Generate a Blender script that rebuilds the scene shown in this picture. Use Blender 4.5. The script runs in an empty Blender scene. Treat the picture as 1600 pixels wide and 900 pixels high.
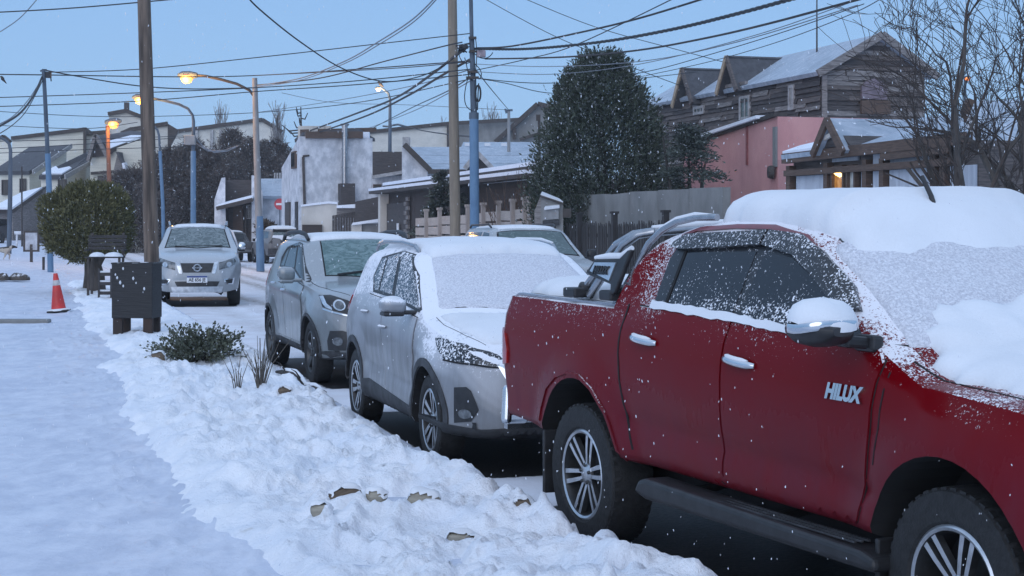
import bpy, bmesh, math, random
import numpy as np
from mathutils import Vector, Matrix, noise as mnoise
from mathutils.bvhtree import BVHTree
from mathutils.interpolate import poly_3d_calc
from mathutils.geometry import delaunay_2d_cdt

random.seed(7); np.random.seed(7)
S = bpy.context.scene
COL = S.collection
PI = math.pi
R = math.radians

# ------------------------------------------------------------------ camera, light, exposure
FPX, CX, HY, EYE = 2490.0, 800.0, 354.0, 1.744      # photo pixels, eye height over the road
cam_d = bpy.data.cameras.new('camera'); cam = bpy.data.objects.new('camera', cam_d); COL.objects.link(cam)
cam.location = (0, 0, EYE); cam.rotation_euler = (R(90), 0, 0)
cam_d.sensor_width = 36.0; cam_d.lens = 36.0*FPX/1600.0
cam_d.shift_y = -(450.0-HY)/1600.0
cam_d.clip_start = 0.1; cam_d.clip_end = 9000
S.camera = cam

SUN_EL, SUN_AZ = R(23), R(200)
w = bpy.data.worlds.new('World'); S.world = w; w.use_nodes = True
nt = w.node_tree; nt.nodes.clear()
out = nt.nodes.new('ShaderNodeOutputWorld'); bg = nt.nodes.new('ShaderNodeBackground')
sky = nt.nodes.new('ShaderNodeTexSky'); sky.sky_type = 'NISHITA'; sky.sun_disc = False
sky.sun_elevation = SUN_EL; sky.sun_rotation = SUN_AZ
# an even snow-cloud veil in front of the blue dusk sky, paler towards the horizon
veil = nt.nodes.new('ShaderNodeValToRGB')
tc = nt.nodes.new('ShaderNodeTexCoord'); sep = nt.nodes.new('ShaderNodeSeparateXYZ')
nt.links.new(tc.outputs['Generated'], sep.inputs[0])
nt.links.new(sep.outputs['Z'], veil.inputs[0])
cr = veil.color_ramp; cr.elements[0].position = 0.0; cr.elements[0].color = (3.1, 4.75, 7.2, 1)
cr.elements[1].position = 0.9; cr.elements[1].color = (5.3, 6.9, 9.7, 1)
e = cr.elements.new(0.07); e.color = (2.65, 4.55, 7.35, 1)
e = cr.elements.new(0.16); e.color = (2.3, 4.15, 7.2, 1)
mix = nt.nodes.new('ShaderNodeMix'); mix.data_type = 'RGBA'; mix.inputs[0].default_value = 0.93
nt.links.new(sky.outputs[0], mix.inputs[6]); nt.links.new(veil.outputs[0], mix.inputs[7])
nt.links.new(mix.outputs[2], bg.inputs[0]); bg.inputs[1].default_value = 0.10
nt.links.new(bg.outputs[0], out.inputs[0])

sun_d = bpy.data.lights.new('sun', 'SUN'); sun = bpy.data.objects.new('sun', sun_d); COL.objects.link(sun)
sun_d.energy = 0.95; sun_d.angle = R(60); sun_d.color = (0.95, 0.94, 1.0)
_az = R(200)                                        # behind the camera, a little to the left
_d = Vector((math.sin(_az)*math.cos(SUN_EL), math.cos(_az)*math.cos(SUN_EL), math.sin(SUN_EL)))
sun.rotation_euler = _d.to_track_quat('Z', 'Y').to_euler()

S.view_settings.view_transform = 'Standard'; S.view_settings.look = 'None'
S.view_settings.exposure = 0.29; S.view_settings.gamma = 1.0
try: S.view_settings.use_curve_mapping = False
except Exception: pass
S.render.engine = 'CYCLES'
try:
    S.cycles.use_denoising = True; S.cycles.max_bounces = 6; S.cycles.transparent_max_bounces = 8
except Exception: pass

# ------------------------------------------------------------------ scene helpers
def at(px, py, d):
    """the place at depth d metres that the photograph shows at pixel px, py"""
    return Vector(((px-CX)*d/FPX, d, EYE-(py-HY)*d/FPX))
def gx(px, d): return (px-CX)*d/FPX
def gz(py, d): return EYE-(py-HY)*d/FPX

ALONG = Vector((-0.2874, 0.9578, 0)); ACROSS = Vector((0.9578, 0.2874, 0))    # the street
STREET_ROT = math.atan2(ALONG.y, ALONG.x) - PI/2
def kerb_e(x, y): return (x-(2.75-0.3*y))*0.9578      # metres past the near kerb (+ = road)

def link(name, me, parent=None):
    o = bpy.data.objects.new(name, me); COL.objects.link(o)
    if parent is not None: o.parent = parent
    return o
def tag(o, label=None, cat=None, group=None, kind=None):
    if label: o['label'] = label
    if cat: o['category'] = cat
    if group: o['group'] = group
    if kind: o['kind'] = kind
    return o
def empty(name, loc=(0, 0, 0), rz=0.0, parent=None):
    o = link(name, None, parent); o.location = loc; o.rotation_euler = (0, 0, rz); o.empty_display_size = 0.2
    return o
def copy_tree(o, parent=None):
    c = o.copy(); COL.objects.link(c)
    if parent is not None: c.parent = parent
    for ch in list(o.children): copy_tree(ch, c)
    return c

class MB:
    """collects shapes, then links them as one mesh object"""
    def __init__(self): self.v = []; self.f = []; self.m = []
    def add(self, vs, fs, mi=0):
        n = len(self.v); self.v += [tuple(p) for p in vs]
        self.f += [tuple(i+n for i in q) for q in fs]; self.m += [mi]*len(fs)
        return self
    def box(self, c, s, rz=0.0, mi=0, rot=None):
        M = rot if rot is not None else Matrix.Rotation(rz, 3, 'Z')
        c = Vector(c); vs = []
        for z in (-.5, .5):
            for y in (-.5, .5):
                for x in (-.5, .5): vs.append(c+M @ Vector((x*s[0], y*s[1], z*s[2])))
        return self.add(vs, [(0, 2, 3, 1), (4, 5, 7, 6), (0, 1, 5, 4), (2, 6, 7, 3), (0, 4, 6, 2), (1, 3, 7, 5)], mi)
    def bar(self, a, b, wd, hg, mi=0, up=(0, 0, 1)):
        """box beam from a to b, wd across, hg along up"""
        a = Vector(a); b = Vector(b); d = (b-a); L = d.length
        if L < 1e-6: return self
        x = d/L; u = Vector(up); y = u.cross(x)
        if y.length < 1e-4: y = Vector((0, 1, 0)).cross(x)
        y.normalize(); z = x.cross(y)
        M = Matrix((x, y, z)).transposed()
        return self.box((a+b)/2, (L, wd, hg), rot=M, mi=mi)
    def tube(self, pts, rad, n=8, mi=0, cap=True):
        pts = [Vector(p) for p in pts]; k = len(pts)
        if not hasattr(rad, '__len__'): rad = [rad]*k
        vs = []; fs = []
        ref = None
        for i in range(k):
            t = (pts[min(i+1, k-1)]-pts[max(i-1, 0)])
            if t.length < 1e-9: t = Vector((0, 0, 1))
            t.normalize()
            if ref is None:
                ref = Vector((1, 0, 0)) if abs(t.x) < 0.8 else Vector((0, 1, 0))
            a = (ref-t*ref.dot(t)); a.normalize(); b = t.cross(a); ref = a
            for j in range(n):
                q = 2*PI*j/n; vs.append(pts[i]+(a*math.cos(q)+b*math.sin(q))*rad[i])
        for i in range(k-1):
            for j in range(n):
                fs.append((i*n+j, i*n+(j+1) % n, (i+1)*n+(j+1) % n, (i+1)*n+j))
        if cap:
            fs.append(tuple(reversed(range(n)))); fs.append(tuple((k-1)*n+j for j in range(n)))
        return self.add(vs, fs, mi)
    def lathe(self, prof, n=24, origin=(0, 0, 0), axis='Z', mi=0, closed=False):
        """prof: (r, h) pairs turned round an axis through origin"""
        o = Vector(origin); vs = []; fs = []; k = len(prof)
        for r, h in prof:
            for j in range(n):
                q = 2*PI*j/n; c, s = math.cos(q)*r, math.sin(q)*r
                vs.append(o+(Vector((c, s, h)) if axis == 'Z' else Vector((c, h, s)) if axis == 'Y' else Vector((h, c, s))))
        for i in range(k-1 if not closed else k):
            i2 = (i+1) % k
            for j in range(n): fs.append((i*n+j, i*n+(j+1) % n, i2*n+(j+1) % n, i2*n+j))
        return self.add(vs, fs, mi)
    def prism(self, poly, y0, y1, mi=0, frame=None):
        """poly of (x, z) swept from y0 to y1 (frame: maps (x,y,z) to a point)"""
        fr = frame or (lambda x, y, z: (x, y, z)); n = len(poly)
        vs = [fr(x, y0, z) for x, z in poly]+[fr(x, y1, z) for x, z in poly]
        fs = [tuple(range(n)), tuple(reversed(range(n, 2*n)))]
        for i in range(n): fs.append((i, i+n, (i+1) % n+n, (i+1) % n))
        return self.add(vs, fs, mi)
    def block(self, foot, z0, tops, mi=0, mtop=None):
        """footprint polygon (x,y) with its own top height at every corner"""
        n = len(foot)
        if not hasattr(tops, '__len__'): tops = [tops]*n
        vs = [(p[0], p[1], z0) for p in foot]+[(p[0], p[1], t) for p, t in zip(foot, tops)]
        fs = [(i, (i+1) % n, (i+1) % n+n, i+n) for i in range(n)]
        self.add(vs, fs+[tuple(reversed(range(n)))], mi)
        self.add(vs[n:], [tuple(range(n))], mi if mtop is None else mtop)
        return self
    def mesh(self, name, mats, smooth=None, recalc=True):
        me = bpy.data.meshes.new(name); me.from_pydata(self.v, [], self.f)
        if not isinstance(mats, (list, tuple)): mats = [mats]
        for m in mats: me.materials.append(m)
        if len(mats) > 1: me.polygons.foreach_set('material_index', self.m)
        if recalc:
            bm = bmesh.new(); bm.from_mesh(me); bmesh.ops.recalc_face_normals(bm, faces=bm.faces); bm.to_mesh(me); bm.free()
        if smooth is not None: shade(me, smooth)
        me.update(); return me
    def build(self, name, mats, parent=None, smooth=None, recalc=True):
        return link(name, self.mesh(name, mats, smooth, recalc), parent)

def shade(me, angle=40):
    n = len(me.polygons)
    me.polygons.foreach_set('use_smooth', np.ones(n, bool))
    if angle < 179: me.set_sharp_from_angle(angle=R(angle))

def bevel(o, wd=0.01, seg=2, ang=35):
    m = o.modifiers.new('bevel', 'BEVEL'); m.width = wd; m.segments = seg; m.limit_method = 'ANGLE'; m.angle_limit = R(ang)
    return o

# vectorised value noise -------------------------------------------------------------------
_P = np.random.RandomState(11).permutation(4096)
_G = np.random.RandomState(12).uniform(-1, 1, 4096)
def vnoise(x, y, z=0.0):
    x = np.asarray(x, float); y = np.asarray(y, float); z = np.asarray(z, float)+0*x
    xi, yi, zi = np.floor(x).astype(int), np.floor(y).astype(int), np.floor(z).astype(int)
    xf, yf, zf = x-xi, y-yi, z-zi
    u, v, q = [t*t*t*(t*(t*6-15)+10) for t in (xf, yf, zf)]
    def h(a, b, c): return _G[_P[(_P[(_P[a & 4095]+b) & 4095]+c) & 4095]]
    def L(a, b, t): return a+(b-a)*t
    return L(L(L(h(xi, yi, zi), h(xi+1, yi, zi), u), L(h(xi, yi+1, zi), h(xi+1, yi+1, zi), u), v),
             L(L(h(xi, yi, zi+1), h(xi+1, yi, zi+1), u), L(h(xi, yi+1, zi+1), h(xi+1, yi+1, zi+1), u), v), q)
def fbm(x, y, oct=4, z=0.0, gain=0.5):
    a, s, f = 0.0, 1.0, 1.0
    for i in range(oct):
        a = a+s*vnoise(np.asarray(x)*f+i*17.3, np.asarray(y)*f+i*9.1, z); s *= gain; f *= 2.03
    return a
def smooth01(t): t = np.clip(t, 0, 1); return t*t*(3-2*t)

def grid_mesh(name, X, Y, Z, mat, parent=None, flip=False):
    n, m = X.shape
    vs = np.stack([X, Y, Z], -1).reshape(-1, 3)
    i = np.arange(n*m).reshape(n, m)
    q = np.stack([i[:-1, :-1], i[1:, :-1], i[1:, 1:], i[:-1, 1:]], -1).reshape(-1, 4)
    if flip: q = q[:, ::-1]
    me = bpy.data.meshes.new(name)
    me.vertices.add(len(vs)); me.vertices.foreach_set('co', vs.ravel())
    me.loops.add(q.size); me.loops.foreach_set('vertex_index', q.ravel().astype(np.int32))
    me.polygons.add(len(q)); me.polygons.foreach_set('loop_start', np.arange(0, q.size, 4, dtype=np.int32))
    me.update(calc_edges=True); me.validate()
    me.polygons.foreach_set('use_smooth', np.ones(len(q), bool))
    if mat: me.materials.append(mat)
    return link(name, me, parent)
def vcol(o, name, vals):
    at_ = o.data.attributes.new(name, 'FLOAT', 'POINT'); at_.data.foreach_set('value', np.asarray(vals, np.float32).ravel())
# ------------------------------------------------------------------ materials
class NT:
    def __init__(self, name):
        self.m = bpy.data.materials.new(name); self.m.use_nodes = True
        self.t = self.m.node_tree; self.b = self.t.nodes['Principled BSDF']
    def n(self, typ, **kw):
        x = self.t.nodes.new(typ)
        for k, v in kw.items(): setattr(x, k, v)
        return x
    def l(self, a, b): self.t.links.new(a, b)
    def val(self, sock, v):
        if hasattr(v, 'is_linked') or isinstance(v, bpy.types.NodeSocket): self.l(v, sock)
        else: sock.default_value = v
    def math(self, op, a, b=0.0, c=None, clamp=False):
        x = self.n('ShaderNodeMath', operation=op, use_clamp=clamp)
        self.val(x.inputs[0], a); self.val(x.inputs[1], b)
        if c is not None: self.val(x.inputs[2], c)
        return x.outputs[0]
    def noise(self, scale, detail=3, rough=.55, coord='Object', stretch=None, dist=0.0, which=0):
        tc = self.n('ShaderNodeTexCoord'); src = tc.outputs[coord]
        if stretch:
            mp = self.n('ShaderNodeMapping'); mp.inputs['Scale'].default_value = stretch; self.l(src, mp.inputs[0]); src = mp.outputs[0]
        x = self.n('ShaderNodeTexNoise'); x.inputs['Scale'].default_value = scale; x.inputs['Detail'].default_value = detail
        x.inputs['Roughness'].default_value = rough; x.inputs['Distortion'].default_value = dist
        self.l(src, x.inputs['Vector']); return x.outputs[which]
    def ramp(self, fac, a, b, lo=0.0, hi=1.0):
        x = self.n('ShaderNodeMapRange', interpolation_type='SMOOTHSTEP', clamp=True)
        self.l(fac, x.inputs[0]) if not isinstance(fac, float) else None
        self.val(x.inputs[1], a); self.val(x.inputs[2], b); self.val(x.inputs[3], lo); self.val(x.inputs[4], hi)
        return x.outputs[0]
    def mix(self, f, a, b):
        x = self.n('ShaderNodeMix', data_type='RGBA')
        self.val(x.inputs[0], f)
        for i, v in ((6, a), (7, b)):
            if isinstance(v, bpy.types.NodeSocket): self.l(v, x.inputs[i])
            else: x.inputs[i].default_value = tuple(v)+(1,) if len(v) == 3 else v
        return x.outputs[2]
    def pos(self, coord='Object'):
        tc = self.n('ShaderNodeTexCoord'); s = self.n('ShaderNodeSeparateXYZ'); self.l(tc.outputs[coord], s.inputs[0]); return s.outputs
    def nz(self):
        g = self.n('ShaderNodeNewGeometry'); s = self.n('ShaderNodeSeparateXYZ'); self.l(g.outputs['Normal'], s.inputs[0]); return s.outputs['Z']
    def bump(self, h, strength=.4, dist=.02):
        x = self.n('ShaderNodeBump'); x.inputs['Strength'].default_value = strength; x.inputs['Distance'].default_value = dist
        self.l(h, x.inputs['Height']); self.l(x.outputs[0], self.b.inputs['Normal'])
    def set(self, **kw):
        names = dict(base='Base Color', rough='Roughness', metal='Metallic', coat='Coat Weight', coatr='Coat Roughness', spec='Specular IOR Level',
                     emit='Emission Color', estr='Emission Strength', alpha='Alpha', trans='Transmission Weight', ior='IOR',
                     sss='Subsurface Weight', sheen='Sheen Weight')
        for k, v in kw.items():
            s = self.b.inputs[names[k]]
            if isinstance(v, bpy.types.NodeSocket): self.l(v, s)
            elif isinstance(v, (tuple, list)): s.default_value = tuple(v)+((1,) if len(v) == 3 else ())
            else: s.default_value = v
        return self

def plain(name, col, rough=.6, metal=0.0, vary=.25, scale=6, bump=0.0, bscale=40, **kw):
    """one colour with uneven tone and a little relief"""
    k = NT(name); f = k.noise(scale, 4)
    lo = tuple(c*(1-vary) for c in col); hi = tuple(min(1, c*(1+vary)) for c in col)
    k.set(base=k.mix(k.ramp(f, .3, .7), lo, hi), rough=rough, metal=metal, **kw)
    if bump: k.bump(k.noise(bscale, 4), bump, .02)
    return k.m

def weathered(name, col, col2, rough=.8, scale=3, stretch=(1, 1, 8), bump=.4, snow=0.0):
    """streaky weathered surface (wood, render); snow = how much settles on what faces up"""
    k = NT(name); f = k.noise(scale, 6, .6, stretch=stretch); g = k.noise(scale*.35, 3)
    c = k.mix(k.ramp(f, .32, .68), col, col2)
    c = k.mix(k.ramp(g, .45, .8, 0, .45), c, tuple(x*.6 for x in col))
    if snow:
        s = k.math('MULTIPLY', k.ramp(k.nz(), .35, .8), k.ramp(k.noise(9, 3), .72-snow*.67, .84-snow*.67)); c = k.mix(s, c, (.78, .80, .84))
    k.set(base=c, rough=rough); k.bump(f, bump, .02); return k.m

def glaze(name, col, rough=.08, speck=0.0, sscale=60, smear=0.0, film=(.75, .78, .82), spec=.5, zg=None):
    """window: dark gloss, with snow specks (speck) and a smeared frost film (smear)"""
    k = NT(name); c = col; r = rough
    if smear:
        sm = k.math('MULTIPLY', k.ramp(k.noise(7, 5, .65, stretch=(1, 1, 2.2), dist=1.2), .38, .72), smear); c = k.mix(sm, c, film)
        r = k.math('ADD', k.math('MULTIPLY', sm, .6), rough)
    if speck:
        f = k.noise(sscale, 2.5, .6, dist=.5); g = k.noise(5, 3)
        z = k.math('ADD', f, k.math('MULTIPLY', k.math('SUBTRACT', g, .5), .35))
        if zg: z = k.math('ADD', z, k.ramp(k.pos()[2], zg[0], zg[1], -.05, .085))
        s = k.ramp(z, .78-speck*.5, .84-speck*.5); c = k.mix(s, c, (.80, .81, .85))
        r = k.math('ADD', k.math('MULTIPLY', s, .7), r, clamp=True)
        k.bump(k.math('MULTIPLY', s, 1.0), .5, .004)
    k.set(base=c, rough=r, spec=spec); return k.m

def paint(name, col, rough=.28, coat=.5, z0=.9, z1=1.35, side=.3, up=.75, fscale=85, grime_sheen=.25, grime_sheen_col=(.10, .09, .09), metal=0.0, film=0.0, spec=.5, nz0=.08):
    """car paint with flakes of snow that thicken towards the shoulders (z0..z1) and on faces that look up"""
    k = NT(name); p = k.pos(); z = p[2]; nz = k.nz()
    d = k.math('MULTIPLY', k.ramp(z, z0, z1), side)
    d = k.math('ADD', d, k.math('MULTIPLY', k.ramp(nz, nz0, nz0+.5), up))
    big = k.noise(3.0, 3)
    d = k.math('MULTIPLY', d, k.ramp(big, .25, .65, .35, 1.15))
    f = k.noise(fscale, 2.2, .6, dist=.4); f2 = k.noise(fscale*.42, 2, .5)
    f = k.math('MULTIPLY_ADD', f2, .35, k.math('MULTIPLY', f, .65))
    lo = k.math('SUBTRACT', .70, k.math('MULTIPLY', d, .42))
    s = k.math('MULTIPLY', k.ramp(f, lo, k.math('ADD', lo, .12)), .9)
    base = col
    if grime_sheen:
        gr = k.math('MULTIPLY', k.ramp(z, 1.12, .72), k.ramp(k.noise(7, 5, .65, stretch=(1, 1, .16)), .25, .72, .25, 1.0)); gr = k.math('MULTIPLY', gr, grime_sheen)  # streaky dirt low down; on the red pickup also a painted snow reflection
        base = k.mix(gr, col, grime_sheen_col)
    rr = rough
    if grime_sheen: rr = k.math('ADD', k.math('MULTIPLY', gr, .45), rough)
    if film:
        fm = k.math('MULTIPLY', k.ramp(nz, .0, .5), film); base = k.mix(fm, base, (.72, .74, .80)); rr = k.math('ADD', rr, k.math('MULTIPLY', fm, .5))
    base = k.mix(s, base, (.82, .83, .87))
    rr = k.math('ADD', k.math('MULTIPLY', s, .6), rr, clamp=True)
    k.set(spec=spec, base=base, rough=rr, coat=k.math('MULTIPLY', k.math('SUBTRACT', 1.0, s), coat), coatr=.12, metal=k.math('MULTIPLY', k.math('SUBTRACT', 1.0, s), metal))
    k.bump(s, .35, .004); return k.m

def snow_mat(name, col=(.80, .83, .90), dirt=0.0, bscale=60, bstr=.35, grit=0.0, dcol=(.42, .38, .34)):
    k = NT(name); a = k.noise(2.2, 5); c = k.mix(k.ramp(a, .3, .7), tuple(x*.93 for x in col), col)
    if dirt: c = k.mix(k.math('MULTIPLY', k.ramp(k.noise(1.1, 6, .65), .52, .72), dirt), c, dcol)
    if grit: c = k.mix(k.math('MULTIPLY', k.ramp(k.noise(34, 3), .68, .74), grit), c, (.25, .22, .2))
    k.set(base=c, rough=.75, sss=.0, spec=.25)
    k.bump(k.noise(bscale, 5, .6), bstr, .01); return k.m

M = {}
M['snow'] = snow_mat('fresh snow')
M['car_snow'] = snow_mat('snow lying on a car', (.73, .75, .785), bscale=90, bstr=.25)
def crust_mat(name, a, b):
    k = NT(name); f = k.noise(75, 4, .65, dist=.6); g = k.noise(5, 3)
    c = k.mix(k.ramp(f, .38, .62), a, b); c = k.mix(k.math('MULTIPLY', k.ramp(g, .5, .75), .4), c, b)
    k.set(base=c, rough=.75, spec=.3); k.bump(f, .9, .012); return k.m
M['frost'] = snow_mat('granular snow crust on glass', (.60, .60, .66), bscale=130, bstr=.9)
M['crust'] = crust_mat('thin snow crust on glass', (.56, .565, .62), (.76, .77, .82))
M['hilux_paint'] = paint('red pickup paint', (.135, .0010, .0036), rough=.18, coat=.05, z0=.95, z1=1.42, side=.37, up=.55, nz0=.30, fscale=115, grime_sheen=.6, grime_sheen_col=(.105, .020, .034), spec=.10)  # pinkish lower doors: dirt plus the snow's reflection put into the colour
M['hilux_clean'] = plain('red roof edge paint', (.15, .003, .008), .3, vary=.2, coat=.3)
M['kicks_paint'] = paint('white crossover paint', (.235, .25, .275), rough=.28, coat=.35, z0=.55, z1=1.25, side=.22, up=.8, fscale=60, grime_sheen=.7, grime_sheen_col=(.13, .13, .135), film=.5)
M['tracker_paint'] = paint('silver grey crossover paint', (.165, .187, .197), rough=.25, coat=.8, z0=.8, z1=1.5, side=.05, up=.22, fscale=60, grime_sheen=.55, grime_sheen_col=(.09, .09, .09), metal=.1, film=.18)
M['navara_paint'] = paint('silver pickup paint', (.30, .325, .35), rough=.25, coat=.8, z0=1, z1=1.5, side=.02, up=.25, fscale=60, grime_sheen=.3, metal=.15, film=.2)
M['jeep_paint'] = paint('greenish grey car paint', (.21, .225, .22), rough=.35, coat=.4, side=.02, up=.4, grime_sheen=.3, metal=.2, film=.25)
M['far_grey_paint'] = paint('dirty grey car paint', (.17, .165, .165), rough=.5, coat=.2, side=.05, up=.3, grime_sheen=.6)
M['far_dark_paint'] = paint('dark pickup paint', (.028, .028, .032), rough=.4, coat=.4, side=.02, up=.3, grime_sheen=.3)
M['far_white_paint'] = paint('white car paint', (.6, .62, .66), rough=.4, coat=.3, side=.02, up=.4)
M['tyre'] = plain('tyre rubber', (.014, .014, .015), .75, vary=.4, scale=30, bump=.3, bscale=90)
M['black_plastic'] = plain('black plastic trim', (.018, .018, .02), .5, vary=.3, scale=15)
M['cladding'] = plain('grey plastic cladding with road dirt', (.035, .036, .04), .65, vary=.5, scale=9)
M['under'] = plain('dark underbody', (.008, .008, .009), .9)
M['chrome'] = plain('chrome', (.62, .64, .67), .14, metal=1.0, vary=.08)
M['alloy'] = plain('machined alloy', (.52, .54, .57), .30, metal=.85, vary=.15, scale=12)
M['dark_alloy'] = plain('dark painted alloy', (.05, .052, .055), .4, metal=.5, vary=.3, scale=12)
M['steel_tube'] = plain('satin steel tube', (.36, .37, .39), .25, metal=.85, vary=.12, scale=20)
M['hilux_glass'] = glaze('dark side glass with snow flecks', (.006, .008, .012), .06, speck=.31, sscale=75, zg=(1.52, 1.34))
M['hilux_pillar'] = glaze('black pillar trim with snow flecks', (.010, .010, .012), .35, speck=.30, sscale=85)
M['visor'] = glaze('smoked rain visor under snow', (.02, .021, .024), .3, speck=.45, sscale=85)
M['kicks_glass'] = glaze('side glass under snow specks', (.02, .024, .03), .15, speck=.50, sscale=55)
M['tracker_glass'] = glaze('dark greenish side glass', (.016, .024, .026), .06, speck=.10, sscale=60)
M['tracker_shield'] = glaze('green tinted windscreen with frost', (.045, .105, .105), .18, smear=.55, film=(.30, .40, .41))
M['navara_shield'] = glaze('frosty windscreen', (.07, .10, .105), .2, smear=.55, film=(.33, .37, .38))
M['jeep_shield'] = glaze('greenish windscreen', (.05, .085, .085), .15, smear=.3, film=(.2, .26, .27))
M['dark_glass'] = glaze('dark glass', (.012, .015, .018), .08)
M['head_glass'] = plain('clear lamp lens over dark bowl', (.10, .11, .12), .08, vary=.5, scale=14, coat=.8)
M['lamp_bright'] = plain('lamp reflector', (.55, .57, .6), .12, metal=.8)
M['tail_red'] = plain('red tail lamp lens', (.30, .012, .012), .15, vary=.3, coat=.8)
M['amber'] = plain('amber lens', (.5, .16, .02), .2, coat=.6)
M['white'] = plain('white paint on a plate', (.72, .73, .75), .45, vary=.06)
M['ink'] = plain('black lettering', (.012, .012, .014), .5)
M['plate_blue'] = plain('blue plate band', (.02, .05, .22), .45)
# ------------------------------------------------------------------ the street and its snow
# rear axle on the ground (x, y), heading, length ahead and behind the rear axle, half width
def car_pose(rx, ry, hx, hy):
    a = math.atan2(hy, hx); return (rx, ry, a)
_hR = Vector((0.4065, -0.9137)); _hN = Vector((_hR.y, -_hR.x))       # pickup: forward, and its right side
HILUX = (0.3684-_hN.x*0.92, 8.7368-_hN.y*0.92, math.atan2(_hR.y, _hR.x))
_k = Vector((0.2972, -0.9548)); _kn = Vector((_k.y, -_k.x))
KICKS = (-1.3977-_kn.x*0.87, 14.1477-_kn.y*0.87, math.atan2(_k.y, _k.x))
_t = Vector((0.318, -0.948)); _tn = Vector((_t.y, -_t.x))
TRACKER = (-3.07-_tn.x*0.875, 20.24-_tn.y*0.875, math.atan2(_t.y, _t.x))
_n = Vector((0.185, -0.983)); _nn = Vector((_n.y, -_n.x))
NAVARA_F = Vector((gx(308, 34.6), 34.6)); NAVARA_R = NAVARA_F-_n*4.05
NAVARA = (NAVARA_R.x, NAVARA_R.y, math.atan2(_n.y, _n.x))
_j = Vector((0.27, -0.963))
JEEP_R = Vector((gx(884, 27.6), 27.6))-_j*3.6
JEEP = (JEEP_R.x, JEEP_R.y, math.atan2(_j.y, _j.x))
FOOT = [(HILUX, 4.1, 1.25, .98), (KICKS, 3.45, .85, .92), (TRACKER, 3.4, .85, .92), (NAVARA, 4.1, 1.2, .95), (JEEP, 3.5, .95, .95)]

def edge_e(y): return np.interp(y, [5, 6.2, 7.3, 8.9, 10.5, 11.8, 14, 16, 19, 22, 26], [.46, .36, .22, .06, .05, -.04, -.05, .02, .06, .12, .0])
def rise(x, y):
    e = kerb_e(x, y)
    return np.clip((y-30)*.0105, 0, .98)*smooth01((-e-.4)/3.0)
def pave_h(x, y): return .13+rise(x, y)
def worley(x, y):
    xi, yi = np.floor(x).astype(int), np.floor(y).astype(int); f1 = np.full(np.shape(x), 9.0); f2 = f1.copy(); rr = np.zeros(np.shape(x))
    for dx in (-1, 0, 1):
        for dy in (-1, 0, 1):
            a, b = xi+dx, yi+dy; h = _P[(_P[a & 4095]+b) & 4095]; px = a+.5+.45*_G[h]; py = b+.5+.45*_G[(h+77) & 4095]
            d = np.hypot(x-px, y-py); nr = d < f1; f2 = np.where(nr, f1, np.minimum(f2, d)); rr = np.where(nr, _G[(h+191) & 4095], rr); f1 = np.where(nr, d, f1)
    return f1, f2, rr
def bank_h(x, y):
    e = kerb_e(x, y); ee = edge_e(y)
    t = ee-e                                            # metres in from the road edge of the bank
    prof = .105*smooth01((t+.02)/.22)*(1-.40*smooth01((t-.35)/.75))*(1-smooth01((t-1.30)/.65))
    inside = smooth01((t+.04)/.14)*(1-smooth01((t-1.25)/.65))
    far = 1-.55*smooth01((y-17)/8)
    wx = x+.12*vnoise(x*2.1, y*2.1+9); wy = y+.15*vnoise(x*2.1+7, y*2.1)
    n1 = fbm(x*1.4, y*1.4, 3)*.042
    b = 1-np.abs(vnoise(wx*3.9+3, wy*3.1))*2.4; b2 = 1-np.abs(vnoise(wx*8.3, wy*6.7+5))*2.2
    c0 = vnoise(wx*5.5+11, wy*4.1+2); clump = np.where(c0 > .12, np.sqrt(np.clip(c0-.12, 0, 1)), 0)
    dent = np.clip(vnoise(wx*3.2+40, wy*2.4)-.28, 0, 1)
    lump = b*.027+b2*.018+clump*.050-dent*.11+fbm(x*13, y*11, 3)*.013
    f1, f2, rr = worley(wx*5.2+.6*vnoise(x*7, y*7), wy*4.2)
    g1, g2, rq = worley(wx*10.5+.5*vnoise(x*13, y*13), wy*8.5)
    lump = lump+np.clip(rr+.35, 0, 1.2)*.030*smooth01((f2-f1)/.28)*smooth01((.62-f1)/.5)+np.clip(rq+.2, 0, 1)*.034*smooth01((g2-g1)/.3)
    h = prof-.015+inside*(n1+lump)*far
    drop = -.34*smooth01((-t+.02+.05*vnoise(x*4, y*4))/.17)
    return np.where(t > -.4, h, 0)+drop
def ground_at(x, y):
    """height of what one stands on at x, y (scalar)"""
    e = kerb_e(x, y)
    if e < edge_e(y)-.02: return float(pave_h(np.array(x), np.array(y))+max(0, float(bank_h(np.array(float(x)), np.array(float(y))))))
    return 0.13 if e > 8.6 else 0.0

def ygrid(y0, y1, a, b):
    ys = [y0]
    while ys[-1] < y1: ys.append(ys[-1]+a+b*(ys[-1]-y0))
    return np.array(ys)
def strip(name, es, ys, hfun, mat, attrs=None):
    E_, Y_ = np.meshgrid(es, ys, indexing='ij'); X_ = E_/.9578+2.75-.3*Y_
    o = grid_mesh(name, X_, Y_, hfun(X_, Y_), mat)
    tag(o, kind='structure')
    if attrs:
        for k, fn in attrs.items(): vcol(o, k, fn(X_, Y_))
    return o

# snow-covered country to the horizon, a little under everything
gm = snow_mat('far snow', (.74, .77, .83), dirt=.3)
a_ = np.concatenate([-np.geomspace(6000, 8, 26), np.geomspace(8, 6000, 26)])
GX, GY = np.meshgrid(a_, a_+40, indexing='ij')
tag(grid_mesh('ground', GX, GY, np.full_like(GX, -.12), gm), kind='structure')

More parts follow.
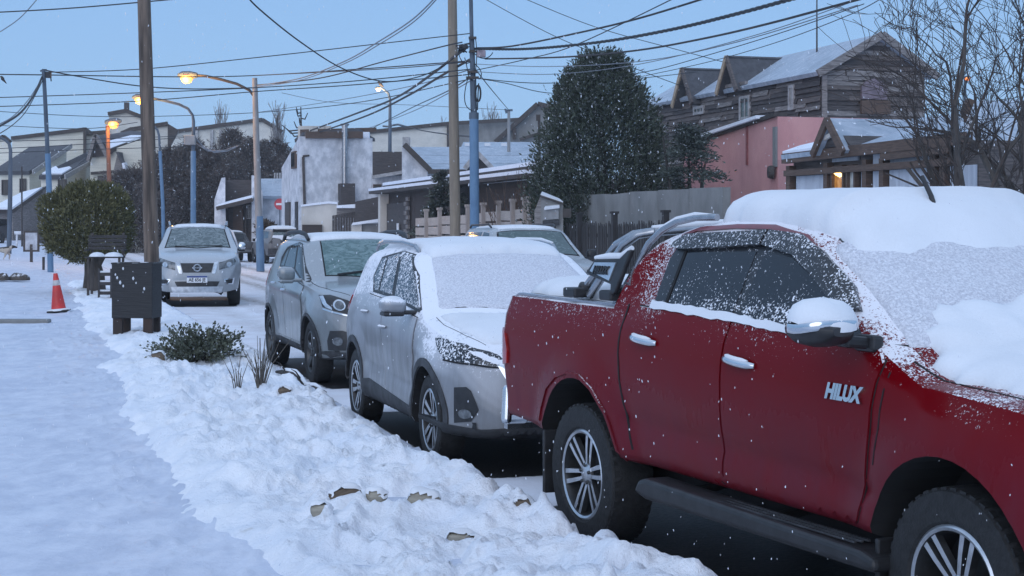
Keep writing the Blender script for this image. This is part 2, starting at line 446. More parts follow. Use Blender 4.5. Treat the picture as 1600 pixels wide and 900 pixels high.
# road: asphalt that shows where cars kept the snow off and in the wheel tracks
k = NT('road under trodden snow')
at1 = k.n('ShaderNodeAttribute', attribute_name='bare').outputs['Fac']; at2 = k.n('ShaderNodeAttribute', attribute_name='track').outputs['Fac']
nn = k.noise(9, 5, .6); n2 = k.noise(1.3, 4)
sn = k.mix(k.ramp(n2, .3, .75), (.74, .75, .80), (.62, .60, .63))
trk = k.math('MULTIPLY', at2, k.ramp(nn, .25, .6)); sn = k.mix(trk, sn, (.30, .28, .27))
br = k.math('ADD', at1, k.math('MULTIPLY', k.math('SUBTRACT', nn, .5), .5)); br = k.ramp(br, .42, .62)
asp = k.mix(k.ramp(k.noise(40, 3), .35, .7), (.010, .010, .011), (.026, .025, .025))
k.set(base=k.mix(br, sn, asp), rough=k.ramp(br, 0.0, 1.0, .75, .6), spec=.25); k.bump(k.noise(30, 5), .5, .012)
def bare(X, Y):
    v = np.zeros_like(X)
    for (rx, ry, a), f, r_, hw in FOOT:
        c, s = math.cos(a), math.sin(a); lx = (X-rx)*c+(Y-ry)*s; ly = -(X-rx)*s+(Y-ry)*c
        d = np.maximum(np.abs(lx-(f-r_)/2)-(f+r_)/2, np.abs(ly)-hw)
        v = np.maximum(v, smooth01((.10-d)/.38))
    c = FOOT[0][0]                                         # meltwater gutter beside the near pickup
    return v
def tracks(X, Y):
    e = kerb_e(X, Y)+.12*vnoise(X*0+3.1, Y*.12)+.05*vnoise(X*.0+8.2, Y*.5)
    v = 0
    for c, wd, s in ((2.35, .20, .8), (3.75, .24, 1.0), (4.55, .22, .8), (6.0, .25, .9), (1.1, .3, .35)): v = v+s*np.exp(-((e-c)/wd)**2)
    return np.clip(v+.2*(e > 1.6)*(e < 6.6), 0, 1)
def road_h(X, Y):
    return .012*fbm(X*2.2, Y*2.2, 3)*(1-bare(X, Y))-.02*tracks(X, Y)
strip('road', np.linspace(-.35, 9.0, 96), ygrid(3.5, 170, .10, .006), road_h, k.m, dict(bare=bare, track=tracks))

# near pavement: snow trodden flat
k = NT('trodden snow on the pavement')
c = k.mix(k.ramp(k.noise(4.2, 6, .65, stretch=(1, .55, 1)), .3, .70), (.64, .67, .75), (.48, .52, .62))
dirt = k.ramp(k.noise(2.1, 7, .7, stretch=(1, .5, 1)), .56, .78); c = k.mix(k.math('MULTIPLY', dirt, .5), c, (.33, .335, .37))
k.set(base=c, rough=k.ramp(k.noise(2, 3), .3, .7, .42, .7), spec=.4); k.bump(k.noise(16, 7, .68), .7, .016)
def crumbs(X, Y):                                             # clods kicked out of the bank on to the path
    f1, f2, rr = worley(X*8.5, Y*7.2); q = np.exp(-(np.clip(-1.85-kerb_e(X, Y), 0, 9)/.42)**2)
    return np.where(rr > 1.0-1.25*q, .028*smooth01((.42-f1)/.3), 0)
def pv(X, Y): return pave_h(X, Y)+.004*fbm(X*.7, Y*.5, 2)+.006*fbm(X*5.3, Y*3.6, 3)-.022*np.clip(vnoise(X*3.7+60, Y*2.3)-.42, 0, 1)-.02*np.exp(-((kerb_e(X, Y)+2.9)/.9)**2)+crumbs(X, Y)
es = np.concatenate([-np.geomspace(90, 5.2, 40), np.arange(-5.0, -3.0, .05), np.arange(-3.0, -1.5, .028), np.arange(-1.5, .01, .1), [.03]])
strip('pavement', es, ygrid(4.5, 190, .05, .007), pv, k.m)
mb = MB(); yy = ygrid(4.5, 150, .8, .01)
for i in range(len(yy)-1):                                  # near kerb, stone by stone, mostly buried
    p0 = Vector((.03/.9578+2.75-.3*yy[i], yy[i], .028)); p1 = Vector((.03/.9578+2.75-.3*yy[i+1]+.002, yy[i+1]-.012, .028))
    mb.bar(p0, p1, .14, .13)
tag(mb.build('kerb', plain('kerb concrete', (.25, .25, .25), .85, bump=.3)), kind='structure')
# far pavement
strip('far_pavement', np.linspace(8.7, 40, 60), ygrid(6, 170, .3, .012), lambda X, Y: .13+.02*fbm(X, Y, 3)+.10*np.exp(-((kerb_e(X, Y)-9.2)/.5)**2)*(1+fbm(X*2, Y*2, 2)), M['snow'])

mb = MB()
for i in range(len(yy)-1):
    q0, q1 = yy[i]+2, yy[i+1]+2-.012
    mb.bar((8.72/.9578+2.75-.3*q0, q0, .06), (8.72/.9578+2.75-.3*q1, q1, .06), .16, .16)
tag(mb.build('far_kerb', M['snow']), kind='structure')
# the ploughed, kicked-up snow of the planting strip between pavement and kerb
k = NT('lumpy bank snow')
n1 = k.noise(2.4, 5, .6); n2 = k.noise(17, 4, .6)
c = k.mix(k.ramp(n1, .3, .7), (.90, .91, .94), (.78, .82, .89))
c = k.mix(k.math('MULTIPLY', k.ramp(k.noise(1.4, 4), .56, .75), .22), c, (.64, .58, .56))
c = k.mix(k.math('MULTIPLY', k.ramp(k.noise(2.7, 6, .7), .63, .73), .42), c, (.38, .35, .31))
k.set(base=c, rough=.8, spec=.2); k.bump(k.noise(34, 6, .68), .85, .026)
E1 = np.concatenate([np.arange(-2.6, -1.3, .026), np.arange(-1.3, .85, .022)]); Y1 = ygrid(5.2, 44, .022, .0052)
def bk(X, Y):
    h = pave_h(X, Y)+bank_h(X, Y)
    t = edge_e(Y)-kerb_e(X, Y)
    bd = 1.72+.20*vnoise(X*.9+5, Y*.55)+.11*vnoise(X*2.7, Y*1.9)+.04*vnoise(X*7, Y*6)   # meandering foot of the bank
    f1, f2, rr = worley(X*6.5, Y*5.2)
    lip = np.exp(-((t-bd+.10)/.12)**2)*(.022+.022*np.clip(rr+.5, 0, 1)*smooth01((f2-f1)/.3))
    h = h+np.where(t > .9, lip+.022*smooth01((bd-t)/.06)*smooth01((t-.9)/.3)-.055*smooth01((t-bd)/.14), 0)
    return h
strip('snow_bank', E1, Y1, bk, k.m)
# ------------------------------------------------------------------ car building kit
# car space: x forward from the rear axle, y to the left, z up; the right side has y < 0
def tab(t, x): return np.interp(x, [p[0] for p in t], [p[1] for p in t])
def smooth_tab(pts, n=6):
    """rounds the corners of a profile polyline with a Catmull-Rom pass"""
    P = [Vector((a, b, 0)) for a, b in pts]; o = []
    for i in range(len(P)-1):
        p0, p1, p2, p3 = P[max(i-1, 0)], P[i], P[i+1], P[min(i+2, len(P)-1)]
        for j in range(n):
            t = j/n
            q = .5*((2*p1)+(p2-p0)*t+(2*p0-5*p1+4*p2-p3)*t*t+(3*p1-p0-3*p2+p3)*t**3)
            o.append((q.x, q.y))
    o.append((P[-1].x, P[-1].y))
    o2 = [o[0]]
    for a, b in o[1:]:
        if a > o2[-1][0]+1e-4: o2.append((a, b))
    return o2

class Car:
    def __init__(s, name, label, cat, pose, prof, mat, group=None):
        s.p = prof; s.mat = mat
        x, y, a = pose
        s.root = empty(name, (x, y, prof.get('lift', 0)), a); tag(s.root, label, cat, group)
        s.top = smooth_tab(prof['top']); s.bot = prof['bot']; s.plan = smooth_tab(prof['plan']); s.belt = prof['belt']
        s.shell()
    def halfw(s, a, u):
        p = s.p; W = tab(s.plan, a); ub = tab(s.belt, a); g = p['side']
        t = u/ub
        wl = W*tab(g, min(t, 1.0))
        for fn in p.get('bumps', []): wl += fn(a, u)
        if u > ub: wl -= tab(p['lean'], a)*(u-ub)
        return max(wl, .02)
    def shell(s):
        p = s.p; a0, a1 = s.top[0][0], s.top[-1][0]
        st = np.unique(np.concatenate([np.linspace(a0, a1, p.get('ns', 90)), a1-(a1-a0)*.0+np.linspace(-.35, 0, 18), a0+np.linspace(0, .3, 14), np.array(p.get('extra', []))]))
        st = st[(st >= a0) & (st <= a1)]; st = st[np.concatenate([[True], np.diff(st) > .004])]
        NB, NL, NU, NT_ = 4, 22, 12, 14
        secs = []
        rr = p.get('round', 3)
        for a in st:
            u0 = tab(s.bot, a); ut = tab(s.top, a); cw = tab(p['crown'], a)
            ub = tab(s.belt, a)
            ye = s.halfw(a, min(ub, ut)); ue = ut
            for _ in range(25):
                ue = .5*ue+.5*(ut-cw*1.0); ye = s.halfw(a, ue)
            Wt = ye
            um = min(ub, ue-.015)
            pts = [(s.halfw(a, u0)*i/NB, u0) for i in range(NB)]
            for i in range(NL): u = u0+(um-u0)*i/NL; pts.append((s.halfw(a, u), u))
            for i in range(NU): u = um+(ue-um)*i/NU; pts.append((s.halfw(a, u), u))
            ci = len(pts)
            for i in range(NT_+1):
                y = Wt*(1-(i/NT_)**1.0); y = Wt*(1-i/NT_)
                pts.append((y, ut-cw*(y/max(Wt, .01))**p.get('cpow', 2.2)))
            P = np.array(pts)
            for c, m, it in ((ci, rr, p.get('rit', 4)), (NB, 2, 2)):
                for _ in range(it):
                    Q = P.copy()
                    for k_ in range(c-m, c+m+1): Q[k_] = .5*P[k_]+.25*(P[k_-1]+P[k_+1])
                    P = Q
            secs.append(P)
        n = len(secs[0]); vs = []; fs = []; k = len(st)
        for a, P in zip(st, secs):
            sh = p.get('shear'); 
            for (y, u) in P: vs.append((a, -y, u))
            for (y, u) in P[-2:0:-1]: vs.append((a, y, u))
        nn = 2*n-2
        for i in range(k-1):
            for j in range(nn):
                fs.append((i*nn+j, i*nn+(j+1) % nn, (i+1)*nn+(j+1) % nn, (i+1)*nn+j))
        # ends: bowed a little, as fans of quads
        for i, sg in ((0, -1), (k-1, 1)):
            for j in range(n-1):
                q = (i*nn+j, i*nn+j+1, i*nn+(nn-j-1) % nn, i*nn+(nn-j) % nn)
                q = tuple(dict.fromkeys(q))
                if len(q) > 2: fs.append(q)
        s.st = st; s._vs = [Vector(v) for v in vs]; s._fs = fs
        b = MB(); b.add(vs, fs); me = b.mesh('body', [s.mat, M['under']])
        o = link('body', me, s.root)
        for (wx, wr) in p['wells']:
            for sd in (-1, 1):
                c = MB(); W = tab(s.plan, wx); N = 40
                ring = [(wx+wr*math.cos(2*PI*q/N), p['axle']+p.get('well_up', .0)+wr*math.sin(2*PI*q/N)) for q in range(N)]
                ring = [(x, max(z, p['axle']-.30)) for x, z in ring]
                y0, y1 = sd*(W-.34), sd*(W+.3)
                c.prism(ring, y0, y1); cm = c.mesh('cut', [M['under']])
                co = link('cut', cm); co.matrix_world = s.root.matrix_world
                md = o.modifiers.new('cut', 'BOOLEAN'); md.operation = 'DIFFERENCE'; md.object = co; md.solver = 'EXACT'
                md.material_mode = 'TRANSFER'
                co.parent = s.root
                s.__dict__.setdefault('cuts', []).append(co)
        bpy.context.view_layer.update()
        dg = bpy.context.evaluated_depsgraph_get()
        bv = BVHTree.FromPolygons([Vector(v) for v in vs], fs)
        s.bvh = bv
        vn = [Vector() for _ in vs]
        for f in fs:
            pts = [s._vs[i] for i in f]; nn_ = (pts[2]-pts[0]).cross(pts[-1]-pts[1] if len(f) > 3 else pts[1]-pts[0])
            if nn_.length < 1e-9: continue
            c_ = sum(pts, Vector())/len(pts); nn_.normalize()
            if nn_.dot(Vector((0, c_.y, c_.z-.7))) < 0 and abs(nn_.x) < .8: nn_ = -nn_
            if abs(nn_.x) >= .8 and nn_.x*(c_.x-1.4) < 0: nn_ = -nn_
            for i in f: vn[i] += nn_
        s._vn = [v.normalized() if v.length else Vector((0, 0, 1)) for v in vn]
        ev = bpy.data.meshes.new_from_object(o.evaluated_get(dg)); o.modifiers.clear(); o.data = ev
        shade(ev, 38); s.smooth_normals(ev)
        for co in s.cuts: m = co.data; bpy.data.objects.remove(co); bpy.data.meshes.remove(m)
        s.cuts = []; s.body = o
    def shell_normal(s, p, near=None):
        h, n, i, d = s.bvh.find_nearest(p)
        f = s._fs[i]; w_ = poly_3d_calc([s._vs[j] for j in f], h); v = Vector()
        for j, q in zip(f, w_): v += s._vn[j]*q
        return v.normalized() if v.length > .1 else n, d
    def smooth_normals(s, me, gate=.78, only0=True):
        """reflections follow the smooth body rather than its facets"""
        ns = [None]*len(me.loops); cache = {}
        for p in me.polygons:
            fn = p.normal
            for li in p.loop_indices:
                vi = me.loops[li].vertex_index
                if only0 and p.material_index: ns[li] = fn; continue
                if vi not in cache: cache[vi] = s.shell_normal(me.vertices[vi].co)
                v, d = cache[vi]; ns[li] = v if v.dot(fn) > gate else fn
        me.normals_split_custom_set([tuple(v) for v in ns])
    # ---- surface pieces
    def hit(s, axis, p, q):
        if axis == 'R': o, d = Vector((p, -3, q)), Vector((0, 1, 0))
        elif axis == 'L': o, d = Vector((p, 3, q)), Vector((0, -1, 0))
        elif axis == 'F': o, d = Vector((8, p, q)), Vector((-1, 0, 0))
        elif axis == 'B': o, d = Vector((-6, p, q)), Vector((1, 0, 0))
        else: o, d = Vector((p, q, 4)), Vector((0, 0, -1))
        h, n, i, dist = s.bvh.ray_cast(o, d)
        if h is None:
            # just past the silhouette: take the nearest place on the body
            g = {'R': Vector((p, -.9, q)), 'L': Vector((p, .9, q)), 'F': Vector((s.st[-1], p, q)), 'B': Vector((s.st[0], p, q)), 'T': Vector((p, q, 1.2))}[axis]
            h, n, i, dist = s.bvh.find_nearest(g)
        if n.dot(d) > 0: n = -n
        return h, n, -d
    def patch(s, name, poly, mat, axis='R', off=.004, thick=.012, grid=.07, holes=(), parent=None, both=False, hfun=None, dirf=.5, label=None, fine=None, smooth=35):
        """a panel cut from the body surface: poly outline in (x,z) seen from the side, (y,z) from the front, (x,y) from above"""
        if both:
            if axis in 'RL':
                s.patch(name, poly, mat, 'L', off, thick, grid, holes, parent, False, hfun, dirf, label, fine, smooth)
                return s.patch(name, poly, mat, 'R', off, thick, grid, holes, parent, False, hfun, dirf, label, fine, smooth)
            mp = [(-y, z) for y, z in poly] if axis in 'FB' else [(x, -y) for x, y in poly]
            s.patch(name, mp, mat, axis, off, thick, grid, holes, parent, False, hfun, dirf, label, fine, smooth)
            return s.patch(name, poly, mat, axis, off, thick, grid, holes, parent, False, hfun, dirf, label, fine, smooth)
        def dens(pl):
            o = []
            for i in range(len(pl)):
                a, b = Vector(pl[i]), Vector(pl[(i+1) % len(pl)]); m = max(1, int((b-a).length/(fine or grid)))
                o += [tuple(a+(b-a)*j/m) for j in range(m)]
            return o
        loops = [dens(poly)]+[dens(h) for h in holes]
        V = []; Fc = []; 
        for lp in loops:
            n0 = len(V); V += [Vector(p) for p in lp]; Fc.append(list(range(n0, len(V))))
        nb = len(V)
        xs = [p[0] for p in poly]; ys = [p[1] for p in poly]
        def inside(x, y, pl):
            c = False; j = len(pl)-1
            for i in range(len(pl)):
                if (pl[i][1] > y) != (pl[j][1] > y) and x < (pl[j][0]-pl[i][0])*(y-pl[i][1])/(pl[j][1]-pl[i][1])+pl[i][0]: c = not c
                j = i
            return c
        gxs = np.arange(min(xs)+grid*.5, max(xs), grid); gys = np.arange(min(ys)+grid*.5, max(ys), grid)
        for i, x in enumerate(gxs):
            for y in gys:
                yy_ = y+(grid*.5 if i % 2 else 0)
                if inside(x, yy_, poly) and not any(inside(x, yy_, h) for h in holes): V.append(Vector((x, yy_)))
        r = delaunay_2d_cdt(V, [], Fc, 2 if not holes else 5, 1e-6)
        v2, f2 = r[0], r[2]
        if holes:
            f2 = [f for f in f2 if not any(inside(sum(v2[i].x for i in f)/3, sum(v2[i].y for i in f)/3, h) for h in holes)]
        top = []; low = []
        for p in v2:
            h, n, d = s.hit(axis, p.x, p.y)
            nd = (n*(1-dirf)+d*dirf).normalized()
            ex = hfun(p.x, p.y) if hfun else 0.0
            top.append(h+nd*(off+ex)); low.append(h+nd*(off-thick))
        n = len(top); ed = {}
        for f in f2:
            for a, b in zip(f, f[1:]+f[:1]) if isinstance(f, list) else zip(f, tuple(f[1:])+(f[0],)): ed[(a, b)] = 1
        fs = [tuple(f) for f in f2]
        for (a, b) in ed:
            if (b, a) not in ed: fs.append((b, a, a+n, b+n))
        mb = MB(); mb.add(top+low, fs)
        o = mb.build(name, mat, parent or s.root, smooth=smooth)
        if hfun is None and len(o.data.polygons) < 6000: s.smooth_normals(o.data, .80)
        if label: o['label'] = label
        return o
    def strip(s, name, pts, wd, mat, axis='R', off=.006, thick=.01, parent=None, both=False):
        """a narrow moulding or seam along a line on the body"""
        L = [Vector(p) for p in pts]; lft = []; rgt = []
        for i in range(len(L)):
            t = (L[min(i+1, len(L)-1)]-L[max(i-1, 0)]); t = t.normalized() if t.length else Vector((1, 0)); nrm = Vector((-t.y, t.x))
            lft.append(tuple(L[i]+nrm*wd/2)); rgt.append(tuple(L[i]-nrm*wd/2))
        return s.patch(name, lft+rgt[::-1], mat, axis, off, thick, grid=9, fine=.06, parent=parent, both=both)

def wheel(car, x, side, rad, width, rim_r, style, axle=None, track=None, name='wheel', steer=0.0):
    """tyre with tread, rim with the spokes of its kind"""
    z = axle or car.p['axle']; y = side*(track or car.p['track'])
    w = empty(name, (x, y, z), steer, car.root)
    if side > 0: w.rotation_euler = (0, 0, PI+steer)
    hw = width/2
    # local: outside face looks to -y
    prof = [(rim_r+.004, -hw*.82), (rim_r+.02, -hw*.96), (rim_r+(rad-rim_r)*.45, -hw*1.02), (rad*.955, -hw*.93), (rad*.985, -hw*.80), (rad, -hw*.6), (rad, hw*.6), (rad*.985, hw*.8), (rad*.955, hw*.93), (rim_r+.02, hw*.95), (rim_r+.004, hw*.8)]
    t = MB(); t.lathe(prof, 48, axis='Y')
    for i in range(44):                                   # shoulder blocks of the tread
        q = 2*PI*i/44
        for sy in (-1, 1):
            c = Vector((math.cos(q)*(rad-.013), sy*hw*.66, math.sin(q)*(rad-.013)))
            rot = Matrix.Rotation(-q, 3, 'Y'); t.box(c, (.022, hw*.42, rad*.085), rot=rot)
    t.build('tyre', M['tyre'], w, smooth=35)
    r = MB()
    r.lathe([(rim_r+.010, -hw*.86), (rim_r-.002, -hw*.93), (rim_r-.014, -hw*.88)], 48, axis='Y', mi=0)
    r.lathe([(rim_r-.014, -hw*.88), (rim_r-.020, -hw*.75), (rim_r-.03, -hw*.3), (rim_r-.03, hw*.5)], 48, axis='Y', mi=1)
    r.lathe([(rim_r-.03, hw*.18), (.0, hw*.18)], 48, axis='Y', mi=2)
    r.lathe([(.15, hw*.0), (.15, hw*.15)], 32, axis='Y', mi=2); r.lathe([(.15, hw*.0), (.0, hw*.0)], 32, axis='Y', mi=3)
    n, pair, w0, w1, cup = style['n'], style['pair'], style['w0'], style['w1'], style.get('cup', .02)
    yo = -hw*.84
    for i in range(n):
        for pr in ((-pair, pair) if pair else (0,)):
            q = 2*PI*(i+.5*style.get('ph', 0))/n
            c, s_ = math.cos(q), math.sin(q); tx, tz = -s_, c
            r0, r1 = .045, rim_r-.012
            o0, o1 = pr*style.get('p0', .35), pr
            def P(rr_, o, y): return (c*rr_+tx*o, y, s_*rr_+tz*o)
            vs = []
            for rr_, o, ww, yy_ in ((r0, o0, w0, yo+cup), ((r0+r1)*.55, (o0+o1)*.55, (w0+w1)*.5, yo+cup*.35), (r1, o1, w1, yo)):
                vs += [P(rr_, o-ww/2, yy_), P(rr_, o+ww/2, yy_), P(rr_, o+ww*.62, yy_+.030), P(rr_, o-ww*.62, yy_+.030)]
            fs = []
            for k in range(2):
                for j in range(4): fs.append((k*4+j, k*4+(j+1) % 4, k*4+4+(j+1) % 4, k*4+4+j))
            fs += [(0, 1, 2, 3), (8, 11, 10, 9)]
            r.add(vs, fs[:0])
            m0 = len(r.v)-12
            for f in fs:
                face = tuple(i_+m0 for i_ in f); r.f.append(face); r.m.append(0 if set(f) in ({0, 1, 5, 4}, {4, 5, 9, 8}) else 1)
    r.lathe([(.062, yo+cup+.012), (.060, yo+cup-.004), (.036, yo+cup-.012), (0, yo+cup-.012)], 24, axis='Y', mi=0)
    for i in range(5):
        q = 2*PI*i/5+.3; r.lathe([(.011, yo+cup-.012), (.008, yo+cup-.020), (0, yo+cup-.020)], 8, origin=(math.cos(q)*.05, 0, math.sin(q)*.05), axis='Y', mi=3)
    r.build('rim', [style['face'], style['body'], M['under'], M['dark_alloy']], w, smooth=30)
    return w

def text_mesh(txt, size, depth, mat, shear=0.0, bold=0.0, name='lettering', spacing=1.0):
    cu = bpy.data.curves.new(name, 'FONT'); cu.body = txt; cu.size = size; cu.extrude = depth; cu.shear = shear; cu.offset = bold
    cu.align_x = 'CENTER'; cu.align_y = 'CENTER'; cu.space_character = spacing; cu.resolution_u = 3
    o = bpy.data.objects.new(name, cu); COL.objects.link(o); bpy.context.view_layer.update()
    me = bpy.data.meshes.new_from_object(o.evaluated_get(bpy.context.evaluated_depsgraph_get()))
    bpy.data.objects.remove(o); bpy.data.curves.remove(cu)
    me.materials.clear(); me.materials.append(mat); return me
def side_text(car, txt, size, x, z, mat, parent=None, off=.012, xs=1.0, shear=.25, bold=.004, name='lettering'):
    """raised letters on the right side of the body"""
    me = text_mesh(txt, size, .006, mat, shear, bold)
    h, n, d = car.hit('R', x, z)
    o = link(name, me, parent or car.root); o.location = h+n*off
    zax = n.normalized(); xax = Vector((1, 0, 0)); xax = (xax-zax*xax.dot(zax)).normalized(); yax = zax.cross(xax)
    mt = Matrix((xax*xs, yax, zax)).transposed().to_4x4(); mt.translation = o.location; o.matrix_local = mt
    return o
def snow_on(car, name, poly, thick, mat, axis='T', grid=.06, off=-.004, edge=.10, lump=.25, parent=None, seed=0, nscale=4.0):
    """snow lying on a surface: full depth inside, thinning to a ragged rounded edge"""
    P = [Vector(p) for p in poly]
    def hf(x, y):
        q = Vector((x, y)); d = 9
        for i in range(len(P)):
            a, b = P[i], P[(i+1) % len(P)]; t = max(0, min(1, (q-a).dot(b-a)/max((b-a).length_squared, 1e-9))); d = min(d, (q-(a+(b-a)*t)).length)
        t = min(1, d/edge); prof = math.sqrt(max(0, 1-(1-t)**2))
        nz_ = mnoise.noise(Vector((x*nscale+seed, y*nscale, seed)))*.6+mnoise.noise(Vector((x*nscale*3.1, y*nscale*3.1, seed)))*.25
        th = thick(x, y) if callable(thick) else thick
        return max(.002, th*prof*(1+lump*nz_))
    return car.patch(name, poly, mat, axis, off, .02, grid, hfun=hf, parent=parent, fine=grid*.6, dirf=.6, smooth=70)
def grow(poly, d):
    """outline pushed out by d"""
    n = len(poly); ar = sum(poly[i][0]*poly[(i+1) % n][1]-poly[(i+1) % n][0]*poly[i][1] for i in range(n)); sg = 1 if ar > 0 else -1; o = []
    for i in range(n):
        a, b, c = Vector(poly[i-1]), Vector(poly[i]), Vector(poly[(i+1) % n])
        n1 = (b-a).normalized(); n2 = (c-b).normalized(); n1 = Vector((n1.y, -n1.x))*sg; n2 = Vector((n2.y, -n2.x))*sg
        m = (n1+n2); m = m.normalized() if m.length > .01 else n1
        k = d/max(.4, m.dot(n1)); o.append((b.x+m.x*k, b.y+m.y*k))
    return o
def wob(poly, amp=.02, n=4, seed=1):
    """a ragged version of an outline"""
    o = []; rs = random.Random(seed)
    for i in range(len(poly)):
        a, b = Vector(poly[i]), Vector(poly[(i+1) % len(poly)])
        for j in range(n):
            p = a+(b-a)*j/n; t = (b-a); t = Vector((-t.y, t.x)).normalized() if t.length else Vector((0, 0))
            p = p+t*rs.uniform(-amp, amp); o.append((p.x, p.y))
    return o
# ------------------------------------------------------------------ the red pickup, nearest
def arch_bump(cx, cz, r0, amp, wd=.16):
    def f(a, u):
        d = math.hypot(a-cx, u-cz)-r0
        if d < -.2 or d > wd*1.2: return 0.0
        return amp*math.exp(-(max(d, 0)/wd)**2*1.6)
    return f
ring = None
PH = dict(
    top=[(-1.13, .62), (-1.125, .9), (-1.10, 1.25), (-1.05, 1.335), (-.9, 1.345), (.22, 1.335), (.30, 1.345), (.39, 1.50), (.50, 1.68), (.62, 1.755), (.90, 1.80), (1.3, 1.815), (1.65, 1.805), (1.95, 1.755), (2.12, 1.68), (2.5, 1.46), (2.84, 1.235), (2.94, 1.205), (3.2, 1.175), (3.6, 1.12), (3.82, 1.06), (3.95, .98), (4.03, .86), (4.06, .68)],
    bot=[(-1.13, .58), (-.6, .55), (.5, .50), (2.6, .49), (3.6, .45), (4.06, .55)],
    plan=[(-1.13, .86), (-1.05, .905), (-.8, .922), (2.6, .922), (3.4, .925), (3.7, .88), (3.9, .79), (4.06, .62)],
    belt=[(-1.13, 1.30), (-1.0, 1.31), (.42, 1.30), (.8, 1.335), (2.6, 1.235), (2.9, 1.12), (3.4, 1.06), (4.06, .60)],
    side=[(.30, .955), (.42, .975), (.55, .975), (.70, 1.0), (.84, 1.003), (.93, .985), (1.0, .945)],
    lean=[(-1.2, .15), (.4, .2), (.6, .46), (2.0, .46), (2.7, .5), (4, .5)],
    crown=[(-1.13, .02), (.4, .02), (.6, .05), (1.2, .040), (1.9, .075), (2.15, .13), (2.6, .14), (2.9, .08), (3.4, .06), (4.06, .05)],
    bumps=[arch_bump(0, .385, .50, .035), arch_bump(3.085, .385, .50, .040),
           lambda a, u: -.014*math.exp(-((u-(.735-.03*(a-1)))/.035)**2)*(1 if .5 < a < 2.65 else 0)],
    wells=[(0, .50), (3.085, .475)], well_up=.03, axle=.385, track=.785, ns=120, round=3, rit=5)
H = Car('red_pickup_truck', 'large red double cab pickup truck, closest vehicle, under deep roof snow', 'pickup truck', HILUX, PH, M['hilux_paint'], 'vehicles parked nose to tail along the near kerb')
hp = H.root
sp_h = dict(n=6, pair=.030, w0=.020, w1=.026, p0=.6, cup=.022, face=M['alloy'], body=M['dark_alloy'], ph=.35)
for x in (0, 3.085):
    for sd in (-1, 1): wheel(H, x, sd, .388, .265, .240, sp_h, steer=R(0) if x else 0)
# doors, bed side and wing as panels proud of the shell, dark gaps between
fd = [(1.510, 1.30), (1.497, 1.0), (1.482, .60), (1.485, .525), (2.48, .52), (2.535, .56), (2.59, .76), (2.62, 1.015), (2.655, 1.262)]
rd = [(.60, 1.335), (.545, 1.13), (.560, .93), (.632, .69), (.70, .56), (.76, .53), (1.470, .525), (1.466, .60), (1.482, 1.0), (1.494, 1.305)]
gap = M['under']
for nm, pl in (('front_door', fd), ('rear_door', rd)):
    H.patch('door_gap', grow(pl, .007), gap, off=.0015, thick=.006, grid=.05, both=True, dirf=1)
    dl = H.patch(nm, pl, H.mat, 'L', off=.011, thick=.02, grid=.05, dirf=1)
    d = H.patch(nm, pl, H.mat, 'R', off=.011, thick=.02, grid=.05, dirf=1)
    hx, hz = (1.655, 1.130) if nm == 'front_door' else (.76, 1.172)
    for sd, dd in ((-1, d), (1, dl)):
        h, n, _ = H.hit('R' if sd < 0 else 'L', hx, hz)
        mb = MB(); pts = []
        for i in range(9):
            t = i/8-.5; pts.append((h.x+t*.245, h.y+sd*(.012+.034*math.cos(t*PI)**.6 if abs(t) < .5 else .012), h.z-.010*t*2))
        mb.tube(pts, [.013]+[.019]*7+[.013], 10); o = mb.build('door_handle', M['chrome'], dd, smooth=60); o.scale = (1, 1, 1)
        mb = MB(); mb.lathe([(.052, 0), (.045, .006), (0, .008)], 20, origin=(h.x+.01, h.y, h.z), axis='Y')
        mb.build('handle_cup', M['under'], dd, smooth=60)
        mb = MB(); mb.tube([(p[0], p[1]-sd*.0, p[2]+.017) for p in pts[1:-1]], [.006]+[.012]*5+[.006], 8); mb.build('snow_cap', M['car_snow'], dd, smooth=60)
H.strip('bed_gap', [(.475, 1.34), (.462, 1.15), (.475, .95), (.545, .72), (.60, .60), (.63, .515)], .014, gap, off=.003, both=True)
H.strip('wing_seam', [(2.70, 1.24), (2.675, 1.02), (2.645, .80)], .008, gap, off=.002, both=True)
# side windows, pillars, rain visors
H.patch('window_frame', [(.735, 1.345), (.715, 1.58), (.765, 1.66), (1.5, 1.685), (1.80, 1.655), (2.05, 1.56), (2.30, 1.42), (2.47, 1.285), (2.47, 1.255), (1.9, 1.285), (1.5, 1.315)], M['hilux_pillar'], off=.002, thick=.01, grid=.06, both=True)
H.patch('side_window', [(.885, 1.350), (.875, 1.615), (1.475, 1.625), (1.475, 1.322)], M['hilux_glass'], off=.005, thick=.006, grid=.08, both=True)
H.patch('side_window', [(1.545, 1.318), (1.545, 1.625), (1.78, 1.60), (2.02, 1.505), (2.26, 1.37), (2.38, 1.275)], M['hilux_glass'], off=.005, thick=.006, grid=.08, both=True)
H.strip('window_divider', [(.865, 1.34), (.855, 1.62)], .022, M['under'], off=.008, both=True)
H.strip('roof_gutter', [(.74, 1.69), (.86, 1.727), (1.2, 1.742), (1.5, 1.738), (1.8, 1.692), (2.0, 1.605), (2.16, 1.515)], .02, M['hilux_clean'], off=.012, both=True)
H.patch('rain_visor', [(.72, 1.635), (.73, 1.66), (.81, 1.700), (1.505, 1.72), (1.505, 1.655), (.83, 1.625)], M['visor'], off=.030, thick=.03, grid=.05, both=True)
H.patch('rain_visor', [(1.52, 1.655), (1.52, 1.72), (1.78, 1.70), (1.98, 1.63), (2.25, 1.485), (2.38, 1.39), (2.32, 1.385), (2.16, 1.44), (1.98, 1.535), (1.80, 1.61)], M['visor'], off=.030, thick=.03, grid=.05, both=True)
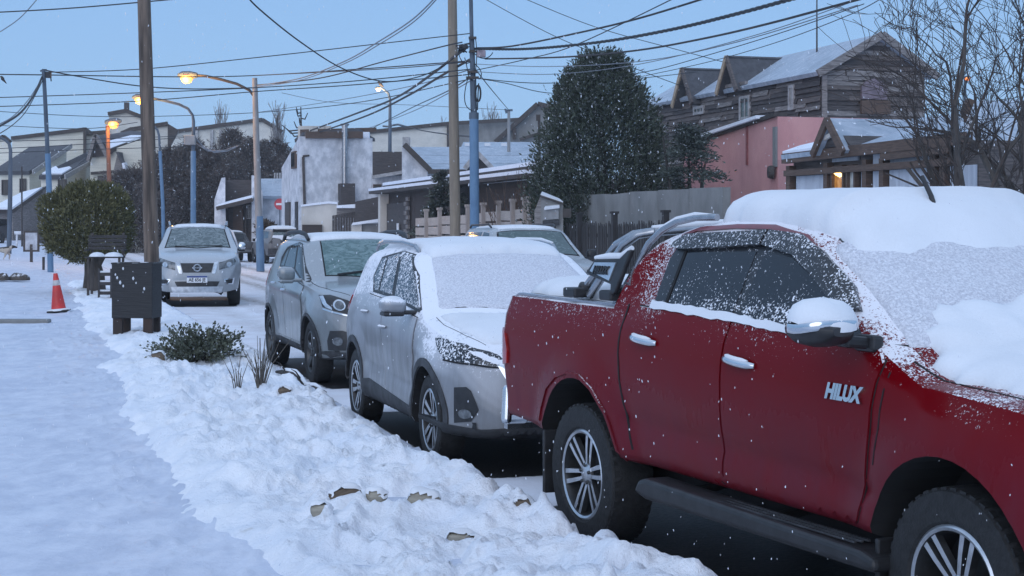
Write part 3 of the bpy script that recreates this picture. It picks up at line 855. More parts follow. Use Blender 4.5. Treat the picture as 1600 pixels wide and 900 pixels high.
H.patch('belt_trim', [(.735, 1.345), (.735, 1.330), (1.5, 1.302), (2.46, 1.241), (2.46, 1.255), (1.5, 1.318)], M['hilux_paint'], off=.014, thick=.012, grid=.05, both=True)
for sd in 'RL':
    H.patch('belt_snow', wob([(.735, 1.370), (.735, 1.330), (1.5, 1.300), (2.30, 1.250), (2.30, 1.285), (1.5, 1.338)], .005, 14, 3), M['car_snow'], axis=sd, off=.020, thick=.02, grid=.03, fine=.03)
# windscreen, crust of snow, hood line
H.patch('windscreen', [(1.95, -.60), (2.03, 0), (1.95, .60), (2.66, .70), (2.86, 0), (2.66, -.70)], M['dark_glass'], axis='T', off=.004, grid=.08)
snow_on(H, 'windscreen_snow_crust', wob([(1.98, -.66), (2.05, 0), (1.98, .66), (2.66, .755), (2.88, 0), (2.66, -.755)], .012, 8, 5), .028, M['crust'], edge=.10, lump=.5, grid=.04, nscale=9)
def roof_t(x, y):
    c = tab(PH['crown'], x); t = tab(H.top, x)-c*(abs(y)/.66)**2.2
    return (max(.05, 1.938-.02*abs(x-1.3)-t)+.006*math.sin(x*4+y*3)) if x < 1.90 else max(.012, .135-.32*(x-1.90))
roof_sn = wob([(.80, -.45), (.93, -.58), (1.2, -.61), (1.62, -.605), (1.90, -.60), (2.10, -.60), (2.28, -.44), (2.22, -.20), (2.36, 0), (2.26, .25), (2.30, .5), (1.9, .64), (1.2, .63), (.78, .60), (.68, .5), (.68, 0)], .014, 6, 2)
snow_on(H, 'roof_snow', roof_sn, roof_t, M['car_snow'], edge=.27, lump=.10, grid=.035, nscale=3.6)
cowl = wob([(2.50, -.52), (2.62, -.66), (2.85, -.76), (3.05, -.74), (3.25, -.70), (3.7, -.66), (3.75, 0), (3.7, .66), (3.0, .74), (2.66, .66), (2.55, .3), (2.52, 0), (2.56, -.3)], .03, 4, 9)
snow_on(H, 'hood_snow', cowl, lambda x, y: .095*(1-.5*smooth01((x-2.8)/.8)), M['car_snow'], edge=.36, lump=.5, grid=.035, nscale=5.5, seed=3)
H.strip('hood_seam', [(2.73, -.80), (2.88, -.775), (3.1, -.765), (3.4, -.745), (3.7, -.69)], .009, gap, axis='T', off=.002, both=True)
# cabin's rear window
H.patch('rear_window', [(-.52, 1.42), (-.48, 1.66), (.48, 1.66), (.52, 1.42)], M['hilux_glass'], axis='B', off=.004)
# bed: soft cover, rails, snow
H.patch('bed_cover', [(-1.06, -.80), (.40, -.82), (.40, .82), (-1.06, .80)], M['black_plastic'], axis='T', off=.012, thick=.03, grid=.2)
H.strip('bed_rail', [(-1.07, -.815), (-.6, -.825), (.44, -.825)], .028, M['steel_tube'], axis='T', off=.016, thick=.025, both=True)
H.strip('bed_rail_cap', [(-1.09, -.80), (-1.10, 0), (-1.09, .80)], .06, M['black_plastic'], axis='T', off=.02, thick=.04)
snow_on(H, 'bed_snow', wob([(-1.0, -.74), (-.6, -.77), (.30, -.77), (.36, 0), (.30, .77), (-1.0, .74), (-1.04, 0)], .02, 5, 4), lambda x, y: .10, M['car_snow'], edge=.24, lump=.3, grid=.05, off=.01)
# steel roll bar with side plates over the bed
for sd in (-1, 1):
    rb = MB()
    for dx in (0, .10):
        pts = [(-.22+dx*1.1, sd*.80, 1.36), (-.03+dx, sd*.765, 1.53), (.10+dx*.8, sd*.74, 1.645), (.20+dx*.5, sd*.69, 1.70), (.28+dx*.3, sd*.62, 1.715)]
        pts = pts
        rb.tube(pts, .024, 12)
    o = rb.build('roll_bar', M['steel_tube'], hp, smooth=50)
    rb2 = MB(); rb2.tube([(.20, sd*.81, 1.31), (.30, sd*.795, 1.42), (.38, sd*.775, 1.52), (.47, sd*.745, 1.655), (.56, sd*.715, 1.725), (.66, sd*.685, 1.768), (.80, sd*.655, 1.79), (.96, sd*.625, 1.79)], [.019]*8, 10)
    o = rb2.build('roof_tube', M['steel_tube'], hp, smooth=60)
    rs_t = MB(); rs_t.tube([(.50, sd*.735, 1.69), (.56, sd*.715, 1.738), (.66, sd*.685, 1.782), (.80, sd*.655, 1.805), (.94, sd*.628, 1.80)], [.006, .012, .014, .014, .008], 8); rs_t.build('snow_cap', M['car_snow'], o, smooth=60)
    pl = MB()
    fr = lambda x, y, z, sd=sd: (x-.10, sd*(.845-.28*(z-1.42))+y*sd, z)
    pl.prism([(.045, 1.49), (.12, 1.565), (.40, 1.575), (.47, 1.62), (.505, 1.62), (.44, 1.40), (.40, 1.37), (.37, 1.435), (.10, 1.475)], 0, .03, frame=fr)
    pp = bevel(pl.build('side_plate', M['black_plastic'], hp), .008)
    p2 = MB(); p2.prism([(.105, 1.50), (.135, 1.548), (.385, 1.552), (.355, 1.455)], .028, .036, frame=fr); p2.build('badge_plate', M['alloy'], pp)
    if sd < 0:
        me = text_mesh('HILUX', .062, .003, M['ink'], .2, .0025); tx = link('lettering', me, pp)
        zax = Vector((0, -1, -.28*0+.27)).normalized(); xax = Vector((1, 0, 0)); yax = zax.cross(xax)
        mt = Matrix((xax*.95, yax, zax)).transposed().to_4x4(); mt.translation = Vector(fr(.235, .040, 1.506)); tx.matrix_local = mt
        ps = MB(); ps.tube([fr(.10, .015, 1.572), fr(.25, .015, 1.582), fr(.40, .015, 1.585), fr(.49, .015, 1.632)], [.012, .02, .02, .014], 8); ps.build('snow_cap', M['car_snow'], pp, smooth=60)
    for (bx, L) in ((-.20, .15), (.24, .14)):
        f = MB(); f.box((bx, sd*.835, 1.375), (L, .11, .055)); f.tube([(bx, sd*.80, 1.36), (bx+.03, sd*.79, 1.42)], .042, 10)
        bevel(f.build('bar_foot', M['black_plastic'], hp), .012)
tb = MB(); tb.tube([(.28, -.64, 1.712), (.31, -.3, 1.735), (.31, .3, 1.735), (.28, .64, 1.712)], .024, 10)
tb.build('roll_bar', M['steel_tube'], hp, smooth=60)
ts = MB(); ts.tube([(.28, -.62, 1.738), (.31, -.3, 1.762), (.31, .3, 1.762), (.28, .62, 1.738)], [.012, .022, .022, .012], 8); ts.build('snow_cap', M['car_snow'], hp, smooth=60)
th = MB(); th.lathe([(.10, -.03), (.115, 0), (.10, .03), (.06, .05)], 20, origin=(.36, -.42, 1.60), axis='X'); th.build('third_light', M['black_plastic'], hp, smooth=50)
# tail lamp, bumper, mud flaps, step, arch liners
H.patch('tail_lamp', [(-1.11, .90), (-1.11, 1.13), (-.985, 1.10), (-.955, 1.0), (-.965, .92)], M['tail_red'], off=.012, thick=.03, grid=.04, both=True)
bp = MB()
for sd in (-1, 1):
    bp.bar((-1.19, sd*.0, .62), (-1.19, sd*.70, .62), .12, .16); bp.bar((-1.19, sd*.70, .64), (-1.06, sd*.90, .66), .07, .24)
bevel(bp.build('rear_bumper', M['chrome'], hp), .03, 3)
st = MB(); st.bar((-1.27, -.80, .50), (-1.27, .80, .50), .05, .035); st.build('tow_step', M['steel_tube'], hp)
for sd in (-1, 1):
    mf = MB(); mf.box((-.425, sd*.83, .40), (.025, .22, .36)); bevel(mf.build('mud_flap', M['black_plastic'], hp), .008)
    mf = MB(); mf.box((2.66, sd*.83, .38), (.025, .20, .26)); bevel(mf.build('mud_flap', M['black_plastic'], hp), .008)
    sp = MB(); sp.prism([(.74, .41), (.79, .475), (.86, .492), (2.62, .462), (2.72, .44), (2.72, .385), (.86, .385)], .83, .99, frame=lambda x, y, z, sd=sd: (x, sd*y, z))
    sbd = bevel(sp.build('side_step', M['black_plastic'], hp), .025, 3)
    rb = MB()
    for i in range(3): rb.box((1.75, sd*(.88+.035*i), .478), (1.6, .012, .008))
    rb.build('step_rib', M['cladding'], sbd)
    for bx in (1.0, 1.75, 2.5): 
        b = MB(); b.bar((bx, sd*.55, .47), (bx, sd*.86, .42), .05, .04); b.build('step_bracket', M['under'], sbd)
# chassis so that light does not pass beneath
ch = MB()
for sd in (-1, 1): ch.box((1.4, sd*.45, .42), (4.6, .10, .16))
ch.box((0, 0, .38), (.14, 1.3, .14)); ch.box((3.085, 0, .36), (.14, 1.3, .12)); ch.box((1.6, 0, .40), (1.6, .5, .14)); ch.build('chassis', M['under'], hp)
# mirrors
for sd in (-1, 1):
    def mp(x, y, z, sd=sd): return (x, sd*y, z)
    mb = MB(); secs = [(2.40, .10, 1.335, .02), (2.385, .115, 1.335, .055), (2.43, .125, 1.335, .085), (2.52, .13, 1.335, .092), (2.60, .10, 1.335, .07), (2.64, .06, 1.335, .03)]
    vs = []; fs = []; N = 20
    for (x, hy, zc, hz) in secs:
        for j in range(N):
            q = 2*PI*j/N; cy, sz = math.cos(q), math.sin(q); cy = abs(cy)**.7*(1 if cy > 0 else -1); sz = abs(sz)**.75*(1 if sz > 0 else -1)
            vs.append(mp(x+.07*cy*.3, 1.075+hy*cy, zc+hz*sz*(.42 if sz > 0 else .80)))
    for i in range(len(secs)-1):
        for j in range(N): fs.append((i*N+j, i*N+(j+1) % N, (i+1)*N+(j+1) % N, (i+1)*N+j))
    fs += [tuple(range(N)), tuple(reversed(range((len(secs)-1)*N, len(secs)*N)))]
    mb.add(vs, fs); mr = mb.build('wing_mirror', M['black_plastic'], hp, smooth=50)
    b = MB(); vs = []; fs = []; N = 28
    for (f, z) in ((1.0, 1.318), (1.03, 1.322), (1.03, 1.350), (1.0, 1.356)):
        for j in range(N):
            q = 2*PI*j/N; cy, sz = math.cos(q), math.sin(q)
            vs.append(mp(2.515+.118*f*abs(cy)**.7*(1 if cy > 0 else -1), 1.085+.133*f*abs(sz)**.75*(1 if sz > 0 else -1), z-.018*(1 if sz > 0 else -1)*abs(sz)*0+(.02 if cy > 0 else 0)*cy))
    for i in range(3):
        for j in range(N): fs.append((i*N+j, i*N+(j+1) % N, (i+1)*N+(j+1) % N, (i+1)*N+j))
    b.add(vs, fs); b.build('chrome_band', M['chrome'], mr, smooth=50)
    b = MB(); b.bar(mp(2.52, .86, 1.272), mp(2.52, 1.00, 1.285), .09, .05); b.bar(mp(2.53, .84, 1.27), mp(2.53, .90, 1.275), .13, .07); bevel(b.build('mirror_arm', M['black_plastic'], mr), .015)
    sv = MB(); vs = []; fs = []; N = 22
    for i, (f, z) in enumerate(((1.02, 1.368), (1.0, 1.392), (.86, 1.425), (.62, 1.447), (.3, 1.457), (.05, 1.459))):
        for j in range(N):
            q = 2*PI*j/N; c, s_ = math.cos(q), math.sin(q)
            vs.append(mp(2.50+.135*f*c+.01, 1.078+.142*f*s_, z+(.012*mnoise.noise(Vector((c*2, s_*2, i))) if i > 1 else 0)-.05*max(0, c)*f*.8))
    for i in range(5):
        for j in range(N): fs.append((i*N+j, i*N+(j+1) % N, (i+1)*N+(j+1) % N, (i+1)*N+j))
    fs.append(tuple(range(5*N, 6*N))); sv.add(vs, fs); sv.build('snow_cap', M['car_snow'], mr, smooth=80)
# lettering on the front door, aerial, head lamp
side_text(H, 'HILUX', .085, 2.452, 1.062, M['chrome'], off=.018, xs=.95, shear=.22, bold=.005)
an = MB(); an.tube([(2.04, -.10, 1.72), (1.96, -.10, 1.885), (1.895, -.10, 1.975)], [.013, .012, .011], 6); an.build('aerial', M['black_plastic'], hp)
H.patch('head_lamp', [(3.56, .93), (3.46, 1.03), (3.62, 1.045), (3.9, .96), (3.98, .86), (3.8, .86)], M['head_glass'], off=.006, thick=.02, grid=.05, both=True)
H.patch('grille', [(-.55, .62), (-.60, .90), (.60, .90), (.55, .62)], M['black_plastic'], axis='F', off=.006, grid=.1)
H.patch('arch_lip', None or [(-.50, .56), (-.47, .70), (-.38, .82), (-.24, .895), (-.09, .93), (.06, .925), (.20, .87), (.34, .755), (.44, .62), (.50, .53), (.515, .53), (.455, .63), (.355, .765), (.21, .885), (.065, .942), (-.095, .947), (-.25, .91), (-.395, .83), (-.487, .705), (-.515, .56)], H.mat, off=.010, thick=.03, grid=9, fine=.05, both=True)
# ------------------------------------------------------------------ the white crossover behind it
GRP_NEAR = 'vehicles parked nose to tail along the near kerb'
PK = dict(
    top=[(-.83, .55), (-.82, .85), (-.79, 1.02), (-.70, 1.22), (-.58, 1.43), (-.48, 1.53), (-.2, 1.575), (.4, 1.605), (.9, 1.605), (1.35, 1.575), (1.55, 1.53), (1.85, 1.40), (2.3, 1.165), (2.50, 1.075), (2.62, 1.055), (2.9, 1.00), (3.15, .925), (3.30, .84), (3.40, .76), (3.435, .66), (3.45, .50)],
    bot=[(-.83, .42), (-.5, .34), (.3, .24), (2.3, .24), (2.9, .25), (3.3, .27), (3.45, .33)],
    plan=[(-.83, .70), (-.75, .78), (-.5, .84), (0, .87), (1.3, .875), (2.6, .87), (2.95, .84), (3.15, .78), (3.30, .68), (3.40, .55), (3.45, .42)],
    belt=[(-.83, 1.0), (0, 1.16), (.5, 1.16), (1.5, 1.12), (2.1, 1.06), (2.6, .96), (3.1, .84), (3.45, .48)],
    side=[(.2, .95), (.33, .985), (.5, .975), (.62, .985), (.80, 1.0), (.9, .985), (1.0, .95)],
    lean=[(-.8, .40), (.5, .40), (1.8, .42), (2.3, .5), (3.4, .5)],
    crown=[(-.83, .02), (-.5, .05), (.5, .055), (1.4, .06), (1.7, .10), (2.3, .11), (2.5, .06), (3.2, .05), (3.45, .03)],
    bumps=[arch_bump(0, .33, .40, .03), arch_bump(2.62, .33, .40, .035), lambda a, u: -.012*math.exp(-((u-(.60-.05*(a-1)))/.05)**2)*(1 if .4 < a < 2.2 else 0)],
    wells=[(0, .385), (2.62, .385)], well_up=.01, axle=.33, track=.76, ns=100, round=3, rit=5)
K = Car('white_crossover', 'white crossover frosted all over, parked directly behind the red pickup', 'car', KICKS, PK, M['kicks_paint'], GRP_NEAR)
kp = K.root
sp_k = dict(n=5, pair=.042, w0=.026, w1=.042, p0=.45, cup=.02, face=M['alloy'], body=M['black_plastic'], ph=.3)
sp_kr = dict(n=5, pair=.042, w0=.026, w1=.042, p0=.45, cup=.02, face=M['alloy'], body=M['black_plastic'], ph=1.1)
for x in (0, 2.62):
    for sd in (-1, 1): wheel(K, x, sd, .330, .205, .222, sp_k if x else sp_kr)
def doors(c, specs, handle, hm):
    for nm, pl, (hx, hz) in specs:
        c.patch('door_gap', grow(pl, .006), M['under'], off=.0012, thick=.006, grid=.05, both=True, dirf=1)
        for ax in 'LR':
            d = c.patch(nm, pl, c.mat, ax, off=.009, thick=.02, grid=.05, dirf=1)
            h, n, _ = c.hit(ax, hx, hz); sd = -1 if ax == 'R' else 1
            mb = MB(); mb.tube([(h.x+(i/6-.5)*.20, h.y+sd*(.014+.03*math.cos((i/6-.5)*PI)), h.z) for i in range(7)], [.010]+[.015]*5+[.010], 8); mb.build('door_handle', hm, d, smooth=60)
            mb = MB(); mb.lathe([(.040, 0), (.034, .008), (0, .01)], 14, origin=(h.x, h.y, h.z), axis='Y'); mb.build('handle_cup', M['under'], d, smooth=60)
doors(K, [('front_door', [(1.10, 1.14), (1.13, .80), (1.22, .45), (1.28, .345), (2.02, .335), (2.10, .40), (2.19, .70), (2.16, 1.05)], (1.22, .93)),
          ('rear_door', [(.44, 1.165), (.40, 1.0), (.46, .72), (.52, .50), (.60, .36), (1.265, .345), (1.205, .45), (1.115, .80), (1.085, 1.14)], (.50, 1.02))], None, M['kicks_paint'])
K.patch('window_frame', [(.55, 1.185), (.33, 1.315), (.37, 1.48), (.93, 1.54), (1.30, 1.518), (1.5, 1.437), (1.70, 1.362), (2.17, 1.112), (2.14, 1.092), (1.26, 1.165)], M['black_plastic'], off=.003, thick=.01, grid=.06, both=True)
K.patch('side_window', [(.60, 1.20), (.385, 1.315), (.41, 1.46), (.56, 1.48), (.72, 1.205)], M['kicks_glass'], off=.006, thick=.006, both=True)
K.patch('side_window', [(.77, 1.205), (.61, 1.485), (.93, 1.518), (1.22, 1.19)], M['kicks_glass'], off=.006, thick=.006, both=True)
K.patch('side_window', [(1.33, 1.185), (1.03, 1.518), (1.28, 1.505), (1.48, 1.427), (1.66, 1.355), (2.12, 1.115)], M['kicks_glass'], off=.006, thick=.006, both=True)
K.patch('windscreen', [(1.54, -.50), (1.58, 0), (1.54, .50), (2.26, .62), (2.44, 0), (2.26, -.62)], M['dark_glass'], axis='T', off=.003, grid=.08)
snow_on(K, 'windscreen_snow_crust', wob([(1.52, -.56), (1.56, 0), (1.52, .56), (2.24, .685), (2.46, 0), (2.24, -.685)], .006, 8, 5), .016, M['crust'], edge=.05, lump=.5, grid=.045, nscale=11)
snow_on(K, 'roof_snow', wob([(-.45, -.52), (.4, -.58), (1.3, -.58), (1.53, -.55), (1.575, 0), (1.53, .55), (1.3, .58), (.4, .58), (-.45, .52)], .008, 6, 8), .055, M['car_snow'], edge=.09, lump=.2, grid=.06)
snow_on(K, 'hood_snow', wob([(2.34, -.70), (2.50, 0), (2.34, .70), (2.8, .66), (3.10, .56), (3.22, .3), (3.25, 0), (3.22, -.3), (3.10, -.56), (2.8, -.66)], .012, 5, 8), .035, M['car_snow'], edge=.10, lump=.35, grid=.06)
for sd in (-1, 1):
    rl = MB(); rl.tube([(-.30, sd*.60, 1.53), (-.2, sd*.60, 1.585), (.1, sd*.61, 1.61), (.8, sd*.61, 1.61), (1.15, sd*.60, 1.585), (1.27, sd*.59, 1.53)], [.014, .018, .018, .018, .018, .014], 8); o = rl.build('roof_rail', M['steel_tube'], kp, smooth=60)
    rl = MB(); rl.tube([(-.18, sd*.60, 1.605), (.1, sd*.61, 1.632), (.8, sd*.61, 1.632), (1.13, sd*.60, 1.607)], [.010, .016, .016, .010], 8); rl.build('snow_cap', M['car_snow'], o, smooth=60)
ring = lambda cx, cz, r, a0, a1, n: [(cx+r*math.cos(R(a0+(a1-a0)*i/n)), cz+r*math.sin(R(a0+(a1-a0)*i/n))) for i in range(n+1)]
def arch_trim(c, cx, cz, r0, r1, mat, a0=-12, a1=192, off=.010):
    pl = ring(cx, cz, r0, a0, a1, 22)+ring(cx, cz, r1, a1, a0, 22)
    pl = [(x, max(z, .235)) for x, z in pl]
    c.patch('arch_trim', pl, mat, off=off, thick=.03, grid=9, fine=.05, both=True)
for cx in (0, 2.62): arch_trim(K, cx, .34, .388, .445, M['cladding'])
K.patch('sill_cladding', [(.44, .24), (.44, .44), (.60, .455), (2.15, .37), (2.18, .24)], M['cladding'], off=.014, thick=.02, grid=.06, both=True)
K.patch('head_lamp', [(2.70, .935), (2.80, .94), (2.89, .934), (3.06, .910), (3.20, .865), (3.33, .805), (3.36, .765), (3.213, .785), (2.955, .80), (2.80, .87)], M['kicks_glass'], off=.008, thick=.02, grid=.04, both=True)
K.strip('lamp_brow', [(2.95, .795), (3.21, .778), (3.36, .755)], .010, M['under'], off=.012, both=True)
K.patch('fog_lamp_bay', [(-.80, .614), (-.74, .625), (-.715, .60), (-.675, .47), (-.712, .387), (-.80, .365)], M['black_plastic'], axis='F', off=.006, thick=.02, grid=.04, both=True)
K.patch('fog_lamp', ring(-.745, .435, .034, 0, 360, 16)[:-1], M['head_glass'], axis='F', off=.012, thick=.01, grid=9, both=True)
K.patch('bumper_lip', [(-.93, .30), (-.93, .36), (-.66, .335), (-.45, .36), (0, .39), (.45, .36), (.66, .335), (.93, .36), (.93, .30), (.5, .27), (-.5, .27)], M['black_plastic'], axis='F', off=.020, thick=.04, grid=.03, fine=.04)
K.patch('grille', [(-.46, .77), (-.38, .60), (-.25, .46), (.25, .46), (.38, .60), (.46, .77)], M['black_plastic'], axis='F', off=.006, thick=.02, grid=.06)
for s_ in (-1, 1): K.patch('grille_bar', [(s_*.545, .775), (s_*.49, .775), (s_*.40, .60), (s_*.29, .455), (s_*.33, .44), (s_*.45, .58)], M['chrome'], axis='F', off=.016, thick=.02, grid=.05)
K.patch('tail_lamp', [(-.80, 1.02), (-.70, 1.16), (-.42, 1.12), (-.48, 1.04), (-.66, .98)], M['tail_red'], off=.014, thick=.03, grid=.04, both=True)
K.strip('hood_seam', [(2.35, -.73), (2.6, -.72), (2.9, -.66), (3.12, -.57)], .004, M['under'], axis='T', off=.002, both=True)
def mirror(c, x, z, y0, y1, hx, hz, shell_m, low_m=None, cap=True, dx=.0):
    """door mirror: shell drawn out sideways, darker foot, snow on top"""
    for sd in (-1, 1):
        N = 18; secs = [(0.0, .72), (.18, .98), (.6, 1.0), (.88, .86), (1.0, .45)]; mb = MB(); vs = []; fs = []
        for t, f in secs:
            y = y0+(y1-y0)*t
            for j in range(N):
                q = 2*PI*j/N; a, b = math.cos(q), math.sin(q); a = abs(a)**.7*(1 if a > 0 else -1); b = abs(b)**.7*(1 if b > 0 else -1)
                vs.append((x+dx*t+hx*f*a*(1 if a < 0 else 1.1), sd*y, z+hz*f*b+.012*t))
        for i in range(len(secs)-1):
            for j in range(N): fs.append((i*N+j, i*N+(j+1) % N, (i+1)*N+(j+1) % N, (i+1)*N+j))
        fs += [tuple(range(N)), tuple(reversed(range((len(secs)-1)*N, len(secs)*N)))]
        mb.add(vs, fs); m = mb.build('wing_mirror', shell_m, c.root, smooth=60)
        b = MB(); b.box((x, sd*(y0+y1)/2, z-hz*.93), (hx*1.9, (y1-y0)*.86, hz*.55)); b.bar((x+.02, sd*(y0-.10), z-hz*.8), (x+.01, sd*(y0+.06), z-hz*.75), hx*1.2, hz*.5)
        bevel(b.build('mirror_foot', low_m or M['black_plastic'], m), .02, 3)
        g = MB(); g.box((x-hx*.97, sd*(y0+y1)/2, z+.004), (.012, (y1-y0)*.74, hz*1.4)); bevel(g.build('mirror_glass', M['dark_glass'], m), .004)
        if cap:
            vs = []; fs = []
            for i, (f, h_) in enumerate(((.96, .62), (.9, .86), (.7, 1.12), (.35, 1.25), (.05, 1.28))):
                for j in range(N):
                    q = 2*PI*j/N; vs.append((x+dx*.5+hx*f*math.cos(q), sd*((y0+y1)/2+(y1-y0)*.46*f*math.sin(q)), z+hz*h_))
            for i in range(4):
                for j in range(N): fs.append((i*N+j, i*N+(j+1) % N, (i+1)*N+(j+1) % N, (i+1)*N+j))
            fs.append(tuple(range(4*N, 5*N))); sv = MB(); sv.add(vs, fs); sv.build('snow_cap', M['car_snow'], m, smooth=80)
mirror(K, 2.02, 1.135, .90, 1.09, .085, .062, M['kicks_paint'])

# ------------------------------------------------------------------ the silver grey crossover third in line
PT = dict(
    top=[(-.83, .60), (-.82, .95), (-.78, 1.10), (-.66, 1.38), (-.55, 1.56), (-.42, 1.605), (0, 1.63), (.6, 1.64), (1.05, 1.625), (1.3, 1.575), (1.6, 1.43), (2.0, 1.21), (2.14, 1.145), (2.3, 1.12), (2.7, 1.075), (3.0, 1.01), (3.2, .92), (3.32, .82), (3.38, .70), (3.39, .55)],
    bot=[(-.83, .42), (-.5, .34), (.3, .27), (2.2, .27), (2.9, .27), (3.39, .33)],
    plan=[(-.83, .72), (-.75, .79), (-.5, .85), (0, .885), (1.3, .885), (2.555, .885), (2.85, .855), (3.05, .80), (3.22, .70), (3.32, .58), (3.39, .46)],
    belt=[(-.83, 1.05), (0, 1.20), (.5, 1.18), (1.5, 1.13), (2.0, 1.10), (2.4, 1.02), (3.0, .88), (3.39, .50)],
    side=[(.22, .94), (.35, .97), (.5, .975), (.66, .99), (.82, 1.0), (.92, .985), (1.0, .955)],
    lean=[(-.8, .36), (.5, .36), (1.5, .38), (2.1, .5), (3.4, .5)],
    crown=[(-.83, .02), (-.5, .05), (.5, .055), (1.2, .06), (1.5, .10), (2.0, .10), (2.2, .06), (3.0, .05), (3.39, .03)],
    bumps=[arch_bump(0, .345, .41, .03), arch_bump(2.555, .345, .41, .035), lambda a, u: .014*math.exp(-((u-(.98-.03*(a-1)))/.05)**2)*(1 if -.2 < a < 2.2 else 0)],
    wells=[(0, .395), (2.555, .395)], well_up=.01, axle=.345, track=.775, ns=100, round=3, rit=5)
T = Car('silver_crossover', 'silver grey crossover with greenish frosted windscreen behind the white crossover', 'car', TRACKER, PT, M['tracker_paint'], GRP_NEAR)
tp = T.root
sp_t = dict(n=5, pair=0, w0=.075, w1=.080, cup=.018, face=M['dark_alloy'], body=M['dark_alloy'], ph=.3)
for x in (0, 2.555):
    for sd in (-1, 1): wheel(T, x, sd, .345, .215, .225, sp_t)
doors(T, [('front_door', [(.98, 1.17), (.99, .85), (1.02, .50), (1.06, .42), (1.93, .41), (2.02, .50), (2.08, .70), (2.10, 1.06)], (1.10, .99)),
          ('rear_door', [(.32, 1.20), (.28, 1.0), (.36, .72), (.46, .50), (.56, .43), (1.045, .42), (1.00, .50), (.97, .85), (.96, 1.17)], (.38, 1.05))], None, M['chrome'])
T.patch('window_frame', [(.40, 1.25), (.30, 1.36), (.44, 1.49), (.94, 1.556), (1.15, 1.535), (1.30, 1.475), (1.60, 1.325), (2.06, 1.105), (2.03, 1.085), (1.3, 1.225)], M['black_plastic'], off=.003, thick=.01, grid=.06, both=True)
T.patch('side_window', [(.47, 1.262), (.36, 1.36), (.47, 1.468), (.60, 1.495), (.66, 1.26)], M['tracker_glass'], off=.006, thick=.006, both=True)
T.patch('side_window', [(.70, 1.26), (.64, 1.505), (.94, 1.546), (1.27, 1.25)], M['tracker_glass'], off=.006, thick=.006, both=True)
T.patch('side_window', [(1.36, 1.24), (1.03, 1.54), (1.14, 1.527), (1.29, 1.465), (1.57, 1.32), (1.99, 1.118)], M['tracker_glass'], off=.006, thick=.006, both=True)
T.patch('windscreen', [(1.25, -.48), (1.29, 0), (1.25, .48), (1.98, .57), (2.13, 0), (1.98, -.57)], M['tracker_shield'], axis='T', off=.008, grid=.04, fine=.04)
T.patch('windscreen_edge', grow([(1.25, -.48), (1.29, 0), (1.25, .48), (1.98, .57), (2.13, 0), (1.98, -.57)], .016), M['under'], axis='T', off=.003, grid=.04, fine=.04)
for a, b in (((2.05, -.45), (1.98, .12)), ((2.08, .05), (1.93, .62))):
    h1 = T.hit('T', *a)[0]; h2 = T.hit('T', *b)[0]; wp = MB(); wp.bar(h1+Vector((0, 0, .03)), h2+Vector((0, 0, .035)), .03, .02); wp.build('wiper', M['black_plastic'], tp)
snow_on(T, 'roof_snow', wob([(-.5, -.54), (.4, -.60), (1.1, -.60), (1.19, -.58), (1.23, 0), (1.19, .58), (1.1, .60), (.4, .60), (-.5, .54)], .008, 6, 8), .045, M['car_snow'], edge=.08, lump=.2, grid=.07)
for sd in (-1, 1):
    rl = MB(); rl.tube([(-.45, sd*.62, 1.56), (-.32, sd*.62, 1.64), (.1, sd*.63, 1.672), (.7, sd*.63, 1.675), (1.0, sd*.62, 1.65), (1.12, sd*.61, 1.585)], [.022, .026, .028, .028, .026, .022], 10); rl.build('roof_rail', M['black_plastic'], tp, smooth=60)
for cx in (0, 2.555): arch_trim(T, cx, .35, .396, .43, M['cladding'])
T.patch('sill_cladding', [(.42, .27), (.42, .40), (2.14, .37), (2.16, .27)], M['cladding'], off=.012, thick=.02, grid=.06, both=True)
T.patch('head_lamp', [(-.815, .985), (-.72, .99), (-.62, .955), (-.53, .92), (-.44, .85), (-.44, .785), (-.60, .795), (-.72, .825), (-.812, .86)], M['black_plastic'], axis='F', off=.008, thick=.02, grid=.04, both=True)
hl = [(-.812, .975), (-.785, .98), (-.775, .90), (-.735, .855), (-.735, .832), (-.79, .86), (-.806, .90)]
T.patch('day_light', hl, M['lamp_bright'], axis='F', off=.014, thick=.01, grid=9, fine=.03, both=True)
T.patch('lamp_ring', ring(-.665, .885, .058, 0, 360, 20)[:-1], M['lamp_bright'], axis='F', off=.014, thick=.01, grid=9, both=True)
T.patch('lamp_lens', ring(-.665, .885, .042, 0, 360, 20)[:-1], M['head_glass'], axis='F', off=.018, thick=.01, grid=9, both=True)
T.patch('lamp_rim', [(-.812, .85), (-.72, .815), (-.60, .785), (-.44, .778), (-.44, .765), (-.60, .770), (-.72, .798), (-.812, .832)], M['chrome'], axis='F', off=.014, thick=.01, grid=9, fine=.05, both=True)
T.patch('fog_lamp_bay', [(-.768, .61), (-.66, .618), (-.60, .60), (-.60, .42), (-.635, .405), (-.78, .398), (-.79, .50)], M['black_plastic'], axis='F', off=.008, thick=.02, grid=.05, both=True)
T.patch('fog_lamp', ring(-.70, .50, .045, 0, 360, 18)[:-1], M['head_glass'], axis='F', off=.014, thick=.01, grid=9, both=True)
T.patch('grille', [(-.42, .80), (-.42, .62), (-.36, .45), (.36, .45), (.42, .62), (.42, .80)], M['black_plastic'], axis='F', off=.006, thick=.02, grid=.06)
T.patch('bumper_lip', [(-.90, .30), (-.90, .38), (-.55, .385), (.55, .385), (.90, .38), (.90, .30)], M['cladding'], axis='F', off=.012, thick=.03, grid=.06)
T.patch('tail_lamp', [(-.80, .98), (-.68, 1.22), (-.60, 1.20), (-.66, .98)], M['tail_red'], off=.012, thick=.03, grid=.04, both=True)
T.strip('hood_seam', [(2.05, -.76), (2.4, -.74), (2.75, -.66), (3.0, -.52)], .007, M['under'], axis='T', off=.002, both=True)
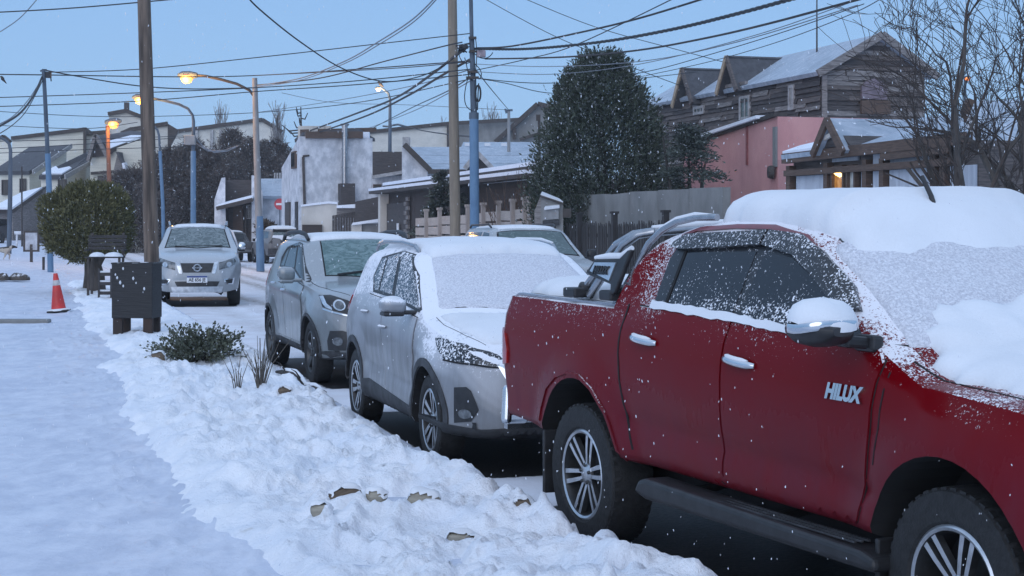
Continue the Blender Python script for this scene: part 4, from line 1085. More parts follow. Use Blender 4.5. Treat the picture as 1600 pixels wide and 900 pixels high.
mirror(T, 1.83, 1.19, .92, 1.11, .08, .085, M['tracker_paint'], M['tracker_paint'], cap=False)
# ------------------------------------------------------------------ the silver pickup that faces the camera down the street
PN = dict(
    top=[(-1.2, .7), (-1.18, 1.2), (-1.12, 1.36), (.3, 1.36), (.40, 1.38), (.50, 1.55), (.62, 1.72), (.8, 1.775), (1.3, 1.80), (1.75, 1.79), (1.98, 1.735), (2.3, 1.56), (2.75, 1.29), (2.88, 1.24), (3.2, 1.205), (3.6, 1.13), (3.85, 1.04), (3.96, .95), (4.02, .80), (4.05, .62)],
    bot=[(-1.2, .58), (.5, .50), (2.6, .48), (3.6, .33), (4.05, .31)],
    plan=[(-1.2, .86), (-1.0, .91), (0, .925), (3.15, .925), (3.5, .90), (3.75, .84), (3.92, .74), (4.05, .58)],
    belt=[(-1.2, 1.30), (.42, 1.30), (.8, 1.34), (2.6, 1.24), (2.9, 1.13), (3.4, 1.06), (3.8, .92), (4.05, .56)],
    side=[(.25, .95), (.5, .985), (.8, 1.0), (.92, .985), (1.0, .95)],
    lean=[(-1.2, .15), (.4, .2), (.6, .40), (2.7, .45), (4, .5)],
    crown=[(-1.2, .02), (.4, .02), (.6, .05), (1.6, .05), (2.2, .10), (2.6, .11), (2.95, .06), (4.05, .04)],
    bumps=[arch_bump(0, .39, .48, .03), arch_bump(3.15, .39, .48, .035)], wells=[(0, .47), (3.15, .47)], axle=.385, track=.80, ns=90, round=3, rit=5)
N_ = Car('silver_pickup_truck', 'silver pickup truck facing the camera beside the wooden pole and black bin', 'pickup truck', NAVARA, PN, M['navara_paint'], GRP_NEAR)
np_ = N_.root
for x in (0, 3.15):
    for sd in (-1, 1): wheel(N_, x, sd, .385, .265, .235, sp_h)
N_.patch('windscreen', [(2.0, -.58), (2.04, 0), (2.0, .58), (2.66, .70), (2.80, 0), (2.66, -.70)], M['navara_shield'], axis='T', off=.006, grid=.08)
N_.patch('windscreen_edge', grow([(2.0, -.58), (2.04, 0), (2.0, .58), (2.66, .70), (2.80, 0), (2.66, -.70)], .03), M['under'], axis='T', off=.002, grid=.08)
for pl in ([(.80, 1.37), (.95, 1.66), (1.45, 1.68), (1.45, 1.33)], [(1.52, 1.33), (1.52, 1.68), (1.85, 1.64), (2.25, 1.46), (2.45, 1.30)]):
    N_.patch('side_window', pl, M['tracker_glass'], off=.004, thick=.008, both=True)
N_.patch('grille', [(-.355, .945), (.355, .945), (.30, .745), (-.30, .745)], M['black_plastic'], axis='F', off=.010, thick=.02, grid=.06)
for sd in (-1, 1):
    N_.patch('grille_chrome', [(sd*.37, .965), (sd*.46, .975), (sd*.385, .72), (sd*.315, .72)], M['lamp_bright'], axis='F', off=.018, thick=.03, grid=.05)
    N_.patch('head_lamp', [(sd*.47, .955), (sd*.62, 1.0), (sd*.80, 1.06), (sd*.83, .98), (sd*.80, .90), (sd*.60, .83), (sd*.47, .80)], M['head_glass'], axis='F', off=.010, thick=.02, grid=.05)
    N_.patch('lamp_reflector', ring(sd*.68, .915, .055, 0, 360, 14)[:-1], M['lamp_bright'], axis='F', off=.014, thick=.01, grid=9)
    N_.patch('lamp_inner', [(sd*.47, .955), (sd*.545, .965), (sd*.53, .82), (sd*.47, .80)], M['black_plastic'], axis='F', off=.013, thick=.01, grid=9)
    N_.patch('fog_lamp_bay', [(sd*.56, .60), (sd*.80, .625), (sd*.77, .48), (sd*.62, .49)], M['lamp_bright'], axis='F', off=.010, thick=.02, grid=.06)
    N_.patch('fog_lamp', [(sd*.60, .58), (sd*.76, .60), (sd*.745, .505), (sd*.64, .51)], M['black_plastic'], axis='F', off=.016, thick=.01, grid=.06)
N_.patch('lower_intake', [(-.48, .55), (-.24, .555), (.24, .555), (.48, .55), (.42, .43), (-.42, .43)], M['black_plastic'], axis='F', off=.010, thick=.02, grid=.07)
N_.patch('skid_plate', [(-.56, .44), (.56, .44), (.52, .30), (-.52, .30)], M['alloy'], axis='F', off=.022, thick=.05, grid=.07)
N_.patch('under_tray', [(-.70, .37), (.70, .37), (.62, .22), (-.62, .22)], M['under'], axis='F', off=-.05, thick=.05, grid=.1)
px_ = max(N_.hit('F', 0, .6)[0].x, N_.hit('F', .2, .6)[0].x)+.02
pm = MB(); pm.box((px_, 0, .60), (.012, .44, .15)); pl_ = bevel(pm.build('number_plate', M['white'], np_), .006)
pm = MB(); pm.box((px_+.0075, 0, .655), (.004, .435, .034)); pm.build('plate_band', M['plate_blue'], pl_)
me = text_mesh('AE 656 JE', .105, .002, M['ink'], 0, .002); o = link('lettering', me, pl_)
mt = Matrix(((0, 0, 1), (1, 0, 0), (0, 1, 0))).to_4x4(); mt = mt @ Matrix.Diagonal((.86, 1, 1, 1)); mt.translation = (px_+.009, 0, .585); o.matrix_local = mt
gxp = N_.hit('F', 0, .85)[0].x+.03
em = MB(); em.lathe([(.058, 0), (.085, 0), (.085, .016), (.058, .016)], 28, origin=(gxp, 0, .85), axis='X', closed=True); em.box((gxp+.012, 0, .85), (.014, .215, .034))
eo = em.build('emblem', M['chrome'], np_)
me = text_mesh('NISSAN', .034, .001, M['ink'], 0, .001); o = link('lettering', me, eo); mt = Matrix(((0, 0, 1), (1, 0, 0), (0, 1, 0))).to_4x4(); mt.translation = (gxp+.0205, 0, .849); o.matrix_local = mt
for sd in (-1, 1):
    rl = MB(); rl.tube([(.75, sd*.66, 1.77), (.9, sd*.66, 1.83), (1.5, sd*.66, 1.85), (1.8, sd*.64, 1.83), (1.95, sd*.63, 1.76)], .024, 8); rl.build('roof_rail', M['steel_tube'], np_, smooth=60)
snow_on(N_, 'roof_snow', wob([(.8, -.52), (1.9, -.54), (1.96, 0), (1.9, .54), (.8, .52)], .01, 6, 8), .02, M['car_snow'], edge=.08, grid=.1)
mirror(N_, 2.40, 1.28, .90, 1.07, .07, .085, M['chrome'], M['black_plastic'])
wp = MB(); h1 = N_.hit('T', 2.70, .55)[0]; h2 = N_.hit('T', 2.73, -.5)[0]; wp.bar(h1+Vector((0, 0, .03)), h2+Vector((0, 0, .03)), .03, .02); wp.build('wiper', M['black_plastic'], np_)

# ------------------------------------------------------------------ boxy off-roader across the street
PJ = dict(
    top=[(-.95, .7), (-.93, 1.1), (-.85, 1.5), (-.75, 1.70), (-.3, 1.735), (.6, 1.75), (1.1, 1.735), (1.35, 1.68), (1.6, 1.52), (2.0, 1.27), (2.12, 1.22), (2.4, 1.19), (3.0, 1.13), (3.45, 1.06), (3.55, 1.0), (3.60, .85), (3.60001, .6)],
    bot=[(-.95, .45), (0, .4), (2.6, .4), (3.6, .42)],
    plan=[(-.95, .80), (-.8, .88), (0, .92), (2.69, .92), (3.2, .88), (3.45, .82), (3.6, .70)],
    belt=[(-.95, 1.15), (.5, 1.18), (2.0, 1.14), (2.3, 1.06), (3.6, .70)],
    side=[(.3, .96), (.5, .99), (.8, 1.0), (.92, .99), (1.0, .96)], lean=[(-.9, .34), (2, .36), (3.6, .4)],
    crown=[(-.95, .02), (0, .04), (1.2, .05), (1.6, .09), (2.0, .09), (2.2, .05), (3.6, .02)],
    wells=[(0, .42), (2.69, .42)], axle=.36, track=.79, ns=80)
J = Car('grey_off_roader', 'greenish grey boxy off-road car half hidden behind white crossover and red pickup', 'car', JEEP, PJ, M['jeep_paint'], 'vehicles parked across the street')
for x in (0, 2.69):
    for sd in (-1, 1): wheel(J, x, sd, .36, .235, .21, sp_t)
J.patch('windscreen', [(1.36, -.60), (1.40, 0), (1.36, .60), (1.98, .74), (2.06, 0), (1.98, -.74)], M['jeep_shield'], axis='T', off=.006, grid=.08)
J.patch('windscreen_edge', grow([(1.36, -.60), (1.40, 0), (1.36, .60), (1.98, .74), (2.06, 0), (1.98, -.74)], .035), M['under'], axis='T', off=.002, grid=.08)
for pl in ([(-.7, 1.2), (-.6, 1.6), (-.1, 1.63), (-.1, 1.2)], [(0, 1.2), (0, 1.63), (.65, 1.64), (.65, 1.18)], [(.75, 1.18), (.75, 1.64), (1.15, 1.62), (1.8, 1.2)]): J.patch('side_window', pl, M['tracker_glass'], off=.004, thick=.008, both=True)
J.patch('grille', [(-.56, 1.01), (.56, 1.01), (.54, .76), (-.54, .76)], M['jeep_paint'], axis='F', off=.03, thick=.05, grid=.1)
for i in range(7): J.patch('grille_slot', [(-.465+i*.15-.045, .985), (-.465+i*.15+.045, .985), (-.465+i*.15+.045, .79), (-.465+i*.15-.045, .79)], M['under'], axis='F', off=.034, thick=.01, grid=9)
for sd in (-1, 1):
    J.patch('head_lamp', [(sd*.58, .99), (sd*.78, .98), (sd*.76, .80), (sd*.58, .80)], M['head_glass'], axis='F', off=.012, thick=.03, grid=.1)
    rl = MB(); rl.tube([(-.6, sd*.64, 1.72), (-.5, sd*.64, 1.77), (.8, sd*.64, 1.785), (.95, sd*.63, 1.73)], .02, 6); rl.build('roof_rail', M['black_plastic'], J.root)
J.patch('bumper', [(-.85, .45), (.85, .45), (.85, .68), (-.85, .68)], M['cladding'], axis='F', off=.05, thick=.08, grid=.15)
snow_on(J, 'roof_snow', wob([(-.6, -.54), (1.2, -.56), (1.28, 0), (1.2, .56), (-.6, .54)], .01, 6, 8), .035, M['car_snow'], edge=.10, grid=.1)
for sd in (0,):
    h1 = J.hit('T', 2.05, -.55)[0]; h2 = J.hit('T', 2.03, .3)[0]; wp = MB(); wp.bar(h1+Vector((0, 0, .03)), h2+Vector((0, 0, .03)), .03, .02); wp.build('wiper', M['black_plastic'], J.root)
mirror(J, 1.85, 1.24, .97, 1.15, .07, .08, M['black_plastic'], cap=False)

# ------------------------------------------------------------------ far cars, seen from behind
def street_pose(px, d, heading=1, off=0.0):
    h = ALONG*heading; return (gx(px, d), d, math.atan2(h.y, h.x)+off)
P1 = dict(PJ, top=[(-.93, .6), (-.92, 1.05), (-.85, 1.25), (-.74, 1.55), (-.6, 1.635), (.4, 1.67), (1.1, 1.64), (1.4, 1.55), (2.0, 1.18), (2.2, 1.10), (3.0, 1.03), (3.4, .92), (3.5, .75), (3.52, .6)], bot=[(-.93, .42), (0, .3), (3.5, .35)],
    plan=[(-.93, .72), (-.85, .82), (-.5, .88), (2.6, .9), (3.2, .85), (3.52, .65)], belt=[(-.93, 1.0), (.5, 1.12), (2.0, 1.08), (2.3, 1.0), (3.52, .6)], wells=[(0, .38), (2.62, .38)], axle=.335, track=.78, ns=60)
Z1 = Car('grey_hatchback', 'dirty grey snow-topped car seen from behind across the far street', 'car', street_pose(441, 75.5, 1, .06), P1, M['far_grey_paint'], 'vehicles parked across the street')
for x in (0, 2.62):
    for sd in (-1, 1): wheel(Z1, x, sd, .335, .21, .2, sp_t)
Z1.patch('rear_window', [(-.60, 1.20), (-.56, 1.52), (.56, 1.52), (.60, 1.20)], M['navara_shield'], axis='B', off=.01, grid=.15)
Z1.patch('spoiler', [(-.60, 1.50), (-.58, 1.60), (.58, 1.60), (.60, 1.50)], M['under'], axis='B', off=.06, thick=.08, grid=.15)
Z1.patch('tailgate_snow', [(-.55, 1.12), (-.62, 1.20), (-.2, 1.24), (.1, 1.33), (.62, 1.33), (.66, 1.22), (.3, 1.17), (.2, 1.08), (.05, 1.16)], M['car_snow'], axis='B', off=.06, thick=.08, grid=.1)
Z1.patch('number_recess', [(-.28, .98), (-.28, 1.10), (.28, 1.10), (.28, .98)], M['cladding'], axis='B', off=.01, grid=.2)
Z1.patch('tail_lamp', [(-.80, .95), (-.80, 1.2), (-.64, 1.2), (-.66, .95)], M['cladding'], axis='B', off=.02, thick=.04, grid=.2, both=True)
Z1.patch('bumper', [(-.84, .45), (-.84, .72), (.84, .72), (.84, .45)], M['cladding'], axis='B', off=.05, thick=.08, grid=.2)
Z1.patch('side_window', [(-.5, 1.2), (-.3, 1.5), (1.1, 1.55), (1.75, 1.15)], M['dark_glass'], off=.004, thick=.01, grid=.15, both=True)
snow_on(Z1, 'roof_snow', wob([(-.62, -.55), (1.2, -.58), (1.2, .58), (-.62, .55)], .01, 6, 8), .13, M['car_snow'], edge=.2, grid=.12)
mirror(Z1, 1.8, 1.12, .9, 1.08, .06, .07, M['far_grey_paint'])
P2 = dict(PN, top=[(-1.1, .6), (-1.09, .95), (-1.05, 1.0), (.3, 1.0), (.42, 1.02), (.5, 1.2), (.62, 1.46), (.8, 1.50), (1.3, 1.50), (1.6, 1.42), (2.1, 1.08), (2.3, 1.0), (3.4, .9), (3.6, .8), (3.65, .6)], bot=[(-1.1, .45), (0, .4), (3.65, .4)], plan=[(-1.1, .82), (-.9, .87), (2.8, .87), (3.4, .82), (3.65, .65)],
    belt=[(-1.1, .96), (.42, .97), (2.0, .98), (3.65, .6)], crown=[(-1.1, .02), (.4, .02), (.6, .05), (3.65, .04)], bumps=[], wells=[(0, .38), (2.8, .38)], axle=.32, ns=60, extra=[])
Z2 = Car('dark_old_pickup', 'small dark pickup truck seen from behind at the far end', 'pickup truck', street_pose(366, 79, 1, .05), P2, M['far_dark_paint'], 'vehicles parked across the street')
for x in (0, 2.8):
    for sd in (-1, 1): wheel(Z2, x, sd, .32, .2, .19, sp_t)
Z2.patch('rear_window', [(-.60, 1.08), (-.54, 1.40), (.54, 1.40), (.60, 1.08)], M['dark_glass'], axis='B', off=.01, grid=.2)
Z2.patch('tailgate', [(-.72, .66), (-.72, .98), (.72, .98), (.72, .66)], M['far_dark_paint'], axis='B', off=.02, thick=.03, grid=.2)
Z2.patch('rear_bumper', [(-.80, .50), (-.80, .60), (.80, .60), (.80, .50)], M['alloy'], axis='B', off=.08, thick=.1, grid=.2)
Z2.patch('tail_lamp', [(-.84, .68), (-.84, .9), (-.74, .9), (-.74, .68)], M['tail_red'], axis='B', off=.02, thick=.04, grid=.2, both=True)
snow_on(Z2, 'roof_snow', wob([(.72, -.56), (1.4, -.56), (1.4, .56), (.72, .56)], .01, 6, 8), .06, M['car_snow'], edge=.15, grid=.12)
P3 = dict(P1)
Z3 = Car('white_hatchback', 'white car mostly hidden behind the silver pickup with its snowy roof showing', 'car', street_pose(337, 70, 1, .04), P3, M['far_white_paint'], 'vehicles parked across the street')
for x in (0, 2.62):
    for sd in (-1, 1): wheel(Z3, x, sd, .335, .21, .2, sp_t)
Z3.patch('rear_window', [(-.60, 1.20), (-.56, 1.52), (.56, 1.52), (.60, 1.20)], M['dark_glass'], axis='B', off=.01, grid=.2)
snow_on(Z3, 'roof_snow', wob([(-.62, -.55), (1.2, -.58), (1.2, .58), (-.62, .55)], .01, 6, 8), .08, M['car_snow'], edge=.2, grid=.15)
# ------------------------------------------------------------------ buildings
def fp(px, off):
    """on the line parallel to the street, off metres out: the point seen in column px"""
    d = off/((px-CX)/FPX+.3); return Vector((gx(px, d), d, 0))
def across_to(p, px):
    k = (px-CX)/FPX; L = (k*p.y-p.x)/(ACROSS.x-k*ACROSS.y); return p+ACROSS*L
def along_to(p, px):
    k = (px-CX)/FPX; L = (k*p.y-p.x)/(ALONG.x-k*ALONG.y); return p+ALONG*L
def up(p, z): return Vector((p.x, p.y, z))
def slab(pts, th, mb, mi=0):
    """flat polygon given thickness th below it"""
    pts = [Vector(p) for p in pts]; n = (pts[1]-pts[0]).cross(pts[2]-pts[0]).normalized()
    if n.z < 0 or (abs(n.z) < .05 and n.y > 0): n = -n
    k = len(pts); vs = pts+[p-n*th for p in pts]
    fs = [tuple(range(k)), tuple(reversed(range(k, 2*k)))]+[(i, (i+1) % k, (i+1) % k+k, i+k) for i in range(k)]
    return mb.add(vs, fs, mi)
def panel(name, x0, y0, x1, y1, d, th, mat, parent, back=0.0):
    """upright box facing the viewer's street end, corners read at depth d"""
    a, b = at(x0, y1, d), at(x1, y0, d); m = MB()
    m.box(((a.x+b.x)/2, d+th/2+back, (a.z+b.z)/2), (abs(b.x-a.x), th, abs(b.z-a.z))); return m.build(name, mat, parent)
def outline(pts, d, th, mb, mi=0):
    P = [at(x, y, d) for x, y in pts]; k = len(P); vs = P+[p+Vector((p.x*th/d, th, 0)) for p in P]
    return mb.add(vs, [tuple(range(k)), tuple(reversed(range(k, 2*k)))]+[(i, i+k, (i+1) % k+k, (i+1) % k) for i in range(k)], mi)
def window(parent, x0, y0, x1, y1, d, fm, gm, fw=.06, mull=1, out=.06):
    a, b = at(x0, y1, d), at(x1, y0, d); m = MB(); cx, cz, W, Hh = (a.x+b.x)/2, (a.z+b.z)/2, b.x-a.x, b.z-a.z
    for sx in (-1, 1): m.box((cx+sx*(W/2-fw/2), d-out/2, cz), (fw, out+.1, Hh))
    for sz in (-1, 1): m.box((cx, d-out/2, cz+sz*(Hh/2-fw/2)), (W-2*fw, out+.098, fw))
    for i in range(mull): m.box((cx+(i+1)*W/(mull+1)-W/2, d-out/2+.01, cz), (fw*.7, out, Hh-2*fw))
    f = m.build('window', fm, parent); g = MB(); g.box((cx, d-.01, cz), (W-fw, .03, Hh-fw)); g.build('pane', gm, f); return f
GRP_L = 'beige terraced houses on the left'
M['beige'] = weathered('beige lap siding', (.70, .67, .58), (.60, .58, .50), scale=1.5, stretch=(.4, .4, 6), bump=.3)
M['beige2'] = weathered('pale render', (.64, .62, .57), (.54, .53, .49), scale=1.2, stretch=(1, 1, 2), bump=.2)
M['roof_dark'] = weathered('dark shingle roof', (.085, .085, .095), (.055, .055, .062), scale=5, stretch=(1, 1, 1), snow=.06)
M['roof_metal'] = weathered('blue grey sheet roof with snow film', (.27, .33, .40), (.42, .47, .54), scale=2.0, stretch=(1, 3, 1), rough=.5, snow=.16)
M['trim_dark'] = plain('dark trim', (.05, .04, .036), .7)
M['trim_light'] = plain('pale fascia', (.34, .33, .33), .7)
M['wood_brown'] = weathered('brown stained timber', (.12, .078, .058), (.075, .049, .038), scale=4)
M['wood_dark'] = weathered('weathered dark boards', (.085, .072, .070), (.042, .036, .036), scale=5, stretch=(.6, .6, 6), bump=.7)
M['wood_grey'] = weathered('grey weathered boards', (.28, .255, .245), (.11, .098, .094), scale=5, stretch=(.6, .6, 6), bump=.7)
M['wood_mid'] = weathered('brown grey weathered boards', (.15, .122, .112), (.07, .06, .057), scale=5, stretch=(.6, .6, 6), bump=.6)
M['render_white'] = weathered('stained white render', (.70, .71, .745), (.42, .44, .48), scale=2.4, stretch=(1, 1, .7), bump=.3)
M['cream'] = weathered('cream render', (.62, .58, .53), (.50, .47, .43), scale=1.5, stretch=(1, 1, .5), bump=.2)
M['pink'] = weathered('pink render', (.60, .31, .295), (.52, .255, .25), scale=1.6, stretch=(1, 1, .6), bump=.25)
M['concrete'] = weathered('bare concrete', (.24, .24, .235), (.17, .17, .168), scale=1.8, stretch=(1, 1, .5), bump=.4)
M['corr'] = weathered('galvanised corrugated sheet', (.48, .53, .60), (.38, .42, .49), scale=3, stretch=(4, 4, .4), rough=.5, bump=.15)
M['brick_dark'] = weathered('dark brickwork', (.055, .038, .032), (.032, .024, .022), scale=6, stretch=(1, 1, 3), bump=.6)

# left: terraced houses, mono-pitch roofs rising away from the street
b = empty('terraced_house', at(20, 372, 114)); tag(b, 'beige house with a big dark mono-pitch roof at the left edge of the photo', 'house', GRP_L)
def part_at(mb, name, mats, root, **k):
    o = mb.build(name, mats, root, **k); o.matrix_parent_inverse = Matrix.Translation(-root.location); return o
def kids(root):
    for c in root.children_recursive:
        if c.parent == root: c.matrix_parent_inverse = Matrix.Translation(-Vector(root.location))
def mono(root, L, wall, roof, zb, th=.28, snow=None, over=.3):
    """L: four (px, py, depth) roof corners: front left, front right, back right, back left"""
    P = [at(*q) for q in L]; m = MB(); m.block([(p.x, p.y) for p in P], zb, [p.z-.05 for p in P]); m.build('wall', wall, root)
    c = sum(P, Vector())/4; m = MB(); slab([p+Vector(((p.x-c.x), (p.y-c.y), 0)).normalized()*over+Vector((0, 0, .12)) for p in P], th, m); r = m.build('roof', roof, root)
    m = MB(); m.bar(P[1]+Vector((.32, -.3, .02)), P[2]+Vector((.32, .3, .02)), .08, .34); m.build('fascia', M['trim_light'], r)
    if snow: 
        m = MB(); slab([P[0]*(1-u-v+u*v)+P[1]*(u*(1-v))+P[2]*(u*v)+P[3]*(v*(1-u))+Vector((0, 0, .26)) for u, v in snow], .10, m); m.build('roof_snow', M['snow'], r)
mono(b, [(-8, 270, 114), (46, 270, 114), (104, 228, 121), (46, 232, 121)], M['beige'], M['roof_dark'], .6)
window(b, 3, 281, 13, 305, 113.95, M['trim_dark'], M['dark_glass']); window(b, 31, 279, 41, 301, 113.95, M['trim_dark'], M['dark_glass'])
m = MB(); outline([(-12, 220), (6, 214), (16, 222), (18, 400), (-12, 400)], 128, 4, m); m.build('rear_wall', M['beige'], b)
m = MB(); m.bar(at(-12, 219, 127.9), at(6, 213, 127.9), .3, .25); m.bar(at(6, 213, 127.9), at(17, 222, 127.9), .3, .25); m.build('roof_edge', M['trim_dark'], b)
kids(b)
b = empty('terraced_house', at(100, 372, 112)); tag(b, 'beige terraced house with snow along its narrow dark roof behind the blue steel pole', 'house', GRP_L)
mono(b, [(64, 277, 111), (96, 277, 111), (143, 249, 119), (137, 238, 119)], M['beige'], M['roof_dark'], .6, snow=[(0, 0.02), (1, 0.02), (1, .32), (.75, .36), (.4, .22), (0, .3)])
window(b, 91, 280, 104, 297, 110.9, M['trim_dark'], M['dark_glass'])
m = MB(); outline([(19, 217), (132, 203), (132, 400), (19, 400)], 124, 5, m); m.build('rear_wall', M['beige'], b)
m = MB(); m.bar(at(18, 216, 123.9), at(133, 202, 123.9), .3, .28); m.bar(at(132, 202, 123.8), at(141, 209, 127), .3, .3); m.bar(at(132.5, 204, 123.7), at(132.5, 240, 123.7), .2, .2, up=(0, 1, 0)); m.build('roof_edge', M['trim_dark'], b)
m = MB(); slab([at(-12, 327, 100), at(20, 327, 100), at(74, 290, 108), at(36, 303, 108)], .25, m); rf = m.build('porch_roof', M['trim_dark'], b)
m = MB(); slab([at(-14, 324, 99.8), at(19, 324, 99.8), at(66, 292, 107), at(34, 300, 107.8)], .14, m); m.build('roof_snow', M['snow'], rf)
m = MB(); m.block([(at(-12, 0, 100.6).x, 100.6), (at(20, 0, 100.6).x, 100.6), (at(72, 0, 107.6).x, 107.6), (at(34, 0, 107.6).x, 107.6)], .6, [at(0, 330, 100.6).z, at(0, 330, 100.6).z, at(0, 294, 107.6).z, at(0, 306, 107.6).z]); m.build('porch_wall', M['wood_grey'], b)
kids(b)
b = empty('terraced_house', at(180, 372, 113)); tag(b, 'beige house with a steep gable dormer and snow on its roof behind the topiary tree', 'house', GRP_L)
m = MB(); outline([(141, 252), (151, 214), (168, 236), (232, 214), (232, 400), (141, 400)], 113.5, 4, m); m.build('wall', M['beige'], b)
m = MB(); slab([at(152, 213, 114), at(205, 204, 119), at(236, 208, 119), at(172, 235, 113)], .3, m); rf = m.build('roof', M['roof_dark'], b)
m = MB(); slab([at(166, 221, 113.6), at(205, 211, 117), at(224, 211, 117), at(173, 231, 113.0)], .16, m); m.build('roof_snow', M['snow'], rf)
m = MB(); m.bar(at(172, 236, 112.7), at(236, 210, 118.6), .1, .3); m.build('fascia', M['trim_dark'], rf)
m = MB(); m.bar(at(150, 211, 113), at(138, 252, 113), .5, .22); m.bar(at(150, 211, 113), at(168, 245, 113), .5, .22); m.build('gable_frame', M['wood_grey'], b)
m = MB(); outline([(150, 219), (144, 246), (164, 244)], 113.3, .1, m); m.build('gable_panel', M['wood_dark'], b)
m = MB(); outline([(184, 238), (177, 268), (196, 264)], 112.6, 1.2, m); g = m.build('porch_gable', M['wood_grey'], b)
m = MB(); slab([at(184, 237, 112.4), at(202, 240, 115), at(206, 264, 115), at(197, 266, 112.4)], .15, m); m.build('porch_roof', M['roof_dark'], g)
m = MB(); slab([at(194, 254, 112.2), at(200, 253, 114), at(203, 264, 114), at(197, 267, 112.2)], .18, m); m.build('roof_snow', M['snow'], g)
window(b, 153, 275, 166, 295, 113.4, M['trim_dark'], M['dark_glass'])
m = MB(); m.bar(at(142, 271, 113.2), at(178, 268, 113.2), .1, .2); m.build('string_course', M['trim_dark'], b)
kids(b)
b = empty('terraced_house', at(215, 372, 126)); tag(b, 'tall pale house rising furthest back behind the lit orange lamp post', 'house', GRP_L)
m = MB(); outline([(133, 210), (170, 207), (170, 179), (197, 174), (238, 190), (240, 400), (133, 400)], 128, 5, m); m.build('wall', M['beige2'], b)
m = MB(); outline([(195, 204), (262, 194), (262, 400), (195, 400)], 123, 4, m); m.build('front_wall', M['beige2'], b)
m = MB(); m.bar(at(169, 178, 127.9), at(197, 173, 127.9), .3, .3); m.bar(at(197, 173, 127.9), at(238, 189, 127.9), .3, .3); m.build('roof_edge', M['trim_dark'], b)
m = MB(); m.bar(at(133, 209, 127.9), at(170, 206, 127.9), .3, .3); m.build('roof_edge', M['trim_dark'], b)
m = MB(); m.bar(at(190, 209, 122.9), at(206, 202, 122.9), .3, .35); m.bar(at(206, 202, 122.9), at(262, 193, 122.9), .3, .3); m.build('roof_edge', M['trim_dark'], b)
m = MB(); outline([(262, 193), (279, 203), (262, 236)], 122.9, 3, m); m.build('side_gable', M['wood_dark'], b)
m = MB(); m.box(at(198, 172, 128.5), (.35, .35, 1.2)); m.build('chimney', M['trim_dark'], b)
kids(b)
b = empty('long_building', at(350, 372, 150)); tag(b, 'long low pale building with dark roof edge behind the dark trees', 'building')
m = MB(); outline([(263, 208), (330, 199), (410, 188), (440, 207), (440, 400), (263, 400)], 150, 8, m); m.build('wall', M['beige2'], b)
m = MB(); m.bar(at(263, 207, 149.9), at(410, 187, 149.9), .4, .35); m.bar(at(410, 187, 149.9), at(441, 206, 149.9), .4, .35); m.build('roof_edge', M['trim_dark'], b)
for q in (307, 331, 345): m = MB(); m.bar(at(q, 203, 149.8), at(q, 240, 149.8), .3, .2, up=(0, 1, 0)); m.build('wall_joint', M['trim_light'], b)
kids(b)

# end of the street: white walled house with a dark upper storey
b = empty('white_gable_house', at(372, 400, 104)); tag(b, 'small house with white side walls and dark upper storey beyond the dark pickup', 'house')
m = MB(); outline([(335, 312), (346, 278), (352, 277), (352, 312), (354, 400), (335, 400)], 103, 4, m); m.build('side_wall', M['render_white'], b)
m = MB(); outline([(393, 274), (398, 274), (410, 300), (410, 400), (393, 400)], 103, 4, m); m.build('side_wall', M['render_white'], b)
m = MB(); outline([(352, 281), (393, 281), (393, 400), (352, 400)], 104.5, 2, m); m.build('front', M['wood_dark'], b)
m = MB(); slab([at(337, 323, 101.5), at(394, 309, 101.5), at(396, 305, 104.4), at(345, 318, 104.4)], .25, m); pr = m.build('porch_roof', M['trim_dark'], b)
m = MB(); slab([at(337, 321.5, 101.5), at(394, 307.5, 101.5), at(396, 304, 104), at(345, 317, 104)], .12, m); m.build('roof_snow', M['snow'], pr)
for x in (354, 383): panel('door_post', x, 322, x+2, 400, 104.2, .2, M['trim_dark'], b)
panel('door', 364, 322, 380, 400, 104.35, .1, M['wood_brown'], b); window(b, 385, 320, 392, 342, 104.4, M['trim_light'], M['dark_glass'])
kids(b)
b = empty('low_white_house', at(420, 400, 112)); tag(b, 'low white house with snowy blue sheet roof left of the white block', 'house')
m = MB(); slab([at(411, 306, 107), at(446, 306, 107), at(446, 279, 111), at(403, 279, 111)], .2, m); m.build('roof', M['roof_metal'], b)
m = MB(); outline([(404, 281), (412, 306), (446, 306), (446, 400), (404, 400)], 107.6, 4, m); m.build('wall', M['render_white'], b)
for i in range(3): panel('roof_stub', 428+i*4, 270, 430+i*4, 279, 110, .3, M['trim_light'], b)
kids(b)

# white corner block
c0 = fp(468, 0) if False else Vector((gx(468, 92), 92, 0)); cl = along_to(c0, 440); crr = across_to(c0, 582); cb = cl+(crr-c0)
b = empty('white_corner_building', c0); tag(b, 'stained white two-storey corner building with metal flue on its wall', 'building')
zt = [gz(213, c0.y), gz(216, crr.y), gz(216, crr.y), gz(262, cl.y)]
m = MB(); m.block([(p.x, p.y) for p in (c0, crr, cb, cl)], -.2, zt); m.build('wall', M['render_white'], b)
m = MB(); q0, q1 = across_to(c0, 477), across_to(c0, 566); m.bar(up(q0, gz(211, q0.y)), up(q1, gz(211, q1.y)), .5, .4); m.bar(up(q0, gz(203, q0.y))+ALONG*2, up(across_to(c0, 598), gz(199, q1.y))+ALONG*2, .5, .25); m.build('roof_edge', M['wood_brown'], b)
m = MB(); q1 = across_to(c0, 566); q2 = across_to(c0, 602); slab([up(q0, gz(205, q0.y))+ALONG*1, up(q1, gz(199, q1.y))+ALONG*1, up(q2, gz(212, q2.y))+ALONG*3, up(q0, gz(212, q0.y))+ALONG*4], .2, m); m.build('roof', M['roof_dark'], b)
m = MB(); q = along_to(c0, 461); m.box(up(q, gz(250, q.y))-ACROSS*.05, (.16, 1.5, 1.0), rz=STREET_ROT); wv = m.build('window', M['wood_brown'], b)
